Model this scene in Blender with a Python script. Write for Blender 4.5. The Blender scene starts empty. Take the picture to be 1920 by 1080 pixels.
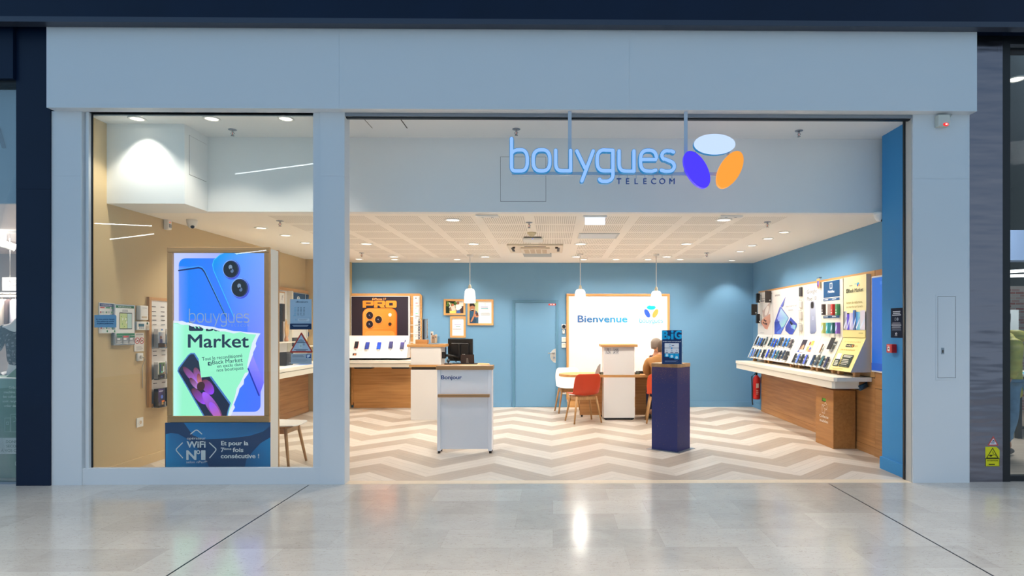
import bpy, bmesh, math, random
from math import sin, cos, pi, radians, sqrt, atan2
from mathutils import Vector, Matrix
S = bpy.context.scene
COL = S.collection
random.seed(7)
# ------------------------------------------------------------------ camera
F, PX, PY, CZ, TH = 1165.0, 1050.0, 616.5, 1.51, radians(0.65)
cam_d = bpy.data.cameras.new('camera')
cam_d.sensor_width = 36.0
cam_d.lens = F / 1920 * 36
cam_d.shift_x = (960 - PX) / 1920
cam_d.shift_y = (PY - 540) / 1920
cam_d.clip_start, cam_d.clip_end = 0.05, 200
cam = bpy.data.objects.new('camera', cam_d)
COL.objects.link(cam)
cam.location = (0, 0, CZ)
cam.rotation_euler = (pi / 2, 0, -TH)
S.camera = cam
# ------------------------------------------------------------------ view + sky + large lights
S.view_settings.view_transform = 'Standard'
S.view_settings.look = 'None'
S.view_settings.gamma = 1
S.view_settings.exposure = 0.0
S.view_settings.use_curve_mapping = False
wd = bpy.data.worlds.new('world')
S.world = wd
wd.use_nodes = True
wn = wd.node_tree.nodes
wbg = wn['Background']
wbg.inputs['Strength'].default_value = 0.76
wtc = wn.new('ShaderNodeTexCoord')
wsx = wn.new('ShaderNodeSeparateXYZ')
wrp = wn.new('ShaderNodeValToRGB')
wrp.color_ramp.elements[0].position = 0.0
wrp.color_ramp.elements[0].color = (0.56, 0.79, 1.0, 1)
wrp.color_ramp.elements[1].position = 0.75
wrp.color_ramp.elements[1].color = (0.15, 0.33, 0.60, 1)
wd.node_tree.links.new(wtc.outputs['Generated'], wsx.inputs[0])
wd.node_tree.links.new(wsx.outputs['Z'], wrp.inputs[0])
wmx = wn.new('ShaderNodeMix')            # the skylight lies to the left, plain shop light to the right
wmx.data_type, wmx.blend_type = 'RGBA', 'MULTIPLY'
wmx.inputs[0].default_value = 1.0
wr2 = wn.new('ShaderNodeValToRGB')
wmr = wn.new('ShaderNodeMapRange')
wmr.inputs[1].default_value, wmr.inputs[2].default_value = -1.0, 1.0
wr2.color_ramp.elements[0].color = (0.80, 1.0, 1.12, 1)
wr2.color_ramp.elements[1].color = (1.30, 1.12, 0.96, 1)
wd.node_tree.links.new(wsx.outputs['X'], wmr.inputs[0])
wd.node_tree.links.new(wmr.outputs[0], wr2.inputs[0])
wd.node_tree.links.new(wrp.outputs[0], wmx.inputs[6])
wd.node_tree.links.new(wr2.outputs[0], wmx.inputs[7])
wd.node_tree.links.new(wmx.outputs[2], wbg.inputs['Color'])


def light(name, kind, loc, energy, color=(1, 1, 1), target=None, size=0.2, parent=None, spot=None, blend=0.4, size_y=None, spread=None):
    d = bpy.data.lights.new(name, kind)
    d.energy, d.color = energy, color
    if kind == 'AREA':
        d.shape = 'RECTANGLE' if size_y else 'DISK'
        d.size = size
        if size_y: d.size_y = size_y
        if spread: d.spread = spread
    else:
        d.shadow_soft_size = size
    if kind == 'SPOT':
        d.spot_size, d.spot_blend = spot, blend
    o = bpy.data.objects.new(name, d)
    COL.objects.link(o)
    dirv = Vector(target) - Vector(loc) if target is not None else Vector((0, 0, -1))
    M = Matrix.Translation(Vector(loc)) @ dirv.to_track_quat('-Z', 'Y').to_matrix().to_4x4()
    if parent is not None:
        o.parent = parent
        M = WM[parent.name].inverted() @ M
    o.matrix_basis = M
    return o


WARM = (1.0, 0.935, 0.835)
WARM2 = (1.0, 0.90, 0.77)
# unseen area lights added above the walkway to brighten and warm its floor
for lx in (-4.2, 0.4, 4.6):
    light('walkway_fill_light', 'AREA', (lx, 2.9, 5.6), 62, (1.0, 0.95, 0.88), size=1.2, spread=radians(84))
# neighbouring shops
light('left_shop_light', 'AREA', (-6.9, 8.6, 2.75), 150, (1.0, 0.92, 0.88), size=1.6)
light('right_shop_light', 'AREA', (6.3, 8.4, 3.9), 110, (0.94, 0.97, 1.0), size=1.4)

# ------------------------------------------------------------------ helpers
def ray(px, py):
    u, v = (px - PX) / F, (PY - py) / F
    return Vector((sin(TH) + u * cos(TH), cos(TH) - u * sin(TH), v))
def at(px, py, Y):
    r = ray(px, py)
    return Vector((0, 0, CZ)) + r * (Y / r.y)
def atx(px, py, X):
    r = ray(px, py)
    return Vector((0, 0, CZ)) + r * (X / r.x)
def atz(px, py, z):
    r = ray(px, py)
    return Vector((0, 0, CZ)) + r * ((z - CZ) / r.z)
def X_(px, Y): return at(px, 600, Y).x
def Z_(py, Y, px=960): return at(px, py, Y).z

def lin(c):
    out = []
    for v in c[:3]:
        v = v / 255.0
        out.append(v / 12.92 if v <= 0.04045 else ((v + 0.055) / 1.055) ** 2.4)
    return out

_mats = {}
def nodes_of(m):
    m.use_nodes = True
    nt = m.node_tree
    return nt, nt.nodes['Principled BSDF']
def mat(name, rgb, rough=0.5, metal=0.0, emit=0.0, alpha=1.0, bump=0.0, bscale=200, var=0.0, spec=0.5, trans=0.0):
    if name in _mats: return _mats[name]
    m = bpy.data.materials.new(name)
    nt, b = nodes_of(m)
    c = lin(rgb) + [1]
    b.inputs['Base Color'].default_value = [v * (0.12 if emit else 1) for v in c[:3]] + [1]
    b.inputs['Roughness'].default_value = rough
    b.inputs['Metallic'].default_value = metal
    b.inputs['Specular IOR Level'].default_value = spec
    b.inputs['Alpha'].default_value = alpha
    if trans: b.inputs['Transmission Weight'].default_value = trans
    if emit:
        b.inputs['Emission Color'].default_value = c
        b.inputs['Emission Strength'].default_value = emit
    if bump or var:
        tc = nt.nodes.new('ShaderNodeTexCoord')
        no = nt.nodes.new('ShaderNodeTexNoise')
        no.inputs['Scale'].default_value = bscale
        no.inputs['Detail'].default_value = 3
        nt.links.new(tc.outputs['Object'], no.inputs['Vector'])
        if bump:
            bp = nt.nodes.new('ShaderNodeBump')
            bp.inputs['Strength'].default_value = bump
            bp.inputs['Distance'].default_value = 0.002
            nt.links.new(no.outputs['Fac'], bp.inputs['Height'])
            nt.links.new(bp.outputs[0], b.inputs['Normal'])
        if var:
            rp = nt.nodes.new('ShaderNodeValToRGB')
            rp.color_ramp.elements[0].position, rp.color_ramp.elements[1].position = 0.3, 0.7
            rp.color_ramp.elements[0].color = [x * (1 - var) for x in c[:3]] + [1]
            rp.color_ramp.elements[1].color = [min(1, x * (1 + var)) for x in c[:3]] + [1]
            nt.links.new(no.outputs['Fac'], rp.inputs[0])
            nt.links.new(rp.outputs[0], b.inputs['Base Color'])
    _mats[name] = m
    return m

class NT:
    """small helper to chain shader math"""
    def __init__(s, nt): s.nt = nt
    def n(s, t, **k):
        x = s.nt.nodes.new(t)
        for a, v in k.items(): setattr(x, a, v)
        return x
    def link(s, a, b): s.nt.links.new(a, b)
    def m(s, op, a, b=None, c=None):
        x = s.n('ShaderNodeMath', operation=op)
        for i, v in enumerate((a, b, c)):
            if v is None: continue
            if isinstance(v, (int, float)): x.inputs[i].default_value = v
            else: s.link(v, x.inputs[i])
        return x.outputs[0]
    def mix(s, fac, a, b, mode='MIX'):
        x = s.n('ShaderNodeMix', data_type='RGBA', blend_type=mode)
        for sock, v in ((x.inputs[0], fac), (x.inputs[6], a), (x.inputs[7], b)):
            if isinstance(v, (int, float)): sock.default_value = v
            elif isinstance(v, (list, tuple)): sock.default_value = list(v)[:3] + [1]
            else: s.link(v, sock)
        return x.outputs[2]

def wood(name, c1, c2, axis='x', rough=0.45, scale=1.0):
    if name in _mats: return _mats[name]
    m = bpy.data.materials.new(name)
    nt, b = nodes_of(m)
    h = NT(nt)
    tc = h.n('ShaderNodeTexCoord')
    mp = h.n('ShaderNodeMapping')
    lo, hi = 1.2 * scale, 26 * scale
    mp.inputs['Scale'].default_value = {'x': (lo, hi, hi), 'y': (hi, lo, hi), 'z': (hi, hi, lo)}[axis]
    h.link(tc.outputs['Object'], mp.inputs[0])
    no = h.n('ShaderNodeTexNoise')
    no.inputs['Scale'].default_value = 1.0
    no.inputs['Detail'].default_value = 6
    no.inputs['Distortion'].default_value = 0.6
    h.link(mp.outputs[0], no.inputs['Vector'])
    rp = h.n('ShaderNodeValToRGB')
    rp.color_ramp.elements[0].position, rp.color_ramp.elements[1].position = 0.3, 0.7
    rp.color_ramp.elements[0].color = lin(c2) + [1]
    rp.color_ramp.elements[1].color = lin(c1) + [1]
    h.link(no.outputs['Fac'], rp.inputs[0])
    h.link(rp.outputs[0], b.inputs['Base Color'])
    b.inputs['Roughness'].default_value = rough
    _mats[name] = m
    return m

def attr_mat(name, glow=0.0, rough=0.5):
    if name in _mats: return _mats[name]
    m = bpy.data.materials.new(name)
    nt, b = nodes_of(m)
    a = nt.nodes.new('ShaderNodeAttribute')
    a.attribute_name = 'Col'
    b.inputs['Roughness'].default_value = rough
    b.inputs['Specular IOR Level'].default_value = 0.3
    if glow:
        b.inputs['Base Color'].default_value = (0.02, 0.02, 0.02, 1)
        nt.links.new(a.outputs['Color'], b.inputs['Emission Color'])
        b.inputs['Emission Strength'].default_value = glow
    else:
        nt.links.new(a.outputs['Color'], b.inputs['Base Color'])
    _mats[name] = m
    return m

WM = {}       # world matrices by object name (parents are never moved after their parts are built)
def tag(o, label=None, cat=None, group=None, kind=None):
    if label: o['label'] = label
    if cat: o['category'] = cat
    if group: o['group'] = group
    if kind: o['kind'] = kind
    return o
def thing(name, label, cat, loc=(0, 0, 0), rot=0.0, group=None, kind=None):
    o = bpy.data.objects.new(name, None)
    o.empty_display_size = 0.1
    COL.objects.link(o)
    o.location = loc
    o.rotation_euler = (0, 0, rot)
    WM[o.name] = Matrix.Translation(Vector(loc)) @ Matrix.Rotation(rot, 4, 'Z')
    return tag(o, label, cat, group, kind)

def put(name, me, parent=None, world=True):
    """link a mesh as ONE object; world coordinates unless world=False (then parent's local coordinates)"""
    o = bpy.data.objects.new(name, me)
    COL.objects.link(o)
    if parent is not None:
        o.parent = parent
        if world: me.transform(WM[parent.name].inverted())
        WM[o.name] = WM[parent.name]
    else:
        xs = [v.co for v in me.vertices]
        c = Vector(((min(v.x for v in xs) + max(v.x for v in xs)) / 2, (min(v.y for v in xs) + max(v.y for v in xs)) / 2, min(v.z for v in xs)))
        me.transform(Matrix.Translation(-c))
        o.location = c
        WM[o.name] = Matrix.Translation(c)
    return o

class MB:
    def __init__(s):
        s.bm = bmesh.new()
        s.slots = []
    def mi(s, m):
        if m not in s.slots: s.slots.append(m)
        return s.slots.index(m)
    def face(s, vs, m, smooth=False):
        try: f = s.bm.faces.new(vs)
        except ValueError: return None
        f.material_index = s.mi(m)
        f.smooth = smooth
        return f
    def poly(s, pts, m):
        return s.face([s.bm.verts.new(p) for p in pts], m)
    def box(s, a, b, m, bev=0.0, M=None, seg=2):
        x0, x1 = sorted((a[0], b[0])); y0, y1 = sorted((a[1], b[1])); z0, z1 = sorted((a[2], b[2]))
        vs = [s.bm.verts.new((x, y, z)) for z in (z0, z1) for y in (y0, y1) for x in (x0, x1)]
        fs = [s.face([vs[i] for i in q], m) for q in ((0, 2, 3, 1), (4, 5, 7, 6), (0, 1, 5, 4), (2, 6, 7, 3), (0, 4, 6, 2), (1, 3, 7, 5))]
        nv = vs
        if bev:
            es = list({e for f in fs for e in f.edges})
            r = bmesh.ops.bevel(s.bm, geom=es, offset=bev, segments=seg, profile=0.5, affect='EDGES')
            nv = list({v for f in r['faces'] for v in f.verts} | {v for v in vs if v.is_valid})
        if M is not None:
            for v in nv: v.co = M @ v.co
        return s
    def ring(s, c, ax, r, seg, ref=None):
        ax = Vector(ax).normalized()
        if ref is None:
            ref = Vector((0, 0, 1)) if abs(ax.z) < 0.9 else Vector((1, 0, 0))
        u = ax.cross(ref).normalized(); w = ax.cross(u)
        return [s.bm.verts.new(Vector(c) + u * (r * cos(2 * pi * i / seg)) + w * (r * sin(2 * pi * i / seg))) for i in range(seg)]
    def loft(s, rings, m, caps=True, smooth=True):
        for a, b in zip(rings, rings[1:]):
            n = len(a)
            for i in range(n):
                s.face([a[i], a[(i + 1) % n], b[(i + 1) % n], b[i]], m, smooth)
        if caps:
            s.face(list(reversed(rings[0])), m)
            s.face(rings[-1], m)
        return s
    def cyl(s, p0, p1, r0, m, r1=None, seg=16, caps=True):
        r1 = r0 if r1 is None else r1
        ax = Vector(p1) - Vector(p0)
        return s.loft([s.ring(p0, ax, r0, seg), s.ring(p1, ax, r1, seg)], m, caps)
    def lathe(s, prof, c, m, seg=24, ax=(0, 0, 1), caps=False):
        c, a = Vector(c), Vector(ax).normalized()
        return s.loft([s.ring(c + a * h, a, max(r, 1e-4), seg) for r, h in prof], m, caps)
    def tube(s, pts, r, m, seg=8):
        pts = [Vector(p) for p in pts]
        rings = []
        for i, p in enumerate(pts):
            d = (pts[min(i + 1, len(pts) - 1)] - pts[max(i - 1, 0)])
            rr = r[i] if isinstance(r, (list, tuple)) else r
            rings.append(s.ring(p, d, rr, seg))
        return s.loft(rings, m)
    def prism(s, pts, O, U, V, N, m, mside=None):
        """extrude the 2D outline pts (in U,V from O) by vector N (front = O side)"""
        O, U, V, N = Vector(O), Vector(U), Vector(V), Vector(N)
        a = [s.bm.verts.new(O + U * x + V * y) for x, y in pts]
        b = [s.bm.verts.new(O + U * x + V * y + N) for x, y in pts]
        s.face(a, m); s.face(list(reversed(b)), m)
        n = len(a)
        for i in range(n): s.face([a[i], b[i], b[(i + 1) % n], a[(i + 1) % n]], mside or m)
        return s
    def ball(s, c, r, m, seg=16, sc=(1, 1, 1)):
        rings = []
        for i in range(1, 10):
            t = pi * i / 10
            rings.append([s.bm.verts.new(Vector(c) + Vector((r * sc[0] * sin(t) * cos(2 * pi * k / seg), r * sc[1] * sin(t) * sin(2 * pi * k / seg), -r * sc[2] * cos(t)))) for k in range(seg)])
        return s.loft(rings, m)
    def build(s, name, parent=None, world=True, fix=True):
        if fix: bmesh.ops.recalc_face_normals(s.bm, faces=s.bm.faces)
        me = bpy.data.meshes.new(name)
        s.bm.to_mesh(me); s.bm.free()
        for m in s.slots: me.materials.append(m)
        return put(name, me, parent, world)
def bx(name, a, b, m, parent=None, bev=0.0, world=True):
    return MB().box(a, b, m, bev).build(name, parent, world)

# text outlines -----------------------------------------------------
_tc = {}
def glyphs(s, bold=0.0, space=1.0):
    k = (s, bold, space)
    if k in _tc: return _tc[k]
    cu = bpy.data.curves.new('t', 'FONT')
    cu.body, cu.size, cu.offset, cu.space_character, cu.resolution_u = s, 1.0, bold, space, 3
    cu.fill_mode = 'FRONT'
    ob = bpy.data.objects.new('t', cu)
    COL.objects.link(ob)
    bpy.context.view_layer.update()
    dg = bpy.context.evaluated_depsgraph_get()
    me = bpy.data.meshes.new_from_object(ob.evaluated_get(dg))
    vs = [(v.co.x, v.co.y) for v in me.vertices]
    ps = [tuple(p.vertices) for p in me.polygons]
    bpy.data.objects.remove(ob); bpy.data.curves.remove(cu); bpy.data.meshes.remove(me)
    _tc[k] = (vs, ps)
    return _tc[k]
_cap = None
def caph():
    global _cap
    if _cap is None:
        v = glyphs('H')[0]
        _cap = max(p[1] for p in v) - min(p[1] for p in v)
    return _cap

def ribbon(q, w):
    q = [Vector(p) for i, p in enumerate(q) if i == 0 or (Vector(p) - Vector(q[i - 1])).length > 1e-7]
    n_ = len(q)
    if n_ < 2: return []
    closed = n_ > 3 and (q[0] - q[-1]).length < 1e-6
    L, R = [], []
    for i, p in enumerate(q):
        a = q[i - 1] if i else (q[-2] if closed else p)
        b = q[i + 1] if i < n_ - 1 else (q[1] if closed else p)
        d0 = (p - a).normalized() if (p - a).length > 1e-9 else (b - p).normalized()
        d1 = (b - p).normalized() if (b - p).length > 1e-9 else d0
        d = d0 + d1
        d = d.normalized() if d.length > 1e-3 else d0
        n = Vector((-d.y, d.x))
        k = max(.45, abs(n.dot(Vector((-d1.y, d1.x)))))
        L.append(p + n * (w / k)); R.append(p - n * (w / k))
    out = [[tuple(L[i]), tuple(R[i]), tuple(R[i + 1]), tuple(L[i + 1])] for i in range(n_ - 1)]
    if not closed:
        for p, d in ((q[-1], (q[-1] - q[-2]).normalized()), (q[0], (q[0] - q[1]).normalized())):
            a0 = atan2(d.y, d.x)
            out.append([(p.x + w * cos(a0 + pi / 2 - pi * k / 8), p.y + w * sin(a0 + pi / 2 - pi * k / 8)) for k in range(9)])
    return out

class G:
    """a print: coloured flat shapes laid on one plane; T maps drawing units to metres"""
    def __init__(s, O, U, V, N, T=(0, 0, 1, 1), glow=0.0, step=0.0005, rough=0.5):
        s.O, s.U, s.V, s.N = Vector(O), Vector(U).normalized(), Vector(V).normalized(), Vector(N).normalized()
        s.T, s.k, s.glow, s.step, s.rough = T, 1, glow, step, rough
        s.bm = bmesh.new()
        s.cl = s.bm.loops.layers.float_color.new('Col')
    def P(s, x, y):
        return ((x - s.T[0]) * s.T[2], (y - s.T[1]) * s.T[3])
    def raw(s, pts, c):
        vs = [s.bm.verts.new(s.O + s.U * x + s.V * y + s.N * (s.k * s.step)) for x, y in pts]
        try: f = s.bm.faces.new(vs)
        except ValueError: return
        f.normal_update()
        many = isinstance(c, list)
        for i, l in enumerate(f.loops):
            l[s.cl] = lin(c[vs.index(l.vert)] if many else c) + [1]
        if f.normal.dot(s.N) < 0: f.normal_flip()
    def poly(s, pts, c):
        s.raw([s.P(*p) for p in pts], c); s.k += 1; return s
    def rect(s, x0, y0, x1, y1, c):
        """a list c gives the colours of (x0,y0),(x1,y0),(x1,y1),(x0,y1)"""
        return s.poly([(x0, y0), (x1, y0), (x1, y1), (x0, y1)], c)
    def ell(s, cx, cy, rx, ry, c, rot=0.0, c2=None, n=28):
        pts = []
        for i in range(n):
            a = 2 * pi * i / n
            x, y = rx * cos(a), ry * sin(a)
            pts.append((cx + x * cos(rot) - y * sin(rot), cy + x * sin(rot) + y * cos(rot)))
        if c2: c = [tuple(c[j] + (c2[j] - c[j]) * (0.5 - 0.5 * cos(2 * pi * i / n)) for j in range(3)) for i in range(n)]
        return s.poly(pts, c)
    def rrect(s, x0, y0, x1, y1, r, c):
        """a list c = colours at (left, right)"""
        x0, x1 = sorted((x0, x1)); y0, y1 = sorted((y0, y1))
        pts = []
        for cx, cy, a0 in ((x1 - r, y1 - r, 0), (x0 + r, y1 - r, 90), (x0 + r, y0 + r, 180), (x1 - r, y0 + r, 270)):
            for i in range(6):
                a = radians(a0 + 18 * i)
                pts.append((cx + r * cos(a), cy + r * sin(a)))
        if isinstance(c, list):
            c = [tuple(c[0][j] + (c[1][j] - c[0][j]) * (p[0] - x0) / (x1 - x0) for j in range(3)) for p in pts]
        return s.poly(pts, c)
    def line(s, pts, w, c):
        """a round-ended ribbon along pts, without overlapping pieces"""
        for poly in ribbon([s.P(*p) for p in pts], abs(w * s.T[3]) / 2): s.raw(poly, c)
        s.k += 1
        return s
    def text(s, t, x, y, h, c, bold=0.0, align='l', width=None, rot=0.0, space=1.0, c2=None):
        """baseline at (x,y), cap height h (drawing units); width = squeeze or stretch to this width"""
        vs, ps = glyphs(t, 0.0, space)
        if not vs: return s
        k = abs(h * s.T[3]) / caph()
        x0, x1 = min(v[0] for v in vs), max(v[0] for v in vs)
        kx = abs(width * s.T[2]) / (x1 - x0) if width else k
        ox = {'l': 0, 'c': -(x1 - x0) / 2, 'r': -(x1 - x0)}[align]
        bx_, by_ = s.P(x, y)
        # heavier weights are the same outline set a hair's breadth apart
        for da, db in ((0, 0),) if not bold else ((0, 0), (bold, 0), (-bold, 0), (0, bold * .6), (0, -bold * .6), (bold * .7, bold * .45), (-bold * .7, -bold * .45), (bold * .7, -bold * .45), (-bold * .7, bold * .45)):
            pt = []
            for a, b in vs:
                u, v = (a - x0 + ox) * kx + da * k, (b + db) * k
                pt.append((bx_ + u * cos(rot) - v * sin(rot), by_ + u * sin(rot) + v * cos(rot)))
            for p in ps:
                cc = c
                if c2: cc = [tuple(c[j] + (c2[j] - c[j]) * (vs[i][0] - x0) / (x1 - x0) for j in range(3)) for i in p]
                s.raw([pt[i] for i in p], cc)
            s.k += .05
        s.k += 1
        return s
    def bars(s, x, y, w, h, n, c, th=0.35, jag=0.25, align='l'):
        """unreadable small print: n thin dashes"""
        for i in range(n):
            ww = w * (1 - jag * random.random())
            yy = y + h * i / max(n, 1)
            xs = x if align == 'l' else x + (w - ww) / 2
            s.raw([s.P(*p) for p in ((xs, yy), (xs + ww, yy), (xs + ww, yy + h / n * th), (xs, yy + h / n * th))], c)
        s.k += 1
        return s
    def build(s, name, parent=None, world=True):
        me = bpy.data.meshes.new(name)
        s.bm.to_mesh(me); s.bm.free()
        me.materials.append(attr_mat('print_glow_%g' % s.glow, s.glow) if s.glow else attr_mat('print_%g' % s.rough, 0, s.rough))
        return put(name, me, parent, world)
def gfront(px0, py0, Y, kx=1.0, ox=0.0, oy=0.0, **k):
    """a print on a plane facing the walkway at depth Y, drawn in the units of a close-up: photo x = ox + x / kx"""
    sc = Y / F / kx
    return G(at(px0, py0, Y), (1, 0, 0), (0, 0, 1), (0, -1, 0), T=((px0 - ox) * kx, (py0 - oy) * kx, sc, -sc), **k)
# strengths of the shop's lamps (watts): ceiling downlights, wall spots, back-wall spots, window downlights, pendants
LW, SW, BW, FWT, PW = 122.0, 60.0, 46.0, 42.0, 15.0
# ------------------------------------------------------------------ materials
M_white = mat('white_facade_paint', (222, 226, 230), 0.45, bump=0.05, bscale=60)
M_wall = mat('white_wall_paint', (240, 241, 240), 0.7, bump=0.08, bscale=300)
M_ceil = mat('cream_ceiling_paint', (240, 233, 222), 0.8)
M_beige = mat('beige_wall_paint', (204, 178, 132), 0.7, bump=0.08, bscale=300)
M_blue = mat('blue_wall_paint', (105, 152, 187), 0.6, bump=0.08, bscale=300)
M_blue2 = mat('deep_blue_paint', (66, 146, 204), 0.6, bump=0.05, bscale=300, spec=0.2)
M_navy = mat('navy_cladding', (8, 28, 54), 0.4, var=0.1, bscale=2, spec=0.25)
M_dark = mat('black_metal', (14, 17, 24), 0.4)
M_black = mat('black_plastic', (20, 20, 22), 0.4)
M_lam = mat('white_laminate', (235, 231, 226), 0.4)
M_cream = mat('cream_laminate', (236, 228, 212), 0.4)
M_alu = mat('grey_aluminium', (150, 158, 168), 0.35, metal=0.8)
M_chrome = mat('brushed_chrome', (200, 200, 200), 0.25, metal=1.0)
M_lampw = mat('lamp_glow_warm', (255, 246, 230), 0.5, emit=4.0)
M_red = mat('red_paint', (200, 20, 24), 0.35)
M_oak = wood('oak_veneer', (214, 164, 104), (190, 138, 80))
M_oaky = wood('oak_veneer_lengthwise', (214, 164, 104), (190, 138, 80), axis='y')
M_oakz = wood('oak_veneer_upright', (214, 164, 104), (190, 138, 80), axis='z')
M_oakd = wood('oak_panel', (204, 150, 92), (176, 122, 68))
M_oakdy = wood('oak_panel_lengthwise', (196, 142, 88), (166, 114, 64), axis='y')
M_oakg = wood('greyish_oak', (190, 150, 106), (164, 124, 82))
M_leg = wood('oak_leg', (196, 150, 98), (170, 124, 74), axis='z')

def glass_mat(name='clear_glass', tint=(0.97, 0.99, 0.98), refl=1.0):
    m = bpy.data.materials.new(name)
    m.use_nodes = True
    nt = m.node_tree
    nt.nodes.clear()
    h = NT(nt)
    out = h.n('ShaderNodeOutputMaterial')
    mx = h.n('ShaderNodeMixShader')
    tr = h.n('ShaderNodeBsdfTransparent'); tr.inputs[0].default_value = tint + (1,)
    gl = h.n('ShaderNodeBsdfGlossy'); gl.inputs['Roughness'].default_value = 0.0
    fr = h.n('ShaderNodeFresnel'); fr.inputs[0].default_value = 1.5
    h.link(h.m('MULTIPLY', fr.outputs[0], refl), mx.inputs[0])
    h.link(tr.outputs[0], mx.inputs[1]); h.link(gl.outputs[0], mx.inputs[2])
    h.link(mx.outputs[0], out.inputs[0])
    return m
M_glass = glass_mat(refl=0.55)
M_acryl = glass_mat('clear_acrylic', (0.93, 0.95, 0.96), 1.5)

def marble():
    m = bpy.data.materials.new('polished_marble_tiles')
    nt, b = nodes_of(m); h = NT(nt)
    g = h.n('ShaderNodeNewGeometry')
    br = h.n('ShaderNodeTexBrick')
    br.offset, br.offset_frequency, br.squash = 0.37, 2, 1.0
    br.inputs['Scale'].default_value = 1.0
    br.inputs['Brick Width'].default_value = 0.78
    br.inputs['Row Height'].default_value = 0.39
    br.inputs['Mortar Size'].default_value = 0.0012
    br.inputs['Mortar Smooth'].default_value = 0.3
    br.inputs['Color1'].default_value = (0.0, 0.0, 0.0, 1)
    br.inputs['Color2'].default_value = (1, 1, 1, 1)
    br.inputs['Mortar'].default_value = (0.3, 0.3, 0.3, 1)
    h.link(g.outputs['Position'], br.inputs['Vector'])
    tone = h.mix(br.outputs['Color'], lin((160, 155, 147)), lin((188, 183, 175)))
    n1 = h.n('ShaderNodeTexNoise'); n1.inputs['Scale'].default_value = 2.6; n1.inputs['Detail'].default_value = 8; n1.inputs['Distortion'].default_value = 1.2
    h.link(g.outputs['Position'], n1.inputs['Vector'])
    c1 = h.mix(h.m('MULTIPLY', n1.outputs['Fac'], 0.75), tone, lin((204, 199, 190)))
    n2 = h.n('ShaderNodeTexNoise'); n2.inputs['Scale'].default_value = 9.0; n2.inputs['Detail'].default_value = 10; n2.inputs['Distortion'].default_value = 2.5
    mp = h.n('ShaderNodeMapping'); mp.inputs['Rotation'].default_value = (0, 0, 0.5); mp.inputs['Scale'].default_value = (0.6, 2.0, 1)
    h.link(g.outputs['Position'], mp.inputs[0]); h.link(mp.outputs[0], n2.inputs['Vector'])
    vein = h.m('LESS_THAN', h.m('ABSOLUTE', h.m('SUBTRACT', n2.outputs['Fac'], 0.5)), 0.006)
    c2 = h.mix(h.m('MULTIPLY', vein, 0.55), c1, lin((130, 118, 104)))
    c3 = h.mix(h.m('MULTIPLY', br.outputs['Fac'], 0.25), c2, lin((130, 122, 114)))
    h.link(c3, b.inputs['Base Color'])
    n3 = h.n('ShaderNodeTexNoise'); n3.inputs['Scale'].default_value = 3.0; n3.inputs['Detail'].default_value = 5
    h.link(g.outputs['Position'], n3.inputs['Vector'])
    h.link(h.m('MULTIPLY_ADD', n3.outputs['Fac'], 0.14, 0.09), b.inputs['Roughness'])
    bp = h.n('ShaderNodeBump'); bp.inputs['Strength'].default_value = 0.06; bp.inputs['Distance'].default_value = 0.002
    n4 = h.n('ShaderNodeTexNoise'); n4.inputs['Scale'].default_value = 16.0
    h.link(g.outputs['Position'], n4.inputs['Vector'])
    h.link(n4.outputs['Fac'], bp.inputs['Height']); h.link(bp.outputs[0], b.inputs['Normal'])
    b.inputs['IOR'].default_value = 1.6
    return m
M_marble = marble()

def chevron():
    m = bpy.data.materials.new('chevron_plank_floor')
    nt, b = nodes_of(m); h = NT(nt)
    g = h.n('ShaderNodeNewGeometry')
    sx = h.n('ShaderNodeSeparateXYZ')
    h.link(g.outputs['Position'], sx.inputs[0])
    X, Y = sx.outputs[0], sx.outputs[1]
    PER, HALF, BAND, Y0, XP = 1.28, 0.64, 0.82, 6.99, -0.657
    xs = h.m('ADD', X, 64 * PER - XP)
    t = h.m('PINGPONG', xs, HALF)
    v = h.m('ADD', h.m('ADD', Y, t), 82 - Y0)
    fr = h.m('FRACT', h.m('DIVIDE', v, BAND))
    dark = h.m('GREATER_THAN', fr, 0.5)
    pl = h.m('MULTIPLY', v, 6 / BAND)
    idx = h.m('FLOOR', pl)
    leg = h.m('FLOOR', h.m('DIVIDE', xs, HALF))
    wn_ = h.n('ShaderNodeTexWhiteNoise', noise_dimensions='2D')
    cb = h.n('ShaderNodeCombineXYZ')
    h.link(idx, cb.inputs[0]); h.link(leg, cb.inputs[1])
    h.link(cb.outputs[0], wn_.inputs['Vector'])
    # grain runs along the planks
    gc = h.n('ShaderNodeCombineXYZ')
    h.link(h.m('MULTIPLY', t, 3.0), gc.inputs[0]); h.link(h.m('MULTIPLY', v, 34.0), gc.inputs[1]); h.link(leg, gc.inputs[2])
    ng = h.n('ShaderNodeTexNoise'); ng.inputs['Scale'].default_value = 1.0; ng.inputs['Detail'].default_value = 5
    h.link(gc.outputs[0], ng.inputs['Vector'])
    cl = h.mix(ng.outputs['Fac'], lin((196, 186, 173)), lin((222, 213, 202)))
    cd = h.mix(ng.outputs['Fac'], lin((160, 147, 132)), lin((192, 178, 164)))
    c = h.mix(dark, cl, cd)
    c = h.mix(h.m('MULTIPLY', wn_.outputs['Value'], 0.18), c, lin((176, 160, 142)))
    fp = h.m('FRACT', pl)
    seam = h.m('MAXIMUM', h.m('LESS_THAN', fp, 0.03), h.m('GREATER_THAN', fp, 0.985))
    c = h.mix(h.m('MULTIPLY', seam, 0.45), c, lin((110, 96, 84)))
    h.link(c, b.inputs['Base Color'])
    b.inputs['Roughness'].default_value = 0.36
    return m
M_chev = chevron()

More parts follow.
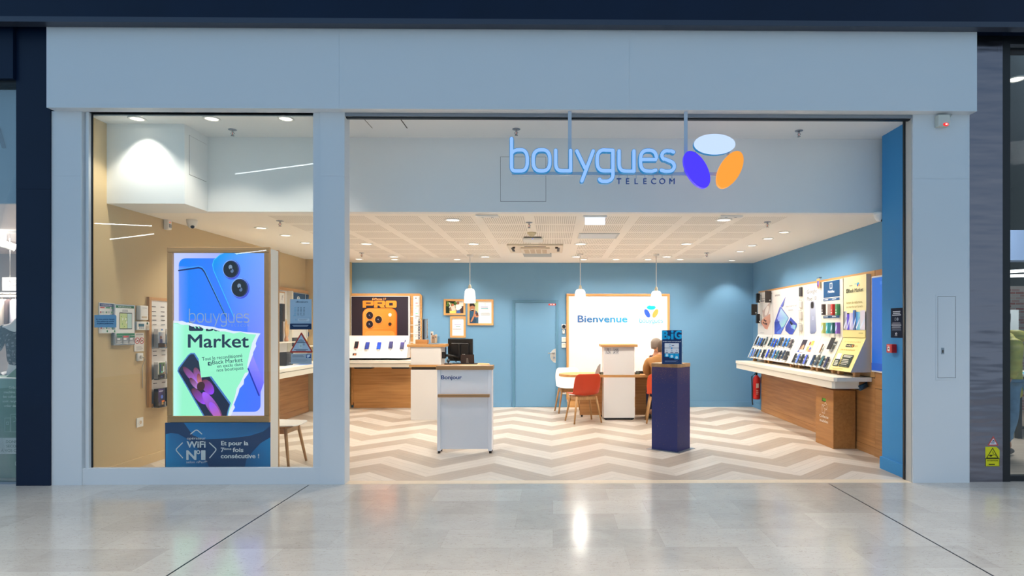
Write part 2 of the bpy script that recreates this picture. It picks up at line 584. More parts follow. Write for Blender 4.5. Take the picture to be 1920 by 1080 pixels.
def slotted():
    """ceiling board with fields of narrow slots"""
    m = bpy.data.materials.new('slotted_ceiling_board')
    nt, b = nodes_of(m); h = NT(nt)
    g = h.n('ShaderNodeNewGeometry')
    sx = h.n('ShaderNodeSeparateXYZ')
    h.link(g.outputs['Position'], sx.inputs[0])
    fx = h.m('FRACT', h.m('DIVIDE', h.m('ADD', sx.outputs[0], 6 + 2.01), 0.6))
    fy = h.m('FRACT', h.m('DIVIDE', h.m('SUBTRACT', sx.outputs[1], 7.03 - 6), 0.6))
    inx = h.m('LESS_THAN', fx, 0.80)
    iny = h.m('LESS_THAN', fy, 0.84)
    sl = h.m('LESS_THAN', h.m('FRACT', h.m('DIVIDE', h.m('MULTIPLY', fx, 0.6), 0.0245)), 0.36)
    a = h.m('MULTIPLY', h.m('MULTIPLY', inx, iny), sl)
    def between(v, lo, hi): return h.m('MULTIPLY', h.m('GREATER_THAN', v, lo), h.m('LESS_THAN', v, hi))
    zone = h.m('MULTIPLY', between(sx.outputs[0], -3.22, 2.68), between(sx.outputs[1], 7.02, 11.22))
    hole = h.m('MULTIPLY', between(sx.outputs[0], -0.82, 0.30), h.m('GREATER_THAN', sx.outputs[1], 9.40))
    a = h.m('MULTIPLY', h.m('MULTIPLY', a, zone), h.m('SUBTRACT', 1.0, hole))
    c = h.mix(h.m('MULTIPLY', a, 0.5), lin((252, 247, 238)), lin((140, 126, 110)))
    h.link(c, b.inputs['Base Color'])
    b.inputs['Roughness'].default_value = 0.85
    return m
M_slot = slotted()

def steel():
    m = bpy.data.materials.new('brushed_steel_cladding')
    nt, b = nodes_of(m); h = NT(nt)
    b.inputs['Base Color'].default_value = lin((132, 128, 138)) + [1]
    b.inputs['Metallic'].default_value = 1.0
    b.inputs['Roughness'].default_value = 0.24
    b.inputs['Anisotropic'].default_value = 0.6
    tc = h.n('ShaderNodeTexCoord'); mp = h.n('ShaderNodeMapping'); mp.inputs['Scale'].default_value = (160, 160, 1.5)
    no = h.n('ShaderNodeTexNoise'); no.inputs['Scale'].default_value = 1; no.inputs['Detail'].default_value = 4
    mp2 = h.n('ShaderNodeMapping'); mp2.inputs['Scale'].default_value = (1.5, 1.5, 7)
    no2 = h.n('ShaderNodeTexNoise'); no2.inputs['Scale'].default_value = 1
    h.link(tc.outputs['Object'], mp.inputs[0]); h.link(mp.outputs[0], no.inputs['Vector'])
    h.link(tc.outputs['Object'], mp2.inputs[0]); h.link(mp2.outputs[0], no2.inputs['Vector'])
    bp = h.n('ShaderNodeBump'); bp.inputs['Strength'].default_value = 0.7; bp.inputs['Distance'].default_value = 0.02
    h.link(h.m('ADD', h.m('MULTIPLY', no.outputs['Fac'], 0.1), no2.outputs['Fac']), bp.inputs['Height'])
    h.link(bp.outputs[0], b.inputs['Normal'])
    return m
M_steel = steel()

def brick():
    m = bpy.data.materials.new('red_and_white_brick')
    nt, b = nodes_of(m); h = NT(nt)
    tc = h.n('ShaderNodeNewGeometry')
    mp = h.n('ShaderNodeMapping'); mp.inputs['Rotation'].default_value = (pi / 2, 0, 0)
    br = h.n('ShaderNodeTexBrick')
    br.inputs['Scale'].default_value = 1; br.inputs['Brick Width'].default_value = 0.16; br.inputs['Row Height'].default_value = 0.05
    br.inputs['Mortar Size'].default_value = 0.006
    br.inputs['Color1'].default_value = lin((170, 66, 54)) + [1]; br.inputs['Color2'].default_value = lin((208, 196, 190)) + [1]; br.inputs['Mortar'].default_value = lin((200, 196, 192)) + [1]
    h.link(tc.outputs['Position'], mp.inputs[0]); h.link(mp.outputs[0], br.inputs['Vector']); h.link(br.outputs['Color'], b.inputs['Base Color'])
    b.inputs['Roughness'].default_value = 0.8
    return m
M_brick = brick()

# ------------------------------------------------------------------ the setting
YF, YG = 6.05, 6.11                      # facade front, glass
XL, XR, YB = -4.53, 3.88, 12.0           # shop walls
ZLOW, ZUP, YH = 2.783, 3.593, 6.787      # low ceiling, front ceiling, bulkhead plane
def struct(o, label, cat):
    return tag(o, label, cat, kind='structure')
ZT = 3.61                                 # underside of the fascia
xo0, xo1 = X_(648, 6.1), X_(1700, 6.15)   # shop opening
b = MB()
b.box((-14, -10, -0.1), (14, 6.10, 0), M_marble)
for jx in (-2.36, 2.69): b.box((jx - 0.006, -10, 0), (jx + 0.006, 6.03, 0.0006), M_dark)
struct(b.build('floor'), 'polished pale marble tile floor of the mall walkway, crossed by two dark joints', 'floor')
b = MB().box((XL - 0.3, 6.10, -0.1), (xo1 + 0.5, YB + 0.2, -0.0002), M_chev)
struct(b.build('floor'), 'beige and taupe zigzag plank floor inside the phone shop', 'floor')
b = MB()
xs = [xo0 - 0.01, X_(880, 6.1), X_(1112, 6.1), X_(1345, 6.1), xo1 + 0.02]
for a, c in zip(xs, xs[1:]): b.box((a + 0.001, 6.06, -0.0002), (c - 0.001, 6.19, 0.001), mat('threshold_stone', (226, 208, 182), 0.3, var=0.05, bscale=8))
struct(b.build('trim_1'), 'pale beige stone threshold strip across the shop opening', 'threshold')
# walls
struct(bx('wall_back', (XL - 0.2, YB, 0), (XR + 0.2, YB + 0.15, ZLOW + 0.1), M_blue), 'light blue painted wall at the back of the shop', 'wall')
struct(bx('wall_right', (XR, 6.4, 0), (XR + 0.15, YB, ZUP + 0.1), M_blue), 'blue painted side wall above the phone displays', 'wall')
struct(bx('wall_left', (XL - 0.15, 6.121, 0), (XL, YB, ZUP + 0.1), M_beige), 'beige painted side wall behind the shop window', 'wall')
XC = X_(660, 12.0)
struct(bx('wall_left', (XL, 11.42, 0), (XC, YB, ZLOW), M_beige), 'beige boxed-out corner beside the back phone display', 'wall')
b = MB()
b.box((XL - 0.15, YH + 0.1, ZLOW), (XR + 0.15, YB + 0.15, ZLOW + 0.08), M_slot)
struct(b.build('ceiling'), 'low cream ceiling with fields of narrow slots', 'ceiling')
struct(bx('ceiling', (XL - 0.15, 6.125, ZUP), (XR + 0.15, YH + 0.1, ZUP + 0.08), M_wall), 'high white ceiling strip just behind the shop front', 'ceiling')
# bulkhead between the two ceilings, with a service hatch, and the boxed-out block at the left
struct(bx('trim_2', (XL, YH, ZLOW), (XR, YH + 0.1, ZUP), M_wall), 'white bulkhead above the slotted ceiling', 'bulkhead')
yb0, xb1 = 6.36, X_(346, 6.36)
struct(bx('trim_3', (XL, yb0, ZLOW), (xb1, YH - 0.001, ZUP), M_wall), 'boxed-out white block high in the left window corner', 'bulkhead')
# right blue pier
struct(bx('wall_right', (3.56, 6.2, 0), (XR - 0.001, 6.68, ZUP), M_blue2), 'deep blue pier just inside the right edge of the opening', 'wall')
b = MB().box((3.542, 6.2, 0.0), (3.56, 6.695, 0.13), M_blue2).box((3.5605, 6.6805, 0), (XR - 0.07, 6.695, 0.13), M_blue2)
struct(b.build('baseboard_right'), 'deep blue baseboard round the pier', 'baseboard')
b = MB()
xd0, xd1 = X_(961, 12), X_(1047, 12)
b.box((XC, YB - 0.015, 0), (xd0 - 0.02, YB, 0.1), M_blue).box((xd1 + 0.02, YB - 0.015, 0), (XR, YB, 0.1), M_blue)
struct(b.build('baseboard_back'), 'light blue baseboard along the back wall', 'baseboard')
struct(bx('baseboard_right', (XR - 0.015, 11.5, 0), (XR, YB - 0.016, 0.1), M_blue), 'short light blue baseboard in the right back corner', 'baseboard')
struct(bx('baseboard_left', (XL, YG + 0.08, 0), (XL + 0.015, 9.0, 0.1), M_beige), 'beige baseboard along the left wall', 'baseboard')
struct(bx('baseboard_left', (XC, 11.45, 0), (XC + 0.012, 11.87, 0.1), M_beige), 'beige baseboard on the boxed-out corner', 'baseboard')
# facade
zt = Z_(62, 5.95, 87)
b = MB()
xf0, xf1 = X_(87, 5.95), X_(1832, 5.95)
cuts = [xf0, X_(636, 5.95), X_(1180, 5.95), xf1]
for a, c in zip(cuts, cuts[1:]): b.box((a + 0.0005, 5.95, ZT), (c - 0.0005, 6.35, 4.5), M_white)
b.box((xf0 + 0.01, 5.955, ZT + 0.01), (xf1 - 0.01, 6.3, 4.45), M_white)
struct(b.build('trim_4'), 'wide white fascia panel over the whole shop front', 'fascia')
def pil(px0, px1, py_seam, yb_=6.2):
    b = MB()
    x0, x1 = X_(px0, YF), X_(px1, YF)
    zs = Z_(py_seam, YF, px0)
    b.box((x0, YF, 0), (x1, yb_, zs - 0.001), M_white).box((x0, YF, zs + 0.001), (x1, yb_, ZT), M_white).box((x0 + 0.003, YF + 0.003, 0.05), (x1 - 0.003, yb_ - .01, ZT - 0.05), M_white)
    return b
struct(pil(94.5, 153, 330, 6.12).build('wall_front'), 'white cladding panel left of the shop window', 'facade pillar')
struct(pil(600, 646, 330).build('wall_front'), 'white post between the shop window and the opening', 'facade pillar')
b = pil(1712, 1818, 335)
b.box((xo1, YF + 0.02, 0), (X_(1713, YF), 6.2, ZT), mat('reveal_grey', (200, 198, 192), 0.5))
struct(b.build('wall_front'), 'white pillar at the right of the opening, with a service hatch', 'facade pillar')
# the plain wall that stands behind the right pillar and the steel column
struct(bx('wall_front', (XR - 0.0, 6.2, 0), (X_(1818, 6.1), 6.4, 4.5), M_wall), 'blank wall behind the right pillar', 'wall')
# track at the head of the opening
b = MB()
b.box((xo0, 6.06, 3.578), (xo1, 6.09, ZT), M_alu).box((xo0, 6.09, 3.568), (xo1, 6.13, ZT), M_dark).box((xo0, 6.13, 3.59), (xo1, 6.2, ZT), M_alu)
b.box((xo0 - 0.03, 6.06, 0), (xo0 - 0.012, 6.2, ZT), M_alu).box((xo0 - 0.012, 6.09, 0), (xo0, 6.17, ZT), M_dark)
b.box((xo1 - 0.012, 6.17, 0.0), (xo1, 6.2, ZT), M_dark)
struct(b.build('trim_5'), 'dark shutter track round the shop opening', 'shutter track')
# window 1
w = thing('window_1', 'tall shop window in a white frame, left of the opening', 'window', (X_(381, YG), YG, 0), kind='structure')
gx0, gx1, gz0, gz1 = X_(172, YG), X_(590, YG), Z_(876, YG, 381), Z_(213, YG, 381)
b = MB()
fx0, fx1 = X_(153, YF), X_(600, YF)
b.box((fx0, YF + 0.012, 0), (fx1, 6.12, gz0), M_white).box((X_(163, YF + .03), YF + 0.02, gz1), (fx1, 6.12, ZT), M_white)
b.box((fx0, YF + 0.045, gz0), (X_(163, YF + .03), 6.12, ZT), M_white).box((X_(163, YF + .03), YF + 0.02, gz0), (gx0, 6.12, gz1), M_white).box((gx1, YF + 0.02, gz0), (fx1, 6.12, gz1), M_white)
b.build('window_frame', w)
b = MB()
e = 0.012
b.box((gx0, YG - 0.006, gz0), (gx0 + e, YG + 0.006, gz1), M_dark).box((gx0 + e, YG - 0.006, gz1 - e), (gx1, YG + 0.006, gz1), M_dark)
b.build('window_seal', w)
bx('pane', (gx0 + e, YG - 0.004, gz0), (gx1, YG + 0.004, gz1 - e), M_glass, w)
# mall surroundings
b = MB()
b.box((-9, 5.84, 4.42), (9, 6.6, 6.4), M_navy).box((-9, 5.84, 4.37), (9, 5.94, 4.42), mat('grey_edge_trim', (70, 76, 90), 0.4, metal=0.5))
struct(b.build('trim_6'), 'dark navy mall bulkhead running above the shop fronts', 'bulkhead')
b = MB()
nx0, nx1 = X_(31, 6.04), X_(95, 6.04)
zs = Z_(353, 6.0, 50)
b.box((nx0, 6.035, 0), (nx1, 6.4, zs - 0.001), M_navy).box((nx0, 6.035, zs + 0.001), (nx1, 6.4, 4.6), M_navy).box((nx0 + .002, 6.04, 0.1), (nx1 - .002, 6.3, 4.5), M_navy)
struct(b.build('wall_front'), 'dark navy pillar at the far left of the shop front', 'pillar')
b = MB()
b.box((-8.5, 6.0, Z_(147, 6.0, 10)), (nx0, 6.4, 4.6), M_navy).box((-8.5, 6.05, Z_(157, 6.05, 10)), (nx0, 6.2, Z_(147, 6.0, 10)), M_dark)
struct(b.build('trim_7'), 'navy panel above the window of the neighbouring shop on the left', 'fascia')
b = MB()
stx0, stx1 = X_(1818, 6.08) + 0.002, X_(1880, 6.08)
b.box((stx0, 6.08, 0), (stx1, 6.5, Z_(76, 6.08, 1850)), M_steel)
b.box((stx0 - 0.02, 6.12, Z_(76, 6.08, 1850)), (9, 6.6, 4.6), M_dark)
struct(b.build('wall_front'), 'brushed steel column right of the white pillar', 'column')
# ------------------------------------------------------------------ lit shop sign hung in the opening
YS = 5.90
def sg(cx, cy): return at(930 + cx / 3.84, 230 + cy / 3.84, YS)
SC = YS / F / 3.84
M_sign = mat('sign_face_pale_blue', (146, 190, 255), 0.4, emit=1.0)
M_signs = mat('sign_edge_blue', (0, 150, 220), 0.4, emit=0.55)
sign = thing('shop_sign', 'lit pale blue lettering with three coloured ovals hung in the shop opening', 'sign', sg(750, 340))
def arc(cx, cy, rx, ry, a0, a1, n=10):
    return [(cx + rx * cos(radians(a0 + (a1 - a0) * i / n)), cy + ry * sin(radians(a0 + (a1 - a0) * i / n))) for i in range(n + 1)]
def sq(cx, cy, rx, ry, a0, a1, n=24, p=2.7):
    out = []
    for i in range(n + 1):
        a = radians(a0 + (a1 - a0) * i / n)
        c, s_ = cos(a), sin(a)
        out.append((cx + rx * math.copysign(abs(c) ** (2 / p), c), cy + ry * math.copysign(abs(s_) ** (2 / p), s_)))
    return out
# centre lines in the sign's own drawing units (y down), letter by letter
LET = {
 'b': [[(112, 116), (112, 318)] + arc(136, 322, 24, 26, 180, 90, 5) + [(170, 348)] + sq(172, 272, 54, 76, 90, -90) + [(150, 197), (126, 206), (112, 222)]],
 'o': [sq(328, 272, 60, 76, 0, 360, 40)],
 'u': [[(430, 200), (430, 290)] + sq(480, 290, 50, 57, 180, 90, 8) + [(537, 347)], [(537, 200), (537, 347)]],
 'y': [[(582, 204), (640, 325)], [(700, 204), (618, 420)]],
 'g': [[(842, 200)] + [(780, 198)] + sq(784, 272, 56, 75, 270, 90, 24) + [(842, 347)], [(842, 200), (842, 375)] + arc(795, 376, 47, 46, 0, 90, 6) + arc(770, 400, 26, 22, 90, 160, 4)],
 'uu': [[(886, 204), (886, 292)] + sq(936, 292, 50, 57, 180, 90, 8) + [(993, 350)], [(993, 204), (993, 350)]],
 'e': [[(1042, 266), (1154, 266), (1156, 250)] + sq(1098, 274, 58, 75, -20, -270, 30) + [(1125, 350), (1150, 342)]],
 's': [[(1278, 212), (1260, 203)] + arc(1232, 237, 38, 35, -70, -230, 8) + [(1215, 262), (1258, 280)] + arc(1246, 314, 38, 36, -60, 90, 8) + [(1215, 350), (1190, 342)]],
}
def stroke(b, pts, w, m, ms, dep, conv, back):
    """flat-faced stroke with round ends, dep thick"""
    P = [Vector((p[0], p[1])) for p in pts]
    L, R = [], []
    for i, p in enumerate(P):
        d = (P[min(i + 1, len(P) - 1)] - P[max(i - 1, 0)]).normalized()
        n = Vector((-d.y, d.x)) * w
        L.append(p + n); R.append(p - n)
    def capv(p, d):
        a0 = atan2(d.y, d.x)
        return [p + Vector((cos(a0 + a), sin(a0 + a))) * w for a in [pi / 2 - pi * k / 8 for k in range(1, 8)]]
    d1 = (P[-1] - P[-2]).normalized(); d0 = (P[0] - P[1]).normalized()
    closed = (P[0] - P[-1]).length < 1e-3
    f = lambda q, k: b.bm.verts.new(conv(q.x, q.y) + Vector((0, k * dep + back, 0)))
    Lf, Rf = [f(q, 0) for q in L], [f(q, 0) for q in R]
    Lb, Rb = [f(q, 1) for q in L], [f(q, 1) for q in R]
    for i in range(len(P) - 1):
        b.face([Lf[i], Rf[i], Rf[i + 1], Lf[i + 1]], m)
        b.face([Lf[i], Lf[i + 1], Lb[i + 1], Lb[i]], ms); b.face([Rf[i], Rb[i], Rb[i + 1], Rf[i + 1]], ms)
        b.face([Lb[i], Lb[i + 1], Rb[i + 1], Rb[i]], ms)
    if not closed:
        for p, d, l0, r0, l1, r1 in ((P[-1], d1, Lf[-1], Rf[-1], Lb[-1], Rb[-1]), (P[0], d0, Rf[0], Lf[0], Rb[0], Lb[0])):
            c = capv(p, d)
            cf, cbk = [f(q, 0) for q in c], [f(q, 1) for q in c]
            b.face([l0] + cf + [r0], m); b.face([l1] + cbk + [r1], ms)
            ring0, ring1 = [l0] + cf + [r0], [l1] + cbk + [r1]
            for i in range(len(ring0) - 1): b.face([ring0[i], ring0[i + 1], ring1[i + 1], ring1[i]], ms)
for k, strokes in LET.items():
    b = MB()
    for i, s_ in enumerate(strokes):
        stroke(b, s_, 15.5, M_signs, M_signs, 0.05, sg, 0.0006 * i)
        stroke(b, s_, 12.0, M_sign, M_sign, 0.004, sg, -0.004 + 0.0006 * i)
    b.build('letter', sign, fix=False)
for cx, cy, rx, ry, rot, c, e, nm in ((1574, 155, 150, 75, 0, (200, 222, 255), 1.0, 'white oval'), (1447, 336, 75, 146, -0.5, (74, 52, 250), 1.0, 'violet oval'), (1687, 336, 75, 146, 0.5, (255, 160, 50), 1.0, 'orange oval')):
    m = mat('sign_' + nm.replace(' ', '_'), c, 0.4, emit=e)
    b = MB()
    pts = [(cx + rx * cos(a) * cos(rot) - ry * sin(a) * sin(rot), cy + rx * cos(a) * sin(rot) + ry * sin(a) * cos(rot)) for a in [2 * pi * i / 48 for i in range(48)]]
    fr = [b.bm.verts.new(sg(*p)) for p in pts]
    bk = [b.bm.verts.new(sg(*p) + Vector((0, 0.05, 0))) for p in pts]
    b.face(fr, m); b.face(list(reversed(bk)), m)
    me_ = M_signs if rot == 0 else m
    for i in range(48): b.face([fr[i], bk[i], bk[(i + 1) % 48], fr[(i + 1) % 48]], me_)
    o = b.build('oval', sign); o['label'] = nm
M_rod = mat('sign_bracket_grey_blue', (196, 208, 222), 0.5)
b = MB()
p0, p1 = sg(110, 342), sg(1650, 370)
b.box((p0.x, YS + 0.055, p1.z), (p1.x, YS + 0.085, p0.z), M_rod)
for cx in (1450, 1680): b.cyl(sg(cx, 222) + Vector((0, .06, 0)), sg(cx - 10 if cx < 1500 else cx + 8, 200) + Vector((0, .06, 0)), 0.012, M_rod)
b.build('bracket', sign)
for cx in (533, 1381):
    x = sg(cx, 0).x
    bx('hanger', (x - 0.017, YS + 0.088, p1.z), (x + 0.017, YS + 0.098, ZT - 0.001), M_rod, sign)
for i, ch in enumerate('TELECOM'):
    b = MB()
    cx = 886 + i * 62.4 + (8 if ch == 'M' else 0)
    vs, ps = glyphs(ch)
    k = 40 * SC / caph(); xm = (min(v[0] for v in vs) + max(v[0] for v in vs)) / 2
    o0 = sg(cx, 440)
    ft = [b.bm.verts.new(o0 + Vector(((v[0] - xm) * k, 0, v[1] * k))) for v in vs]
    mt = mat('dark_blue_letters', (0, 78, 160), 0.5)
    ed = {}
    for p in ps:
        b.face([ft[j] for j in p], mt)
        for j in range(len(p)):
            e_ = (p[j], p[(j + 1) % len(p)])
            ed[tuple(sorted(e_))] = ed.get(tuple(sorted(e_)), 0) + 1
    bk = [b.bm.verts.new(v.co + Vector((0, 0.02, 0))) for v in ft]
    for (i0, i1), n_ in ed.items():
        if n_ == 1: b.face([ft[i0], ft[i1], bk[i1], bk[i0]], mt)
    b.cyl(sg(cx, 372) + Vector((0, 0.012, 0)), sg(cx, 402) + Vector((0, 0.012, 0)), 0.004, M_rod, seg=6)
    o = b.build('letter', sign); o['label'] = 'small dark blue capital %s' % ch

# ------------------------------------------------------------------ lit poster totem in the window
YT = 6.36
tx0, tx1 = X_(313, YT), X_(505, YT)
tz0, tz1 = Z_(792, YT, 410), Z_(463, YT, 410)
t = thing('poster_lightbox', 'tall oak-framed lit poster of blue phones standing in the shop window', 'lightbox', ((tx0 + tx1) / 2, YT + 0.12, 0))
px0, px1, pz0, pz1 = X_(323, YT), X_(495, YT), Z_(780, YT, 410), Z_(474, YT, 410)
b = MB()
b.box((tx0, YT, pz1), (tx1, YT + 0.035, tz1), M_oak, 0.006).box((tx0, YT, tz0), (tx1, YT + 0.035, pz0), M_oak, 0.006)
b.box((tx0, YT, pz0), (px0, YT + 0.035, pz1), M_oakz, 0.004).box((px1, YT, pz0), (tx1, YT + 0.035, pz1), M_oakz, 0.004)
b.build('frame', t)
bx('casing', (tx0 + 0.01, YT + 0.035, 0), (tx1 - 0.004, YT + 0.215, tz1 - 0.015), M_lam, t)
bx('edge_strip', (tx0, YT + 0.216, 0), (tx1, YT + 0.24, tz1 - 0.005), M_oakz, t, 0.006)
g = gfront(323, 474, YT + 0.028, 4.697, 310, 450, glow=1.12, step=0.0004)
K = lambda x: (x - 310) * 4.697
g.rect(63, 1554, 867, 1554 - 1442, [(200, 206, 255), (196, 200, 255), (120, 136, 255), (196, 204, 255)])
g.rrect(118, 160, 830, 1505, 60, [(0, 124, 244), (70, 110, 255)])
g.rect(118, 230, 210, 1200, [(96, 140, 250), (0, 124, 244), (0, 124, 244), (150, 150, 255)])
for dx, w, c in ((0, 12, (8, 24, 90)), (-14, 3, (90, 190, 255))):
    g.line([(118 + max(dx, 0), 268 + dx), (290, 243 + dx), (318, 250 + dx), (345, 285 + dx), (620, 860)], w, c)
g.poly([(412, 215), (425, 175), (470, 135), (520, 112), (867, 112), (867, 1260), (850, 1240), (660, 820), (420, 260)], [(0, 150, 236), (0, 150, 236), (0, 150, 240), (10, 150, 240), (120, 160, 252), (170, 165, 255), (120, 120, 255), (30, 110, 250), (0, 136, 244)])
g.line([(660, 820), (420, 262), (412, 215), (425, 175), (470, 135), (500, 112)], 4, (60, 210, 245))
for cx, cy, r in ((575, 256, 80), (652, 420, 84)):
    g.ell(cx + 4, cy + 4, r * 0.94, r + 6, (60, 70, 210)).ell(cx - 2, cy - 2, r * 0.9, r, (130, 170, 250)).ell(cx, cy, r * 0.86, r * 0.95, (30, 40, 110)).ell(cx - 6, cy, r * 0.78, r * 0.88, (10, 12, 22))
    g.ell(cx - 6, cy - 18, 16, 20, (120, 140, 170)).ell(cx + 8, cy + 14, 14, 18, (90, 110, 150)).ell(cx - 2, cy + 2, 9, 10, (14, 16, 30))
# torn sheet
tear = [(63, 728), (110, 726), (150, 744), (200, 742), (240, 765), (300, 758), (350, 782), (420, 778), (470, 800), (530, 800), (600, 818), (660, 806), (720, 822), (795, 828), (775, 870), (760, 900), (748, 950), (735, 1000), (716, 1100), (700, 1160), (660, 1240), (625, 1300), (610, 1370), (590, 1430), (560, 1500), (545, 1554), (63, 1554)]
up = [(63, 702), (110, 712), (150, 708), (200, 726), (240, 730), (300, 742), (350, 752), (420, 760), (470, 774), (530, 780), (600, 798), (660, 800), (720, 808), (832, 818), (812, 850), (790, 905), (795, 930), (770, 980), (765, 1020), (748, 1090), (735, 1130), (725, 1170), (690, 1220), (685, 1262), (650, 1300), (640, 1340), (620, 1390), (600, 1440), (610, 1465), (585, 1510), (570, 1554), (63, 1554)]
g.poly(up, (222, 230, 255))
g.poly(tear, (150, 240, 200))
g.poly([(63, 728), (180, 746), (150, 1554), (63, 1554)], [(196, 246, 250), (150, 240, 200), (150, 240, 200), (196, 246, 250)])
g.rrect(210, 700, 335, 797, 14, (16, 40, 66))
for k in range(3): g.line([(240 + 32 * k, 740), (268 + 32 * k, 770)], 9, (150, 240, 200))
g.text('Back', 362, 797, 88, (16, 40, 66), 0.02, width=250)
g.poly([(200, 690), (240, 728), (300, 742), (350, 752), (420, 760), (470, 774), (530, 780), (600, 798), (660, 800), (720, 808), (720, 690)], [(70, 120, 248)] * 11)
g.poly([(200, 720), (240, 730), (300, 742), (350, 752), (420, 760), (470, 774), (530, 780), (600, 798), (660, 800), (660, 806), (600, 818), (530, 800), (470, 796), (420, 778), (350, 778), (300, 756), (240, 758), (200, 740)], (222, 230, 255))
g.text('Market', 206, 940, 112, (16, 40, 66), 0.018, width=524)
# phone with a flower
D = 986
g.poly([(112, 160 + D), (120, 130 + D), (205, 20 + D), (228, 2 + D), (262, 2 + D), (290, 45 + D), (576, 440 + D), (560, 500 + D), (545, 568 + D), (345, 568 + D)], (70, 120, 190))
g.poly([(122, 160 + D), (130, 138 + D), (212, 26 + D), (232, 12 + D), (256, 14 + D), (284, 62 + D), (566, 452 + D), (550, 500 + D), (536, 568 + D), (358, 568 + D)], (18, 26, 56))
for cx, cy, rx, ry, rot, c, c2 in ((226, 196, 96, 28, 0.85, (190, 120, 255), (90, 30, 50)), (288, 196, 70, 30, 1.25, (180, 110, 255), (110, 50, 60)), (258, 268, 60, 22, 0.9, (200, 140, 240), (80, 30, 40)), (378, 300, 74, 44, 1.0, (150, 60, 255), (110, 50, 60)), (300, 380, 90, 34, 0.85, (160, 70, 255), (90, 40, 50)), (305, 240, 60, 20, 1.4, (240, 150, 160), (120, 50, 60)), (418, 470, 150, 44, 1.0, (110, 60, 60), (170, 90, 255)), (440, 510, 90, 34, 1.05, (190, 100, 150), (150, 80, 250))):
    g.ell(cx, cy + D, rx, ry, c, rot, c2=c2)
g.ell(318, 292 + D, 34, 40, (60, 22, 30), 0.4)
g.poly([(294, 28 + D), (700, -40 + D), (728, 172 + D), (320, 216 + D)], (150, 240, 200))
for s_, x, y, h, wd_ in (('Tout le reconditionné', 330, 74, 30, 350), ('Back Market', 420, 106, 34, 262), ('en exclu dans', 462, 136, 28, 222), ('nos boutiques', 458, 170, 28, 232)):
    g.text(s_, x, y + D - 4, h, (16, 40, 66), 0.005, width=wd_, rot=0.09)
g.rrect(380, 80 + D, 414, 112 + D, 5, (16, 40, 66))
g.line([(402, 86 + D), (392, 96 + D), (402, 106 + D)], 4, (150, 240, 200)); g.line([(411, 86 + D), (401, 96 + D), (411, 106 + D)], 4, (150, 240, 200))
# blue phone corner, lower right
g.poly([(728, 135 + D), (770, 20 + D), (867, 262 + D), (826, 380 + D)], [(120, 120, 250), (150, 140, 255), (120, 110, 255), (90, 90, 250)])
g.line([(730, 140 + D), (824, 372 + D)], 12, (20, 40, 170))
o = g.build('poster', t); o['label'] = 'lit poster with blue phones, torn mint paper and a purple flower phone'
# lower banner
g = gfront(311, 873, YT - 0.016, 4.697, 310, 660, step=0.0005)
bx('banner_board', (X_(311, YT), YT - 0.014, 0.0), (X_(505, YT), YT, tz0 - 0.002), mat('banner_edge', (10, 60, 110), 0.5), t)
g.rect(5, 1003, 915, 625, (2, 66, 120))
g.rect(5, 1056, 915, 1003, (4, 70, 120))
g.poly([(160, 625), (915, 625), (915, 655), (850, 705), (730, 742), (560, 762), (330, 772), (240, 735)], [(8, 130, 200), (4, 90, 150), (4, 84, 140), (6, 116, 180), (8, 134, 204), (8, 130, 196), (8, 134, 204), (8, 140, 214)])
g.poly([(5, 725), (50, 715), (110, 722), (180, 760), (250, 820), (330, 900), (400, 1056), (5, 1056)], [(10, 164, 230), (8, 130, 200), (8, 120, 190), (6, 116, 180), (6, 116, 180), (6, 104, 170), (6, 100, 160), (10, 164, 234)])
g.poly([(915, 755), (830, 805), (760, 880), (705, 950), (685, 1056), (915, 1056)], [(10, 150, 216), (8, 134, 204), (6, 112, 180), (6, 106, 170), (6, 100, 160), (8, 124, 190)])
W_ = (240, 246, 250)
g.line([(222, 724), (262, 692), (272, 690), (282, 692), (318, 724)], 9, W_)
g.line([(150, 802), (100, 852), (96, 862), (100, 872), (152, 932)], 9, W_).line([(386, 802), (440, 852), (442, 862), (438, 872), (388, 932)], 9, W_)
g.text('opérateur', 190, 772, 22, W_, 0.0, width=162)
g.text('WiFi', 190, 842, 54, W_, 0.03, width=160).text('N', 189, 948, 80, W_, 0.035, width=80).text('1', 318, 948, 80, W_, 0.035, width=30)
g.ell(290, 882, 17, 18, W_).ell(290, 882, 9, 10, (6, 96, 150))
g.text('selon nPerf*', 186, 978, 20, W_, 0.0, width=182)
g.text('Et pour la', 490, 822, 36, W_, 0.035, width=234).text('7', 488, 880, 36, W_, 0.035, width=26).text('ème', 516, 862, 18, W_, 0.03, width=62).text('fois', 592, 880, 36, W_, 0.035, width=90).text('consécutive !', 488, 934, 36, W_, 0.035, width=332)
o = g.build('banner', t); o['label'] = 'navy banner about wifi below the poster'

# ------------------------------------------------------------------ stickers on the window glass (each stuck on the inner face of the pane)
YK = YG + 0.0048
def sticker_base(name, label, cat, px0, py0, px1, py1, c, kx, ox, oy, draw=None, group=None, pts=None):
    g = gfront(px0, py0, YG - 0.0042, kx, ox, oy, step=0.0002)
    if pts: g.poly(pts, c)
    else: g.rect((px0 - ox) * kx, (py0 - oy) * kx, (px1 - ox) * kx, (py1 - oy) * kx, c)
    if draw: draw(g)
    return tag(g.build(name), label, cat, group)
def d(g):
    c = (30, 70, 110)
    for i, s_ in enumerate(('Ici, nous sommes équipés', "d'une solution de contrôle", 'de pièces justificatives.')): g.text(s_, 210, 305 + i * 30, 17, c, 0.03, 'c', width=260 - 12 * i)
sticker_base('window_sticker', 'blue-grey sticker with three lines of text at the left edge of the shop window', 'sticker', 177, 590, 218, 614, (112, 158, 190), 7.713, 170, 560, d, pts=[(52, 234), (345, 232), (362, 240), (368, 256), (368, 415), (52, 415)])
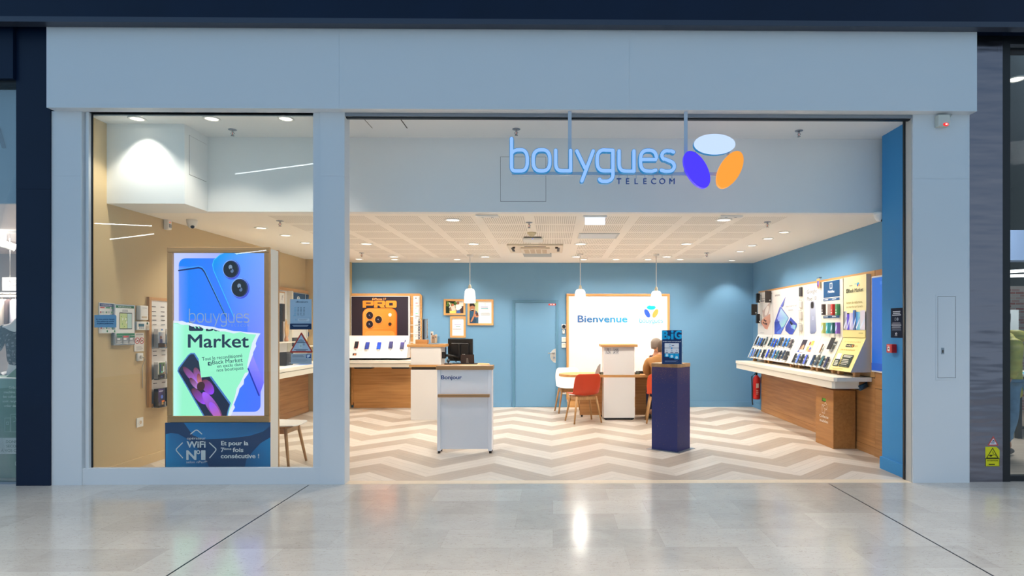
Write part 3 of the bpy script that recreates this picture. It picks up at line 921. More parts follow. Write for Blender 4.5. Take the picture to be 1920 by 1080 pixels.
def d(g):
    c = (34, 52, 84)
    g.text('«Bonjour»', 260, 212, 16, c, 0.03, 'c', width=130)
    for r in range(6):
        y = 262 + r * 15.5
        g.bars(180, y, 26, 6, 1, (110, 180, 210), 0.7)
        if r < 5 or r == 5:
            for x in (216, 246, 278): g.bars(x, y, 14, 6, 1, c, 0.8)
    g.bars(170, 350, 32, 6, 1, (110, 180, 210), 0.7); g.bars(256, 350, 22, 6, 1, (150, 160, 180), 0.7)
    g.ell(200, 394, 7, 9, (150, 190, 214)); g.rrect(222, 380, 344, 410, 12, (206, 222, 234)); g.bars(232, 388, 100, 16, 2, (110, 128, 150), 0.4)
    g.rect(136, 436, 364, 498, (22, 52, 90)); g.bars(160, 452, 176, 18, 2, (190, 206, 222), 0.45, align='c')
sticker_base('opening_hours_sign', 'pale blue opening-hours sheet stuck on the shop window', 'sign', 544, 561, 584, 618, (176, 200, 218), 5.687, 520, 530, d, pts=[(136, 176), (364, 176), (364, 498), (136, 498)])
def d(g):
    g.poly([(254, 556), (357, 728), (152, 728)], (188, 206, 222))
    c = (60, 70, 90)
    for i, (w_, y) in enumerate(((40, 606), (66, 617), (84, 628), (96, 637))): g.bars(254 - w_ / 2, y, w_, 6, 1, c, 0.8)
    for i, (w_, y) in enumerate(((150, 710), (110, 720))): g.bars(254 - w_ / 2, y, w_, 6, 1, c, 0.8)
    g.rrect(228, 646, 268, 698, 4, (206, 222, 226)).rect(238, 666, 258, 684, (180, 200, 200)).ell(282, 658, 8, 10, c).ell(282, 658, 5, 7, (188, 206, 222))
sticker_base('warning_sticker', 'red-edged triangular warning sticker on the shop window', 'sticker', 544, 622, 588, 661, (176, 62, 52), 5.687, 520, 530, d, pts=[(250, 534), (258, 532), (266, 540), (374, 732), (372, 742), (362, 746), (142, 746), (134, 740), (136, 730)])
def d(g):
    g.bars(160, 776, 136, 22, 3, (100, 112, 126), 0.4); g.bars(160, 815, 176, 30, 4, (150, 160, 170), 0.4)
    g.rect(306, 766, 358, 802, (40, 80, 140)); g.poly([(312, 776), (340, 770), (352, 782), (330, 796), (316, 792)], (220, 230, 240)); g.rect(318, 792, 330, 800, (220, 230, 240))
sticker_base('camera_notice_sticker', 'grey video-surveillance notice below the triangular window sticker', 'sticker', 545, 663, 585, 682, (172, 184, 194), 5.687, 520, 530, d, pts=[(146, 758), (366, 752), (364, 864), (146, 864)])
# white word decal
b = MB()
M_dec = bpy.data.materials.new('white_vinyl')
nt_, b_ = nodes_of(M_dec)
h_ = NT(nt_)
tl_, df_, ad_ = h_.n('ShaderNodeBsdfTranslucent'), h_.n('ShaderNodeBsdfDiffuse'), h_.n('ShaderNodeMixShader')
tl_.inputs[0].default_value = (1, 1, 1, 1); df_.inputs[0].default_value = (.95, .95, .95, 1); ad_.inputs[0].default_value = .6
tp_, mx_ = h_.n('ShaderNodeBsdfTransparent'), h_.n('ShaderNodeMixShader')
mx_.inputs[0].default_value = .85
h_.link(df_.outputs[0], ad_.inputs[1]); h_.link(tl_.outputs[0], ad_.inputs[2])
h_.link(tp_.outputs[0], mx_.inputs[1]); h_.link(ad_.outputs[0], mx_.inputs[2])
h_.link(mx_.outputs[0], nt_.nodes['Material Output'].inputs[0])
kx = 4.697
def dc(x, y): return at(310 + ((x - 112) * 0.446 + 212) / kx, 450 + ((y - 347) * 0.49 + 722) / kx, YG - 0.0044)
for n_, s_ in enumerate([q for v in LET.values() for q in v]):
    for poly in ribbon(s_, 11): b.poly([dc(*p) - Vector((0, .0001 * (n_ % 3), 0)) for p in poly], M_dec)
for i, ch in enumerate('TELECOM'):
    vs, ps = glyphs(ch, 0.0); k = 38 / caph(); xm = (min(v[0] for v in vs) + max(v[0] for v in vs)) / 2
    for p in ps: b.poly([dc(895 + i * 62 + (vs[j][0] - xm) * k, 428 - vs[j][1] * k) for j in p], M_dec)
tag(b.build('window_lettering'), 'white vinyl shop name stuck on the window across the lit poster', 'lettering')
# ------------------------------------------------------------------ ceiling fittings
def on_ceiling(px, py, z=ZLOW): return atz(px, py, z)
M_ring = mat('white_enamel', (240, 238, 232), 0.4)
ORD = ['first', 'second', 'third', 'fourth', 'fifth', 'sixth', 'seventh', 'eighth', 'ninth', 'tenth', 'eleventh', 'twelfth', 'thirteenth', 'fourteenth']
def downlight(px, py, label, z=ZLOW, r=0.075, group=None, watts=20.0, aim=None, spot=None, lit=True, color=WARM, blend=0.6):
    p = on_ceiling(px, py, z)
    t = thing('downlight', label, 'ceiling lamp', p, group=group)
    MB().lathe([(r * 1.35, 0.0), (r * 1.35, -0.006), (r * 1.05, -0.01), (r, -0.004), (r, 0.0)], p, M_ring, 24).build('ring', t)
    b = MB()
    b.lathe([(0.0001, -0.003), (r * 0.98, -0.003), (r * 0.98, 0.0)], p, M_lampw if lit else M_ring, 20)
    b.build('lamp', t)
    if watts:
        q = p + Vector((0, 0, -0.02))
        if spot: light('downlight_light', 'SPOT', q, watts, color, aim, size=0.06, parent=t, spot=radians(spot), blend=blend)
        else: light('downlight_light', 'SPOT', q, watts, color, aim, size=r, parent=t, spot=radians(128), blend=0.55)
    return t
g_ = 'flush downlights in the slotted ceiling'
for px, py, tx in ((849, 412, 'front left downlight in the slotted ceiling, nearest the bulkhead'), (1357, 412, 'front right downlight in the slotted ceiling, nearest the bulkhead'),
                   (687, 457, 'downlight at the left end of the middle ceiling row'), (888, 457, 'downlight left of the air conditioner in the middle ceiling row'), (1089, 457, 'downlight right of the air conditioner in the middle ceiling row'), (1287, 457, 'downlight at the right end of the middle ceiling row'),
                   (739, 481, 'leftmost lit downlight of the row nearest the back wall'), (910, 481, 'lit downlight just right of the left pendant lamp'), (1081, 481, 'lit downlight just left of the middle pendant lamp'), (1250, 481, 'lit downlight just right of the right pendant lamp')):
    downlight(px, py, tx, group=g_, watts=LW)
g_ = 'adjustable spots along the walls'
for i, (px, py) in enumerate(((1470, 435), (1440, 447), (1410, 460), (1388, 471), (1372, 488))):
    p = on_ceiling(px, py)
    downlight(px, py, 'tilted spot above the right phone wall, %s from the front' % ORD[i], group=g_, watts=SW if i < 4 else 60, aim=(XR - 0.15, p.y - 0.1, 0.9) if i < 4 else (3.45, YB, .9), spot=115 if i < 4 else 84, r=0.06)
for i, (px, py) in enumerate(((490, 427), (536, 441), (573, 455))):
    p = on_ceiling(px, py)
    downlight(px, py, 'tilted spot above the left counter, %s from the front' % ORD[i], group=g_, watts=SW, aim=(XL + 0.15, p.y, 0.9), spot=115, r=0.06)
for i, (px, py) in enumerate(((673, 485.5), (740, 486), (857, 486), (1094, 486), (1155, 486), (1215, 486), (1275, 486))):
    p = on_ceiling(px, py)
    downlight(px, py, 'small spot washing the back wall, %s from the left' % ORD[i], group=g_, watts=BW, aim=(p.x, YB - .1, 0.3), spot=120, r=0.06, blend=1.0)
g_ = 'front window downlights'
for i, (px, tx) in enumerate(((257, 'leftmost downlight in the high window ceiling'), (397, 'middle downlight in the high window ceiling'), (536, 'rightmost downlight in the high window ceiling'))):
    p = on_ceiling(px, 222, ZUP)
    if i == 0: downlight(px, 222, tx, ZUP, 0.06, g_, 50, aim=(p.x - .02, p.y + .02, 0), spot=100, blend=0.5)
    else: downlight(px, 222, tx, ZUP, 0.06, g_, FWT, aim=(p.x, p.y - 0.02, 0), spot=110)
def sprinkler(px, py, z, label):
    p = on_ceiling(px, py, z)
    t = thing('sprinkler', label, 'sprinkler', p, group='ceiling sprinklers')
    MB().lathe([(0.042, 0), (0.042, -0.004), (0.03, -0.008), (0.012, -0.008)], p, M_alu, 20).build('plate', t)
    b = MB().cyl(p - Vector((0, 0, 0.006)), p - Vector((0, 0, 0.03)), 0.009, M_chrome, seg=10)
    for s_ in (-1, 1): b.tube([p + Vector((s_ * 0.008, 0, -0.025)), p + Vector((s_ * 0.018, 0, -0.04)), p + Vector((s_ * 0.004, 0, -0.06))], 0.003, M_chrome, 6)
    b.lathe([(0.018, -0.062), (0.018, -0.065), (0.004, -0.058)], p, M_chrome, 12)
    hd_ = b.build('head', t)
    MB().cyl(p - Vector((0, 0, 0.03)), p - Vector((0, 0, 0.055)), 0.004, M_red, seg=8).build('bulb', hd_)
for px, py, z, tx in ((436, 243, ZUP, 'sprinkler in the high ceiling behind the window'), (968, 242, ZUP, 'sprinkler in the high ceiling above the lit word'), (1498, 245, ZUP, 'sprinkler in the high ceiling right of the orange oval'),
                      (525, 414, ZLOW, 'sprinkler at the left edge of the slotted ceiling behind the window'), (992, 417, ZLOW, 'sprinkler in front of the smoke detector'), (1439, 416, ZLOW, 'sprinkler at the right edge of the slotted ceiling'), (1325, 474, ZLOW, 'sprinkler far back at the right of the ceiling'), (678, 474, ZLOW, 'sprinkler far back at the left of the ceiling')):
    sprinkler(px, py, z, tx)
# smoke detector, access point, air conditioner, grille, exit box, emergency lights, cameras
p = on_ceiling(997, 436)
t = thing('smoke_detector', 'yellowed round smoke detector in the middle of the slotted ceiling', 'smoke detector', p)
MB().lathe([(0.06, 0), (0.06, -0.02), (0.05, -0.025)], p, mat('ivory_plastic', (226, 212, 176), 0.5), 20, caps=True).build('base', t)
MB().lathe([(0.045, -0.025), (0.04, -0.035), (0.025, -0.055), (0.001, -0.058)], p, mat('ivory_plastic', (226, 212, 176), 0.5), 20).build('head', t)
p = on_ceiling(999, 446)
t = thing('wifi_access_point', 'flat white wireless access point with a blue light on the ceiling', 'access point', p)
MB().box((p.x - 0.12, p.y - 0.1, p.z - 0.012), (p.x + 0.12, p.y + 0.1, p.z), M_black).build('mount', t)
MB().box((p.x - 0.14, p.y - 0.13, p.z - 0.05), (p.x + 0.14, p.y + 0.13, p.z - 0.013), M_ring, 0.015).build('body', t)
MB().ball(p + Vector((0, -0.131, -0.032)), 0.006, mat('blue_led', (110, 130, 255), 0.5, emit=2), 8).build('light', t)
p0, p1 = on_ceiling(950, 457.5), on_ceiling(1056, 457.5)
t = thing('air_conditioner', 'square cream ceiling air conditioner with a slatted grille', 'air conditioner', ((p0.x + p1.x) / 2, p0.y + 0.42, ZLOW))
x0, x1, y0, y1 = p0.x, p1.x, p0.y, p0.y + 0.86
M_ac = mat('cream_plastic', (238, 226, 206), 0.5)
MB().box((x0, y0, ZLOW - 0.03), (x1, y1, ZLOW), M_ac, 0.012).build('casing', t)
b = MB()
M_vent = mat('dark_vent', (70, 60, 50), 0.6)
for a, c in (((x0 + .26, y0 + .045), (x1 - .26, y0 + .085)), ((x0 + .26, y1 - .085), (x1 - .26, y1 - .045)), ((x0 + .05, y0 + .2), (x0 + .09, y1 - .2)), ((x1 - .09, y0 + .2), (x1 - .05, y1 - .2))):
    b.box((a[0], a[1], ZLOW - 0.032), (c[0], c[1], ZLOW - 0.03), M_vent)
b.build('vent', t)
b = MB().box((x0 + .2, y0 + .14, ZLOW - 0.06), (x1 - .2, y1 - .14, ZLOW - 0.03), M_ac, 0.012)
M_gr = mat('tan_grille', (206, 186, 158), 0.6)
for k in range(4):
    xa = x0 + .24 + k * (x1 - x0 - .48) / 4
    b.box((xa + .01, y0 + .2, ZLOW - 0.0625), (xa + (x1 - x0 - .48) / 4 - .01, y1 - .2, ZLOW - 0.06), M_gr)
b.build('grille', t)
for sx_ in (x0 + .1, x1 - .1): MB().cyl((sx_, y0 + .1, ZLOW - .03), (sx_, y0 + .1, ZLOW - .055), 0.022, M_vent, seg=10).build('corner_cap', t)
p0, p1, p2 = on_ceiling(1086, 437), on_ceiling(1162, 437), on_ceiling(1156, 446.5)
t = thing('ceiling_grille', 'bluish-white flat ceiling grille right of the air conditioner', 'vent', ((p0.x + p1.x) / 2, p0.y + .2, ZLOW))
MB().box((p0.x, p0.y, ZLOW - .008), (p1.x, p2.y, ZLOW), mat('grille_rim', (190, 196, 200), 0.5)).build('rim', t)
MB().box((p0.x + .03, p0.y + .03, ZLOW - .010), (p1.x - .03, p2.y - .03, ZLOW - .008), mat('grille_face', (214, 222, 228), 0.5)).build('face', t)
p0, p1, p2 = on_ceiling(980, 474), on_ceiling(1034, 474), on_ceiling(1034, 481)
bx_ = bx('ceiling_vent', (p0.x, p0.y, ZLOW - .008), (p1.x, p2.y, ZLOW), mat('vent_grey', (176, 180, 178), 0.5))
tag(bx_, 'small grey vent set in the ceiling behind the air conditioner', 'vent')
YE = on_ceiling(1115, 400).y + 0.12
p0, p1 = at(1097, 421, YE), at(1134.5, 402, YE)
t = thing('exit_lightbox', 'blank glowing white box sign hung from the front of the slotted ceiling', 'lit sign', ((p0.x + p1.x) / 2, YE, ZLOW))
MB().box((p0.x - .02, YE - 0.01, ZLOW - .022), (p1.x + .02, YE + .05, ZLOW), M_ring).build('housing', t)
MB().box((p0.x, YE, p0.z), (p1.x, YE + .03, ZLOW - .023), mat('exit_glow', (224, 236, 255), 0.4, emit=1.3)).build('panel', t)
for px0_, px1_, py, tx in ((892, 935, 404, 'flat white emergency light near the front left ceiling downlight'), (1349, 1391, 404.5, 'flat white emergency light near the front right ceiling downlight')):
    p0, p1 = on_ceiling(px0_, py), on_ceiling(px1_, py)
    t = thing('emergency_light', tx, 'emergency light', ((p0.x + p1.x) / 2, p0.y, ZLOW), group='ceiling emergency lights')
    MB().box((p0.x, p0.y - .05, ZLOW - .02), (p1.x, p0.y + .05, ZLOW), M_ring, 0.006).build('body', t)
    for f_ in (.3, .72): MB().cyl((p0.x + (p1.x - p0.x) * f_, p0.y, ZLOW - .022), (p0.x + (p1.x - p0.x) * f_, p0.y, ZLOW - .0195), .016, M_alu, seg=12).build('lens', t)
def dome(px, py, tx):
    p = on_ceiling(px, py)
    t = thing('dome_camera', tx, 'security camera', p, group='dome cameras')
    MB().lathe([(.06, 0), (.06, -.02), (.058, -.03)], p, M_ring, 24, caps=True).build('base', t)
    hs_ = MB().lathe([(.058, -.03), (.05, -.06), (.032, -.09), (.02, -.098), (.001, -.10)], p, M_ring, 24).build('housing', t)
    MB().ball(p + Vector((.018, -.022, -.082)), .022, M_black, 12).build('lens', hs_)
dome(360, 412.5, 'white dome camera under the boxed-out block behind the shop window')
dome(1649, 398.5, 'white dome camera beside the top of the blue pier')
p = atx(316, 419, XL + 0.04)
t = thing('motion_sensor', 'small white motion sensor high on the beige wall', 'sensor', p)
MB().box((XL, p.y - .035, p.z - .075), (XL + .06, p.y + .035, p.z + .075), M_ring, .012).build('body', t)
MB().box((XL + .058, p.y - .022, p.z - .05), (XL + .064, p.y + .022, p.z - .01), mat('grey_lens', (160, 164, 170), .3)).build('lens', t)
MB().ball((XL + .062, p.y - .01, p.z + .01), .006, mat('orange_led', (255, 90, 40), .5, emit=1.5), 8).build('light', t)
# service hatches
def hatch_y(name, label, a, c, Y, m, parent=None):
    b = MB()
    x0, x1, z0, z1 = a.x, c.x, min(a.z, c.z), max(a.z, c.z)
    w_ = .018
    b.box((x0 - w_, Y - .004, z0 - w_), (x1 + w_, Y, z0), m).box((x0 - w_, Y - .004, z1), (x1 + w_, Y, z1 + w_), m).box((x0 - w_, Y - .004, z0), (x0, Y, z1), m).box((x1, Y - .004, z0), (x1 + w_, Y, z1), m)
    t = thing(name, label, 'hatch', ((x0 + x1) / 2, Y, z0))
    b.build('rim', t)
    MB().box((x0 + .004, Y - .003, z0 + .004), (x1 - .004, Y, z1 - .004), m).build('panel', t)
    MB().box((x0 + .001, Y - .0015, z0 + .001), (x1 - .001, Y - .0002, z1 - .001), M_vent).build('gap', t)
    return t
hatch_y('service_hatch', 'square service hatch in the bulkhead behind the lit word', at(938, 378, YH), at(1024, 294, YH), YH, M_wall)
t = thing('service_hatch', 'service hatch in the side of the boxed-out block high behind the window', 'hatch', (xb1, 6.56, 2.95))
y0_, y1_ = 6.44, 6.76
z0_, z1_ = 3.10, 3.50
MB().box((xb1, y0_ - .003, z0_ - .003), (xb1 + .0015, y1_, z1_ + .003), mat('gap_grey', (110, 108, 104), .7)).build('gap', t)
MB().box((xb1, y0_, z0_), (xb1 + .004, y1_ - .002, z1_), M_wall).build('panel', t)
p0, p1 = atz(683, 222, ZUP), atz(747, 240, ZUP)
t = thing('service_hatch', 'flat service hatch in the high ceiling at the left of the opening', 'hatch', ((p0.x + p1.x) / 2, p1.y, ZUP))
MB().box((p0.x - .01, 6.2, ZUP - .0015), (p0.x + .36, p1.y + .005, ZUP), M_vent).build('gap', t)
MB().box((p0.x, 6.2, ZUP - .004), (p0.x + .35, p1.y, ZUP - .0005), M_wall).build('panel', t)
# pillar fittings: door of the white pillar, alarm beacon
t = hatch_y('pillar_hatch', 'tall flush hatch with a small lock in the right white pillar', at(1757.5, 709, YF), at(1791.5, 555.5, YF), YF, M_white)
p = at(1767, 658, YF)
MB().box((p.x - .013, YF - .007, p.z - .03), (p.x + .013, YF - .003, p.z + .03), M_alu).box((p.x - .006, YF - .0085, p.z - .018), (p.x + .006, YF - .007, p.z + .01), M_vent).build('lock', t)
p0, p1 = at(1758, 238, 6.0), at(1780, 212, 6.0)
t = thing('alarm_beacon', 'beige alarm box with a glowing red lamp under the fascia on the right pillar', 'alarm', ((p0.x + p1.x) / 2, 6.02, p0.z))
M_be = mat('beige_plastic', (214, 214, 204), .5)
MB().box((p0.x, 5.985, p0.z + .005), (p1.x, YF - .001, ZT - .02), M_be, .006).build('box', t)
q = at(1774, 233, 5.98)
MB().ball(q + Vector((0, .004, 0)), .024, mat('red_lamp', (255, 40, 40), .4, emit=1.25), 14, (1.15, .4, .7)).build('lamp', t)
MB().ball(q + Vector((0, -.006, 0)), .008, mat('red_lamp_core', (255, 200, 190), .4, emit=2), 10, (1.4, .6, .8)).build('bulb', t)
MB().tube([(p1.x - .005, 6.03, ZT - .05), (p1.x + .03, 6.04, ZT - .03), (p1.x + .05, 6.04, ZT - .002)], .004, M_be, 6).build('cable', t)

# ------------------------------------------------------------------ pendant lamps
def pendant(px, py_top, py_bot, py_c, tx):
    pc = on_ceiling(px, py_c)
    Y = pc.y
    zt_, zb_ = Z_(py_top, Y), Z_(py_bot, Y)
    t = thing('pendant_lamp', tx, 'pendant lamp', pc, group='white glass pendant lamps')
    MB().cyl(pc, pc - Vector((0, 0, .03)), .05, M_ring, seg=20).build('ceiling_cap', t)
    MB().cyl(pc - Vector((0, 0, .03)), (pc.x, Y, zt_ + .05), .006, M_ring, seg=8).build('cord', t)
    MB().lathe([(.01, .07), (.02, .055), (.032, .0), (.03, -.01)], (pc.x, Y, zt_), mat('ivory_socket', (232, 222, 198), .5), 16).build('socket', t)
    h_ = zt_ - zb_
    MB().lathe([(.03, 0), (.05, -.004), (.066, -.013), (.078, -.028), (.086, -.05), (.092, -.09), (.096, -.15), (.100, -h_), (.096, -h_), (.091, -.13), (.08, -.05), (.06, -.02), (.03, -.01)], (pc.x, Y, zt_), mat('pendant_glass', (255, 247, 236), .3, emit=1.25), 28).build('shade', t)
    MB().ball((pc.x, Y, zt_ - .15), .045, M_lampw, 12).build('bulb', t)
    light('pendant_light', 'POINT', (pc.x, Y, zb_ - .03), PW, WARM, size=.08, parent=t)
pendant(881, 541, 568, 477.5, 'left pendant lamp, in front of the framed certificates')
pendant(1088, 542, 569, 476, 'middle pendant lamp, at the left end of the welcome panel')
pendant(1230.5, 545, 573, 476.5, 'right pendant lamp, at the right end of the welcome panel')

# ------------------------------------------------------------------ back door and its devices
t = thing('door_1', 'flush light blue door with a half-round steel handle plate', 'door', ((xd0 + xd1) / 2, YB, 0), kind='structure')
zd = Z_(562.5, 12)
b = MB()
M_bluef = mat('light_blue_frame', (84, 132, 162), .5)
b.box((xd0, YB - .03, 0), (xd0 + .05, YB, zd), M_bluef).box((xd1 - .05, YB - .03, 0), (xd1, YB, zd), M_bluef).box((xd0 + .05, YB - .03, zd - .05), (xd1 - .05, YB, zd), M_bluef)
b.build('door_frame', t)
lf = bx('door_leaf', (xd0 + .055, YB - .022, .008), (xd1 - .055, YB - .004, zd - .055), M_blue, t)
b = MB()
hc = at(1041, 667, YB - .024); R = .125
pts = [(0, R * 1.12)] + [(-R * sin(radians(a)), R * 1.12 * cos(radians(a))) for a in range(8, 180, 8)] + [(0, -R * 1.12)]
b.prism([(x + .028, y) for x, y in pts], (hc.x, YB - .025, hc.z), (1, 0, 0), (0, 0, 1), (0, .003, 0), mat('satin_plate', (206, 202, 194), .35, metal=.3))
b.build('handle_plate', lf)
b = MB()
hx, hz = X_(1039, 12), Z_(662, 12)
b.cyl((hx, YB - .025, hz), (hx, YB - .07, hz), .016, M_chrome, seg=12).tube([(hx, YB - .065, hz), (hx - .03, YB - .07, hz), (hx - .12, YB - .07, hz)], .012, M_chrome, 10)
b.build('handle', lf)
MB().cyl((hx, YB - .025, hz - .09), (hx, YB - .045, hz - .09), .022, M_chrome, seg=16).build('lock', lf)
g = G(at(1028.5, 572.5, YB - .0225), (1, 0, 0), (0, 0, 1), (0, -1, 0), T=(0, 0, .0103, -.0103))
g.rect(0, 0, 14.5, -3.2, (226, 56, 48)).bars(2.5, -2.3, 4.5, 1.6, 1, (250, 240, 236), .9).bars(8, -2.3, 4, 1.6, 1, (250, 240, 236), .9)
g.build('notice', lf)
def device(name, label, cat, px0, px1, py0, py1, m, Y=YB, dep=.03, group=None):
    a, c = at(px0, py1, Y), at(px1, py0, Y)
    t = thing(name, label, cat, ((a.x + c.x) / 2, Y, a.z), group=group)
    MB().box((a.x, Y - dep, a.z), (c.x, Y - .0005, c.z), m, .006).build('body', t)
    return t, a, c
t, a, c = device('thermostat', 'square wall device with a round black dial beside the welcome panel', 'thermostat', 1053, 1061.3, 608, 616.5, M_ring)
MB().cyl(((a.x + c.x) / 2, YB - .03, (a.z + c.z) / 2), ((a.x + c.x) / 2, YB - .05, (a.z + c.z) / 2), .034, mat('dark_dial', (30, 34, 46), .2), seg=24).build('dial', t)
t, a, c = device('card_reader', 'tiny white reader below the round-dial device', 'reader', 1054.6, 1058.8, 618, 625.5, M_ring)
MB().box(((a.x + c.x) / 2 - .008, YB - .034, (a.z + c.z) / 2 + .005), ((a.x + c.x) / 2 + .008, YB - .03, (a.z + c.z) / 2 + .025), M_black).build('sensor', t)
for i, (y0_, y1_, tx) in enumerate(((632, 641.5, 'upper of two white switches beside the welcome panel'), (643, 652, 'lower of two white switches beside the welcome panel'))):
    t, a, c = device('wall_switch', tx, 'switch', 1053, 1061.3, y0_, y1_, M_ring, group='switches by the door')
    MB().box((a.x + .015, YB - .034, a.z + .015), (c.x - .015, YB - .03, c.z - .015), M_cream, .003).build('rocker', t)
    bx('label_strip', (a.x + .02, YB - .0345, c.z - .04), (c.x - .02, YB - .0338, c.z - .03), M_gr, t)
t, a, c = device('power_socket', 'white power socket low on the blue wall behind the chairs', 'socket', 1053.5, 1061.8, 730, 739, M_ring, dep=.012)
MB().cyl(((a.x + c.x) / 2, YB - .012, (a.z + c.z) / 2), ((a.x + c.x) / 2, YB - .016, (a.z + c.z) / 2), .026, M_cream, seg=20).cyl(((a.x + c.x) / 2, YB - .0165, (a.z + c.z) / 2), ((a.x + c.x) / 2, YB - .0155, (a.z + c.z) / 2), .018, M_alu, seg=16).build('outlet', t)

# ------------------------------------------------------------------ welcome panel
wx0, wx1, wz1 = X_(1062, 11.93), X_(1256, 11.93), Z_(550.5, 11.93)
YW = 11.93
t = thing('welcome_panel', 'tall white welcome panel in an oak frame, with coloured wording and logo', 'panel', ((wx0 + wx1) / 2, YB, 0))
fw = .047
bx('back_panel', (wx0 + .01, YW + .012, .11), (wx1 - .01, YB - .0005, wz1 - .01), mat('warm_white_panel', (240, 236, 230), .6), t)
bx('frame', (wx0, YW, wz1 - fw), (wx1, YB - .001, wz1), M_oak, t, .006)
bx('frame', (wx0, YW, .2), (wx0 + fw, YB - .001, wz1 - fw), M_oakz, t, .006)
bx('frame', (wx1 - fw, YW, .2), (wx1, YB - .001, wz1 - fw), M_oakz, t, .006)
bx('frame', (wx0, YW, .15), (wx1, YB - .001, .2), M_oak, t, .006)
bx('plinth', (wx0 + .02, YW + .01, 0), (wx1 - .02, YB - .001, .149), M_oak, t)
g = gfront(1062, 550, YW + .004, 6.75, 1030, 530)
DB, CY = (54, 88, 130), (96, 196, 226)
g.text('Bienvenue', 362, 500, 84, (50, 92, 150), .03, width=625, c2=(50, 165, 214))
g.ell(1292, 314, 57, 27, (10, 214, 246)).ell(1240, 388, 29, 58, (46, 88, 236), -.5 + pi * 0).ell(1344, 388, 29, 58, (250, 160, 74), .5)
for s_ in [q for v in LET.values() for q in v]:
    g.line([(1142 + (x - 97) * .249, 449 + (y - 100) * .222) for x, y in s_], 7, (70, 180, 214))
g.text('TELECOM', 1342, 524, 7, (150, 180, 200), 0, width=100)
o = g.build('lettering', t)
# frames on the back wall
def frame_y(name, label, px0, px1, py0, py1, draw, fwid=.038, Y=YB, kx=6.75, ox=760, oy=540, cat='picture frame'):
    a, c = at(px0, py1, Y), at(px1, py0, Y)
    t = thing(name, label, cat, ((a.x + c.x) / 2, Y, a.z), group='oak frames on the back wall')
    b = MB()
    b.box((a.x, Y - .035, c.z - fwid), (c.x, Y - .001, c.z), M_oak).box((a.x, Y - .035, a.z), (c.x, Y - .001, a.z + fwid), M_oak)
    b.box((a.x, Y - .035, a.z + fwid), (a.x + fwid, Y - .001, c.z - fwid), M_oakz).box((c.x - fwid, Y - .035, a.z + fwid), (c.x, Y - .001, c.z - fwid), M_oakz)
    b.build('frame', t)
    mt_ = bx('mount', (a.x + fwid * .9, Y - .012, a.z + fwid * .9), (c.x - fwid * .9, Y - .001, c.z - fwid * .9), M_lam, t)
    g = gfront(px0, py0, Y - .0125, kx, ox, oy)
    draw(g)
    return g.build('print', mt_)
def d(g):
    g.rect(514, 164, 742, 318, (226, 226, 220))
    g.poly([(514, 164), (640, 164), (600, 220), (560, 260), (560, 318), (514, 318)], (24, 46, 30))
    for i in range(26): g.ell(524 + random.random() * 130, 170 + random.random() * 70, 10 + random.random() * 12, 9, random.choice([(58, 96, 40), (90, 128, 56), (36, 66, 34), (120, 150, 70)]))
    g.poly([(690, 240), (742, 225), (742, 318), (690, 318)], (60, 46, 50)).poly([(560, 250), (640, 240), (690, 262), (700, 318), (560, 318)], (150, 120, 92))
    g.ell(668, 190, 16, 20, (150, 96, 70)).poly([(640, 210), (700, 206), (716, 250), (670, 286), (640, 270)], (232, 226, 222)).poly([(650, 285), (690, 275), (700, 318), (650, 318)], (60, 96, 160))
    g.ell(600, 214, 15, 18, (190, 110, 80)).poly([(578, 232), (625, 228), (640, 280), (590, 290)], (220, 200, 186)).line([(560, 190), (576, 230), (560, 244)], 12, (226, 214, 200)).poly([(560, 290), (640, 284), (640, 318), (565, 318)], (236, 214, 110))
frame_y('photo_frame', 'landscape oak frame holding a photo of two people outdoors', 832.5, 873, 561, 591, d)
def d(g):
    g.rect(588, 382, 746, 610, (244, 244, 242))
    g.ell(666, 430, 17, 19, (200, 204, 210)).ell(666, 430, 13, 15, (244, 244, 242)).line([(655, 430), (664, 438), (678, 420)], 4, (190, 194, 200))
    g.bars(622, 460, 90, 9, 1, (150, 150, 190), .9).bars(638, 478, 58, 9, 1, (130, 170, 150), .9).bars(600, 516, 134, 9, 1, (150, 154, 160), .8).bars(612, 540, 110, 20, 2, (204, 208, 212), .5)
frame_y('certificate_frame', 'small upright oak frame with a certificate, above the black monitor', 844.5, 873.5, 593, 633, d)
def d(g):
    g.rect(810, 166, 1096, 452, (244, 244, 242))
    g.rect(810, 166, 924, 450, [(130, 150, 90), (180, 196, 130), (190, 186, 160), (110, 130, 110)])
    g.poly([(810, 290), (850, 270), (900, 290), (924, 330), (924, 450), (810, 450)], (44, 84, 112)).poly([(810, 380), (860, 360), (900, 400), (890, 450), (830, 450)], (34, 64, 90))
    g.ell(846, 246, 34, 48, (168, 112, 80)).poly([(810, 210), (826, 192), (868, 194), (884, 222), (880, 236), (850, 222), (814, 236)], (36, 28, 26)).poly([(828, 262), (870, 264), (862, 292), (836, 292)], (70, 44, 34)).line([(834, 270), (862, 270)], 7, (236, 226, 220))
    g.line([(836, 420), (870, 350), (880, 290)], 20, (176, 120, 86)).ell(904, 350, 26, 22, (180, 124, 90)).rrect(896, 312, 922, 352, 5, (70, 40, 40))
    g.line([(1000, 198), (1018, 198), (1018, 224), (1000, 224), (1000, 198)], 3, (170, 174, 182))
    g.bars(954, 238, 110, 9, 1, (150, 150, 196), .9).bars(958, 255, 104, 9, 1, (110, 180, 190), .9).bars(958, 272, 100, 5, 1, (214, 180, 180), .8)
    g.bars(944, 314, 136, 38, 3, (150, 156, 164), .45, align='c').bars(946, 372, 100, 46, 4, (210, 212, 216), .35)
frame_y('certificate_frame', 'large oak frame with a bearded man in blue and a printed sheet', 877, 925.5, 561.5, 610, d)

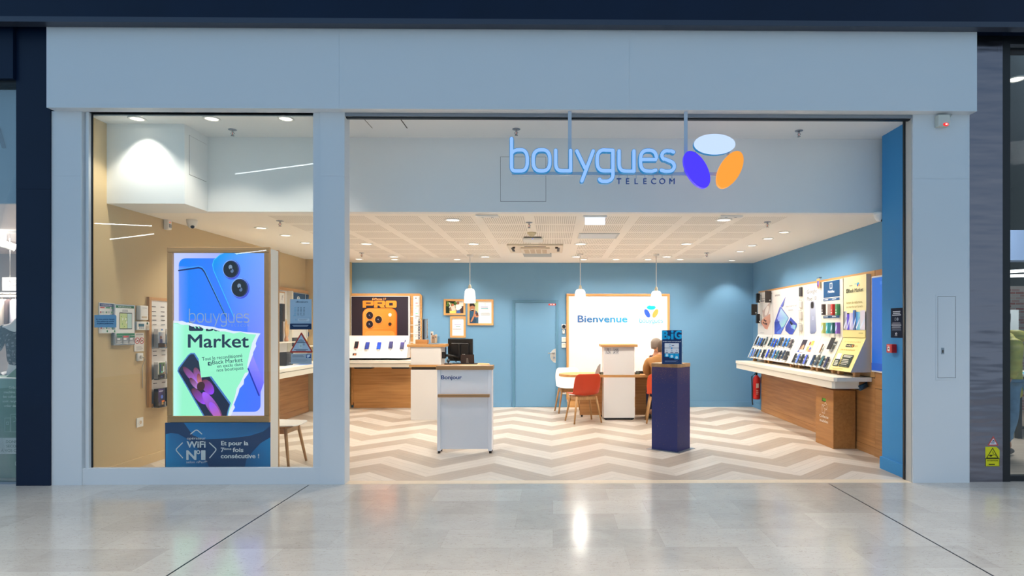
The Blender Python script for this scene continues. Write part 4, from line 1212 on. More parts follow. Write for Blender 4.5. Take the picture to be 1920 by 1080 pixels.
# ------------------------------------------------------------------ back-left phone wall
bx0, bx1 = X_(659, 11.95), X_(786, 11.95)
t = thing('display_board', 'oak back board with a shelf rail of white accessory packs, left of the desk', 'display board', ((bx0 + bx1) / 2, YB, 0.95))
zb1 = Z_(550.5, 11.95)
pts = [(bx0, .95), (bx1 + .05, .95), (bx1 + .05, zb1 - .04), (bx1 + .01, zb1), (bx0, zb1)]
b = MB().prism([(x, z) for x, z in pts], (0, 11.94, 0), (1, 0, 0), (0, 0, 1), (0, .059, 0), M_oak)
b.build('board', t)
rx0, rx1 = X_(775, 11.92), X_(787, 11.92)
bx('rail', (rx0, 11.915, 1.0), (rx1, 11.939, Z_(555, 11.92)), M_lam, t)
b = MB()
for k in range(5): b.box((rx0 - .07, 11.932, 1.08 + k * .165), (rx0, 11.9395, 1.095 + k * .165), mat('groove_white', (236, 230, 220), .5))
b.build('slat_insert', t)
for k, (y0_, y1_, tc_) in enumerate(((557, 572, (230, 120, 110)), (576, 592, (90, 190, 150)), (594, 609, (170, 170, 176)), (611, 627, (200, 200, 206)), (629, 643, (190, 180, 170)))):
    a, c = at(777.5, y1_, 11.88), at(785, y0_, 11.88)
    t = thing('accessory_pack', 'white accessory pack hanging on the oak board rail, %s from the top' % ORD[k], 'package', ((a.x + c.x) / 2, 11.9, a.z), group='accessory packs on the rail')
    MB().box((a.x, 11.885, a.z), (c.x, 11.914, c.z), M_lam, .004).build('box', t)
    g = G((a.x, 11.8848, a.z), (1, 0, 0), (0, 0, 1), (0, -1, 0), T=(0, 0, (c.x - a.x) / 10, (c.z - a.z) / 20))
    g.rect(1.5, 16, 4.5, 18.5, (60, 60, 66) if k == 0 else tc_)
    if k == 2: g.ell(5, 9, 3, 4.5, (200, 200, 204)).ell(5, 9, 2.3, 3.6, (240, 238, 234))
    else: g.rect(2, 4, 8, 12, (226, 226, 222)).rect(2, 4, 8, 6, tc_)
    g.build('label', t)
# the poster stand with five phones
t = thing('display_stand', 'white stand with an orange phone poster and a sloped shelf of five phones', 'display stand', (X_(710, 11.8), 11.8, 1.0))
sx0, sx1 = X_(657.5, 11.87), X_(768, 11.87)
zt1, zt0 = Z_(555, 11.87), Z_(629, 11.87)
bx('back_panel', (sx0, 11.875, zt0 - .02), (sx1, 11.939, zt1), M_lam, t)
g = gfront(658, 556, 11.874, 6.353, 645, 530)
BK = (44, 36, 48)
g.rect(88, 166, 762, 628, BK)
OR, OL, OD = (240, 140, 50), (255, 176, 100), (206, 96, 20)
g.text('iPhone 17', 358, 206, 24, OL, .03, width=140)
g.ell(343, 196, 9, 12, OL).ell(352, 194, 4, 5, BK).ell(345, 182, 3, 4, OL)
# wide blocky letters
LO = (238, 138, 48)
for x0, kind in ((222, 'P'), (357, 'R')):
    g.rrect(x0, 214, x0 + 130, 272, 16, LO).rect(x0, 216, x0 + 40, 298, LO)
    if kind == 'R': g.poly([(x0 + 52, 262), (x0 + 104, 262), (x0 + 134, 298), (x0 + 82, 298)], LO)
    g.rect(x0 + 40, 236, x0 + 96, 250, BK)
g.rrect(492, 214, 624, 298, 18, LO).rect(536, 240, 580, 272, BK)
g.rrect(220, 304, 630, 800, 74, [(200, 100, 26), (190, 84, 16)]).rrect(224, 306, 620, 800, 72, [(244, 150, 64), (224, 118, 34)])
g.rrect(238, 322, 606, 552, 50, [(250, 170, 90), (226, 118, 34)]); g.rrect(244, 328, 598, 544, 46, [(244, 152, 66), (234, 128, 44)])
g.rrect(250, 574, 602, 700, 40, [(246, 160, 80), (240, 146, 64)])
g.rect(222, 628, 628, 720, BK)
g.rect(80, 628, 770, 730, (238, 234, 230))
for cx, cy in ((308, 390), (412, 440), (308, 494)):
    g.ell(cx + 3, cy + 3, 47, 50, (190, 90, 24)).ell(cx, cy, 46, 48, (255, 186, 112)).ell(cx - 1, cy, 42, 45, (90, 40, 14)).ell(cx - 3, cy - 1, 37, 40, (30, 26, 38)).ell(cx - 5, cy - 3, 7, 8, (140, 140, 170)).ell(cx + 6, cy + 10, 5, 5, (90, 80, 110))
g.ell(548, 382, 20, 21, (255, 226, 196)).ell(548, 382, 14, 15, (255, 244, 228)).ell(548, 492, 19, 20, (40, 26, 22)).ell(548, 440, 4, 4, (150, 70, 20))
o = g.build('poster', t); o['label'] = 'black poster with an orange three-lens phone'
zs0, zs1 = .965, zt0
sv = Vector((0, 11.873 - 11.60, zs1 - zs0)); sl = sv.length
b = MB().prism([(11.60, zs0), (11.873, zs1), (11.938, zs1), (11.938, zs0)], (sx0 - .03, 0, 0), (0, 1, 0), (0, 0, 1), (sx1 - sx0 + .03, 0, 0), M_lam)
b.build('sloped_shelf', t)
SU, SV = Vector((1, 0, 0)), sv.normalized(); SN = Vector((0, -SV.z, SV.y))
g = G(Vector((sx0 - .02, 11.60, zs0)) + SN * .0004, SU, SV, SN)
g.rect(.13, .055, .2, .105, (70, 50, 50)).rect(.16, .06, .185, .09, (230, 130, 60)).rect(.66, .06, .7, .085, (190, 190, 220)).rect(.45, .07, .458, .08, (220, 130, 110))
for k in range(5): g.bars(.05 + k * .21, .165, .035, .012, 2, (190, 186, 184), .5)
g.ell(1.07, .37, .012, .03, (60, 60, 110))
g.build('print', t)
def phone(label, c, U, V, N, w_, h_, col, scr, group, cat='phone', col2=None, thick=.009, lift=.02):
    """a display phone on a small white holder; c = its middle on the shelf surface"""
    U, V, N = Vector(U).normalized(), Vector(V).normalized(), Vector(N).normalized()
    t = thing('phone', label, cat, c, group=group)
    R_ = Matrix((U, V, N)).transposed().to_4x4()
    M0 = Matrix.Translation(Vector(c)) @ R_
    bd = MB().box((-w_ / 2, -h_ / 2, lift), (w_ / 2, h_ / 2, lift + thick), mat('phone_%d_%d_%d' % col, col, .3), .0035, M0, 1).build('body', t)
    c2 = col2 or scr
    g = G(Vector(c) + N * (lift + thick + .0002), U, V, N)
    g.rect(-w_ / 2 + .004, -h_ / 2 + .004, w_ / 2 - .004, h_ / 2 - .004, [scr, scr, c2, c2])
    g.build('screen', bd)
    MB().box((-.014, -h_ / 2 - .022, 0.0005), (.014, -h_ / 2 + .02, lift - .0005), M_ring, .002, M0, 1).box((-w_ / 2 - .004, -.008, .0005), (w_ / 2 + .004, .008, lift - .0005), M_ring, 0, M0).build('holder', t)
    return t
for k, (px, py, col, scr, s2, tx) in enumerate(((668, 648, (190, 60, 60), (20, 20, 26), (36, 40, 52), 'dark phone with a red edge at the left end of the five-phone shelf'), (688.5, 649.5, (60, 60, 110), (40, 60, 150), (50, 70, 170), 'navy-screened phone, second from the left on the five-phone shelf'), (710.5, 649.5, (40, 60, 130), (20, 90, 220), (30, 60, 190), 'bright blue phone in the middle of the five-phone shelf'), (732.5, 648, (60, 56, 90), (44, 48, 100), (60, 60, 120), 'dark violet phone, fourth from the left on the five-phone shelf'), (754, 649.5, (90, 60, 110), (34, 40, 66), (70, 60, 140), 'phone with a violet edge at the right end of the five-phone shelf'))):
    zz = Z_(py, 11.73, px)
    f_ = (zz - zs0) / (zs1 - zs0)
    phone(tx, (X_(px, 11.72), 11.60 + .273 * f_, zz), SU, SV, SN, .075, .155, col, scr, 'phones on the white stand', col2=s2)
# counter and base below it
t = thing('counter', 'white wall counter under the orange phone poster', 'counter', (X_(710, 11.7), 11.7, .7))
cx0, cx1 = XC + .005, X_(768, 11.5)
zc = .925
bx('top', (cx0, 11.48, zc - .055), (cx1 + .06, YB - .001, zc), M_cream, t, .003)
xm = X_(713, 11.5)
b = MB().box((cx0, 11.50, zc - .125), (xm - .001, YB - .002, zc - .062), M_cream, .002).box((xm + .001, 11.50, zc - .125), (cx1 + .06, YB - .002, zc - .062), M_cream, .002).box((cx0 + .01, 11.52, zc - .065), (cx1, YB - .01, zc - .05), M_vent)
b.build('drawer_front', t)
for x in (X_(682, 11.6), X_(752, 11.6)):
    b = MB().prism([(-.17, 0), (.17, 0), (.15, -.03), (-.15, -.03)], (x, 11.54, zc - .1255), (1, 0, 0), (0, 0, 1), (0, .2, 0), M_dark)
    b.build('cable_tray', t)
t = thing('cabinet', 'oak panelled base under the back-left counter', 'cabinet', (X_(710, 11.9), 11.9, 0))
bx('front_panel', (cx0 + .05, 11.90, .1), (cx1 + .06, YB - .001, zc - .127), M_oakd, t)
bx('plinth', (cx0 + .06, 11.895, 0), (cx1 + .06, YB - .001, .098), M_oakd, t)
bx('side_panel', (cx0 + .02, 11.88, .06), (cx0 + .049, YB - .001, zc - .127), M_oakd, t)

# ------------------------------------------------------------------ reception desk with tower
Yd = 10.32
t = thing('reception_desk', 'white reception desk with a tall block at its left and an oak top', 'desk', (X_(830, Yd), Yd + .25, 0))
lx0, lx1 = X_(769, Yd), X_(826.5, Yd)
zdesk = Z_(684, Yd)
bx('cabinet', (lx0 + .01, Yd, .0), (lx1, Yd + .5, zdesk - .08), M_lam, t, .002)
bx('shadow_gap', (lx0 + .02, Yd + .012, zdesk - .08), (lx1 - .005, Yd + .49, zdesk - .03), M_vent, t)
xr_ = X_(917.5, Yd + .2)
pts = [(lx0 - .015, 0)] + [(xr_ - .25 + .25 * sin(radians(a)), .28 - .28 * cos(radians(a)) if a <= 90 else .28 - .28 * cos(radians(a))) for a in range(0, 181, 12)] + [(lx0 - .015, .56)]
b = MB().prism(pts, (0, Yd - .015, zdesk - .035), (1, 0, 0), (0, 1, 0), (0, 0, .035), M_oak)
b.build('desktop', t)
bx('leg_panel', (xr_ - .35, Yd + .16, 0), (xr_ - .30, Yd + .44, zdesk - .036), M_lam, t)
zt2 = Z_(645.5, Yd)
bx('tower', (lx0 + .01, Yd, zdesk + .0005), (lx1, Yd + .4, zt2 - .045), M_lam, t, .002)
tw = bx('tower_top', (X_(763, Yd), Yd - .02, zt2 - .044), (X_(834.5, Yd), Yd + .42, zt2), M_oak, t, .004)
# strap display on the tower
ax0, ax1 = X_(781, Yd + .15), X_(802.5, Yd + .15)
zb_ = Z_(644, Yd + .15)
t = thing('strap_display', 'clear acrylic rack of patterned phone straps on an oak foot on the desk tower', 'strap rack', ((ax0 + ax1) / 2, Yd + .15, zt2))
bx('foot', (ax0 - .003, Yd + .08, zt2 + .0008), (ax1, Yd + .22, zt2 + .075), M_oakd, t)
zr = Z_(597.5, Yd + .15)
b = MB().box((ax1 - .012, Yd + .14, zt2 + .076), (ax1, Yd + .155, zr), M_acryl).box((ax0 + .03, Yd + .14, zr - .012), (ax1 - .012, Yd + .155, zr), M_acryl).box((ax0 + .03, Yd + .14, zt2 + .076), (ax0 + .042, Yd + .155, zr - .012), M_acryl)
b.build('rack', t)
def strap(px0, px1, tx, cols, beads=False):
    x0, x1 = X_(px0, Yd + .14), X_(px1, Yd + .14)
    tt = thing('phone_strap', tx, 'strap', ((x0 + x1) / 2, Yd + .12, zr - .4), group='straps on the acrylic rack')
    if beads:
        b = MB()
        for k in range(18): b.ball(((x0 + x1) / 2, Yd + .13, zr - .02 - k * .018), .008, mat('gold_bead', (190, 150, 90), .3, metal=.5), 8)
        b.build('beads', tt)
    else:
        zl = zt2 + .0 + .08
        bx('band', (x0, Yd + .125, zl), (x1, Yd + .135, zr - .008), mat('strap_%d_%d_%d' % cols[0], cols[0], .7), tt)
        if len(cols) > 1:
            g = G((x0, Yd + .1248, zl), (1, 0, 0), (0, 0, 1), (0, -1, 0), T=(0, 0, (x1 - x0) / 10, (zr - zl) / 100))
            for k in range(7):
                yy = 6 + k * 13
                if k % 3 == 2: g.ell(5, yy, 3.4, 4.5, cols[1]).ell(5, yy, 1.4, 2, cols[0])
                else: g.line([(1, yy - 5), (9, yy + 5)], 2.5, cols[1]).line([(9, yy - 5), (1, yy + 5)], 2.5, cols[1])
            g.build('pattern', tt)
    MB().cyl(((x0 + x1) / 2, Yd + .12, zr - .02), ((x0 + x1) / 2, Yd + .14, zr - .02), .007, M_chrome, seg=8).build('clip', tt)
strap(784, 788.5, 'white strap with a navy cross pattern on the acrylic rack', [(220, 214, 204), (30, 46, 96)])
strap(793.3, 796, 'black strap on the acrylic rack', [(28, 28, 36)])
strap(796.3, 799, 'grey-blue strap on the acrylic rack', [(110, 130, 150)])
strap(800, 802, 'beaded gold strap at the right end of the acrylic rack', [], True)
ax0, ax1 = X_(804.5, Yd + .12), X_(823, Yd + .12)
t = thing('acrylic_tray', 'low clear tray on the right of the desk tower', 'tray', ((ax0 + ax1) / 2, Yd + .12, zt2))
MB().box((ax0, Yd + .04, zt2 + .0008), (ax1, Yd + .2, zt2 + .02), M_acryl).build('base', t)
MB().box((ax1 - .01, Yd + .04, zt2 + .021), (ax1, Yd + .2, zt2 + .13), M_acryl).build('side', t)
for px0_, px1_, py, c, tx in ((806.5, 810.5, 621.5, (232, 224, 214), 'tallest white box in the clear tray'), (809.8, 815, 628.5, (176, 140, 108), 'brown box in the middle of the clear tray'), (815.5, 819, 627, (214, 196, 170), 'cream box at the right of the clear tray')):
    x0, x1 = X_(px0_, Yd + .1), X_(px1_, Yd + .1)
    t = thing('product_box', tx, 'box', ((x0 + x1) / 2, Yd + .12, zt2 + .02), group='small boxes in the clear tray')
    zz = Z_(py, Yd + .1)
    yy = Yd + (.14 if px0_ < 808 else .09)
    MB().box((x0, yy, zt2 + .0205), (x1, yy + .05, zz), mat('box_%d_%d_%d' % c, c, .5), .002).build('carton', t)
    bx('label', (x0 + .005, yy - .0006, zz - .06), (x1 - .005, yy - .0001, zz - .03), mat('box_label', (120, 100, 90), .6), t)
# monitor on an arm, seen from behind
Ym = 10.62
mc = at(863, 656, Ym)
t = thing('monitor', 'black monitor seen from behind on a clamp arm over the reception desk', 'monitor', (mc.x, Ym, zdesk))
Rm = Matrix.Translation(mc) @ Matrix.Rotation(radians(-14), 4, 'Z')
mw, mh = .225, .19
MB().box((-mw, -.005, -mh), (mw, .022, mh), M_black, .006, Rm).box((-.16, -.03, -.13), (.16, -.004, .12), M_black, .015, Rm).build('housing', t); hm_ = bpy.data.objects[[o.name for o in t.children][-1]]
MB().box((-mw + .01, .0222, -mh + .012), (mw - .01, .0235, mh - .01), mat('screen_glass', (30, 40, 60), .1), 0, Rm).build('screen', hm_)
b = MB().box((-.025, -.055, -.16), (.018, -.03, .10), M_black, .006, Rm)
pa = Rm @ Vector((0, -.05, -.13))
b.tube([pa, (X_(846, 10.55), 10.5, Z_(667, 10.5)), (X_(834, 10.45), 10.45, Z_(666, 10.45))], .022, M_black, 10)
b.box((X_(828, 10.42), 10.40, Z_(672, 10.42)), (X_(835, 10.42), 10.5, Z_(660, 10.42)), M_black, .006)
b.build('arm', t)
g = G(Rm @ Vector((.05, -.031, -.10)), Rm.to_3x3() @ Vector((1, 0, 0)), (0, 0, 1), Rm.to_3x3() @ Vector((0, -1, 0)))
g.rect(0, 0, .015, .03, (220, 216, 206)).rect(.024, .004, .05, .03, (200, 196, 186)).rect(-.05, .02, -.04, .03, (190, 190, 190))
g.build('label', t)
b = MB()
cz_ = zdesk + .003
for pts in ([(840, 662), (848, 672), (858, 681), (866, 676)], [(846, 668), (852, 676), (862, 672), (870, 664)], [(850, 664), (856, 678), (848, 681.5)]):
    b.tube([at(x, y, 10.58) for x, y in pts], .005, M_black, 6)
b.build('cable', t)
t = thing('desk_stand', 'dark brown easel stand on the reception desk, in front of the monitor', 'stand', (X_(876, 10.5), 10.55, zdesk))
x0, x1 = X_(863.5, 10.5), X_(889, 10.5)
b = MB().prism([(x0, 0), (x1, 0), (x1 - .005, .15), (x0 + .0, .145)], (0, 10.52, zdesk + .014), (1, 0, 0), (0, 0, 1), (0, .012, 0), mat('dark_brown', (46, 30, 24), .5))
b.build('back_plate', t)
xm2 = X_(876, 10.5)
MB().prism([(xm2 - .022, 0), (xm2 + .022, 0), (xm2 + .014, .09), (xm2 - .014, .09)], (0, 10.5, zdesk + .014), (1, 0, 0), (0, 0, 1), (0, .019, 0), mat('grey_brace', (110, 104, 98), .4, metal=.5)).build('brace', t)
MB().box((x0 - .15, 10.46, zdesk + .0005), (x1 + .05, 10.62, zdesk + .013), M_black, .003).build('base', t)
t = thing('webcam', 'small black webcam on the reception desk beside the tower', 'webcam', (X_(840, 10.45), 10.45, zdesk))
wc_ = at(840.5, 676, 10.43)
MB().box((wc_.x - .06, 10.38, zdesk + .0005), (wc_.x + .06, 10.455, zdesk + .02), M_black, .004).build('base', t)
MB().ball(wc_ + Vector((0, 0, .0)), .03, M_black, 14).cyl((wc_.x, 10.43, zdesk + .02), wc_, .01, M_black, seg=10).build('head', t)
MB().ball(wc_ + Vector((0, -.024, 0)), .014, mat('lens_glass', (60, 70, 80), .1), 10, (1, .5, 1)).build('lens', t)
t = thing('card_rack', 'small clear rack with a blue-patterned card behind the desk tower', 'rack', (X_(834, 10.6), 10.75, zdesk))
x0, x1 = X_(828, 10.75), X_(838, 10.75)
MB().box((x0, 10.75, zdesk + .0005), (x1, 10.765, Z_(648, 10.75)), M_acryl).build('holder', t)
bx('card', (x0 + .045, 10.742, zdesk + .09), (x0 + .08, 10.7495, Z_(651, 10.75)), mat('blue_card', (60, 80, 130), .6), t)

# ------------------------------------------------------------------ lectern
YL = 7.53
lx0, lx1 = X_(819.5, YL), X_(922, YL)
zl = Z_(685.7, YL)
t = thing('lectern', 'white welcome lectern with an oak top and oak ledge and blue wording', 'lectern', ((lx0 + lx1) / 2, YL + .2, 0))
M_lw = mat('cool_white_laminate', (246, 247, 252), .4)
bx('side_panel', (lx0, YL, .03), (lx0 + .04, YL + .19, zl - .05), M_lw, t, .003)
bx('side_panel', (lx1 - .045, YL, .03), (lx1, YL + .19, zl - .05), M_lw, t, .003)
bx('front_panel', (lx0 + .041, YL + .012, Z_(745, YL)), (lx1 - .046, YL + .03, zl - .05), M_lw, t)
bx('front_panel', (lx0 + .041, YL + .03, .05), (lx1 - .046, YL + .05, Z_(745, YL)), M_lw, t)
bx('top', (lx0 - .012, YL - .012, zl - .049), (lx1 + .012, YL + .20, zl), M_oakg, t, .003)
bx('ledge', (X_(820.5, YL - .06), YL - .06, Z_(745, YL - .06)), (X_(917.5, YL - .06), YL - .001, Z_(739.5, YL - .06)), M_oakg, t, .003)
for x in (lx0 + .02, lx1 - .02):
    for y in (YL + .03, YL + .16): MB().cyl((x, y, 0), (x, y, .03), .016, M_black, seg=12).build('foot', t)
g = gfront(760, 660, YL + .0118, 4.909, 760, 660)
g.text('Bonjour', 330, 249, 34, (38, 76, 140), .03, width=186)
g.build('lettering', t)

# ------------------------------------------------------------------ round-ended table with tower
Yt = 10.3
zt_ = .745
txa, txb, tyb = X_(1048, 10.5), X_(1275, 10.5), 10.96
t = thing('advice_table', 'oak table with a rounded end and a white block rising through it', 'table', (X_(1161, Yt), 10.6, 0))
rr = (tyb - Yt + .02) / 2
pts = [(txa + rr - rr * sin(radians(a)), rr + rr * cos(radians(a))) for a in range(0, 181, 12)] + [(txb - rr + rr * sin(radians(a)), rr - rr * cos(radians(a))) for a in range(0, 181, 12)]
b = MB().prism(pts, (0, Yt - .02, zt_ - .04), (1, 0, 0), (0, 1, 0), (0, 0, .04), M_oak)
b.build('tabletop', t)
bx('leg_panel', (X_(1087, 10.66), 10.66, .03), (X_(1130, 10.66), 10.70, zt_ - .041), M_oakd, t)
bx('leg_panel', (X_(1191, 10.66), 10.66, .03), (X_(1232, 10.66), 10.70, zt_ - .041), M_oakd, t)
wx0_, wx1_ = X_(1132, Yt - .024), X_(1190, Yt - .024)
bx('block', (wx0_, Yt - .024, .035), (wx1_, Yt + .35, zt_ - .041), M_lam, t, .002)
bx('block', (wx0_, Yt - .005, zt_ + .001), (wx1_, Yt + .35, Z_(650.5, Yt)), M_lam, t, .002)
bx('block_top', (X_(1126, Yt), Yt - .05, Z_(650.3, Yt)), (X_(1195, Yt), Yt + .37, Z_(645.8, Yt)), M_oak, t, .003)
b = MB()
for x in (wx0_ + .04, wx1_ - .04, X_(1091, 10.66), X_(1127, 10.66)): b.cyl((x, 10.68 if x < wx0_ else Yt + .03, 0), (x, 10.68 if x < wx0_ else Yt + .03, .036), .018, M_black, seg=10)
b.box((wx0_ + .01, Yt - .01, .012), (wx1_ - .01, Yt + .3, .034), M_black)
b.build('foot', t)
g = gfront(1132, 650, Yt - .0055, 6.0, 1030, 620)
for x0 in (630, 712):
    g.rect(x0, 194, x0 + 68, 264, (196, 196, 196)); g.rect(x0 + 2, 196, x0 + 66, 262, (208, 208, 208))
c = (40, 44, 56)
g.ell(660, 206, 5, 6, c).line([(660, 212), (662, 232), (676, 234), (684, 250)], 4, c)
g.line([(652, 222), (644, 238), (652, 254), (668, 254), (674, 244)], 3.5, c)
g.line([(732, 226), (746, 210), (768, 206)], 4, c).line([(768, 212), (772, 236), (756, 250)], 4, c).line([(750, 224), (760, 226), (752, 240)], 3.5, c).line([(724, 252), (740, 236)], 6, c).line([(718, 208), (774, 258)], 2, (208, 208, 208))
g.build('pictograms', t)
# things on the table
x0 = X_(1115, 10.55)
t = thing('screen_panel', 'grey curved back of a small screen standing on the table', 'screen', (x0 + .05, 10.55, zt_))
b = MB().prism([(0, 0), (.095, 0), (.1, .17), (.085, .165), (.05, .12), (.02, .05)], (x0, 10.55, zt_ + .0008), (1, 0, 0), (0, 0, 1), (0, .03, 0), mat('warm_grey', (176, 170, 168), .5))
b.build('shell', t)
for px, tx in ((1128, 'black card terminal left of the white table block'), (1195, 'black card terminal right of the white table block')):
    x = X_(px, 10.42)
    t = thing('card_terminal', tx, 'card terminal', (x, 10.42, zt_), group='card terminals on the table')
    MB().box((x - .035, 10.36, zt_ + .0008), (x + .035, 10.5, zt_ + .035), M_black, .006).build('body', t)
    bx('keypad', (x - .024, 10.3592, zt_ + .008), (x + .024, 10.3598, zt_ + .024), mat('keypad_grey', (120, 130, 110), .5), t)
    MB().tube([(x + .02, 10.5, zt_ + .03), (x + .03, 10.52, zt_ + .09), (x + .04, 10.5, zt_ + .07)], .004, M_lam, 6).build('cable', t)
t = thing('tablet', 'dark tablet lying tilted on the table by the seated customer', 'tablet', (X_(1205, 10.6), 10.6, zt_))
MB().box((-.1, -.08, 0), (.1, .08, .012), M_black, .004, Matrix.Translation((X_(1203, 10.6), 10.62, zt_ + .022)) @ Matrix.Rotation(-.2, 4, 'X')).build('body', t)
MB().box((-.08, -.07, -.024), (.08, .06, -.001), M_black, .003, Matrix.Translation((X_(1203, 10.6), 10.62, zt_ + .0265))).build('foot', t)

# ------------------------------------------------------------------ shell chairs
def chair(label, x, y, rot, col, group='shell chairs at the table'):
    t = thing('shell_chair', label, 'chair', (x, y, 0), rot, group)
    m = mat('shell_%d_%d_%d' % col, col, .4)
    prof = [(.235, .452, .19, .012), (.215, .455, .21, .016), (.12, .445, .225, .026), (0, .438, .23, .034), (-.10, .44, .23, .042), (-.165, .465, .228, .055), (-.20, .52, .228, .05), (-.215, .60, .232, .042), (-.228, .69, .228, .034), (-.238, .765, .212, .026), (-.242, .795, .17, .018)]
    b = MB()
    rows = []
    for (py, pz, hw, cv) in prof:
        row = []
        for i in range(13):
            u = -1 + 2 * i / 12
            dz = cv * abs(u) ** 2.5 if py > -.14 else 0
            dy = cv * 1.5 * abs(u) ** 2.5 if py <= -.14 else 0
            row.append(b.bm.verts.new((hw * u, py + dy, pz + dz)))
        rows.append(row)
    for r0, r1 in zip(rows, rows[1:]):
        for i in range(12): b.face([r0[i], r0[i + 1], r1[i + 1], r1[i]], m, True)
    o = b.build('shell', t, world=False)
    md = o.modifiers.new('thickness', 'SOLIDIFY'); md.thickness = .012; md.offset = 0
    md = o.modifiers.new('smooth', 'SUBSURF'); md.levels = 1; md.render_levels = 2
    b = MB()
    fr = [(-.16, -.13), (.16, -.13), (.16, .13), (-.16, .13)]
    for a, c in zip(fr, fr[1:] + fr[:1]):
        dx, dy = (.014, .0) if a[0] == c[0] else (0, .014)
        b.box((min(a[0], c[0]) - (.014 if dx else 0), min(a[1], c[1]) - (.014 if dy else 0), .375), (max(a[0], c[0]) + (.014 if dx else 0), max(a[1], c[1]) + (.014 if dy else 0), .425), M_leg)
    b.build('seat_frame', t, world=False)
    for sx_, sy_ in ((-1, -1), (1, -1), (1, 1), (-1, 1)):
        MB().cyl((sx_ * .165, sy_ * .135, .428), (sx_ * .235, sy_ * .20, .004), .019, M_leg, .013, 14).build('leg', t, world=False)
    return t
chair('orange shell chair with its back to the walkway, left of the white table block', .49, 10.06, radians(20), (206, 62, 24))
chair('white shell chair behind the rounded end of the table', .30, 11.26, radians(190), (236, 230, 222))
chair('orange shell chair on which the customer in brown sits', 1.74, 10.02, radians(-6), (226, 80, 34))

# ------------------------------------------------------------------ people
def limbs(name, chains, m, parent, lvl=2):
    """one continuous skinned body: chains = lists of (point, radius) that share their joints"""
    verts, edges, rad, idx = [], [], [], {}
    for ch in chains:
        prev = None
        for p, r in ch:
            k = tuple(round(v, 4) for v in p)
            if k not in idx:
                idx[k] = len(verts); verts.append(p); rad.append(r)
            if prev is not None and prev != idx[k]: edges.append((prev, idx[k]))
            prev = idx[k]
    me = bpy.data.meshes.new(name)
    me.from_pydata([tuple(v) for v in verts], edges, [])
    o = bpy.data.objects.new(name, me)
    COL.objects.link(o)
    md = o.modifiers.new('skin', 'SKIN'); md.use_smooth_shade = True; md.branch_smoothing = .6
    for i, sv_ in enumerate(me.skin_vertices[0].data):
        r = rad[i]
        sv_.radius = r if isinstance(r, tuple) else (r, r)
        sv_.use_root = (i == 0)
    sd = o.modifiers.new('sub', 'SUBSURF'); sd.levels = lvl; sd.render_levels = lvl
    bpy.context.view_layer.update()
    me2 = bpy.data.meshes.new_from_object(o.evaluated_get(bpy.context.evaluated_depsgraph_get()))
    bpy.data.objects.remove(o)
    me2.materials.clear(); me2.materials.append(m)
    for p in me2.polygons: p.use_smooth = True
    me2.name = name
    return put(name, me2, parent)
def head_ring(b, c, fwd, m, s=1.0):
    """head as lofted rings from chin to crown, facing fwd"""
    f = Vector(fwd).normalized(); r = f.cross(Vector((0, 0, 1))).normalized()
    rows = [(-.112, .03, .03, .055), (-.10, .045, .05, .045), (-.07, .058, .075, .02), (-.03, .068, .09, .008), (.01, .073, .096, 0), (.05, .074, .098, -.004), (.085, .066, .088, -.008), (.11, .045, .062, -.01), (.122, .015, .02, -.012)]
    rings = []
    for z, w_, d_, off in rows:
        ring = []
        for i in range(20):
            a = 2 * pi * i / 20
            ring.append(b.bm.verts.new(Vector(c) + (r * (w_ * cos(a)) + f * (off + d_ * sin(a)) + Vector((0, 0, z))) * s))
        rings.append(ring)
    b.loft(rings, m)
    # nose, ears
    n0 = Vector(c) + (f * .094 + Vector((0, 0, .012))) * s
    b.loft([b.ring(n0 + Vector((0, 0, .02)) * s, f + Vector((0, 0, -2)), .006 * s, 8), b.ring(n0 + (f * .012 + Vector((0, 0, -.018))) * s, f + Vector((0, 0, -2)), .014 * s, 8), b.ring(n0 + Vector((0, 0, -.03)) * s, f + Vector((0, 0, -2)), .006 * s, 8)], m)
    for k in (-1, 1):
        e = Vector(c) + (r * (k * .076) + f * -.008) * s
        b.ball(e, .026 * s, m, 10, (.5, .8, 1.25))
    return f, r
def face_bits(c, f, r, parent, s=1.0):
    for k in (-1, 1):
        MB().ball(Vector(c) + (f * .083 + r * (k * .03) + Vector((0, 0, .018))) * s, .0115 * s, mat('eye_dark', (40, 30, 26), .2), 10).build('eye', parent)
    q = Vector(c) + (f * .088 + Vector((0, 0, -.052))) * s
    MB().tube([q - r * .022 * s, q + f * .006 * s, q + r * .022 * s], .005 * s, mat('lips', (170, 96, 84), .5), 6).build('mouth', parent)
def hair_cap(name, c, f, r, m, parent, s=1.0, back=True):
    b = MB()
    rows = [(-.055, .066, .088, -.012, .55), (-.02, .079, .102, -.006, .45), (.03, .083, .106, -.004, .2), (.07, .081, .104, -.006, -.25), (.105, .066, .083, -.008, -1), (.13, .04, .05, -.01, -1), (.138, .01, .012, -.01, -1)]
    rings = []
    for z, w_, d_, off, cut in rows:
        ring = []
        for i in range(24):
            a = 2 * pi * i / 24
            sn = sin(a)
            k = 1.0
            if cut > -1 and sn > .5 - cut * .4: k = .84     # open over the face
            ring.append(b.bm.verts.new(Vector(c) + (r * (w_ * cos(a) * k) + f * (off + d_ * sn * k) + Vector((0, 0, z))) * s))
        rings.append(ring)
    b.loft(rings, m)
    return b.build(name, parent)
SKIN = mat('skin', (206, 152, 122), .55)
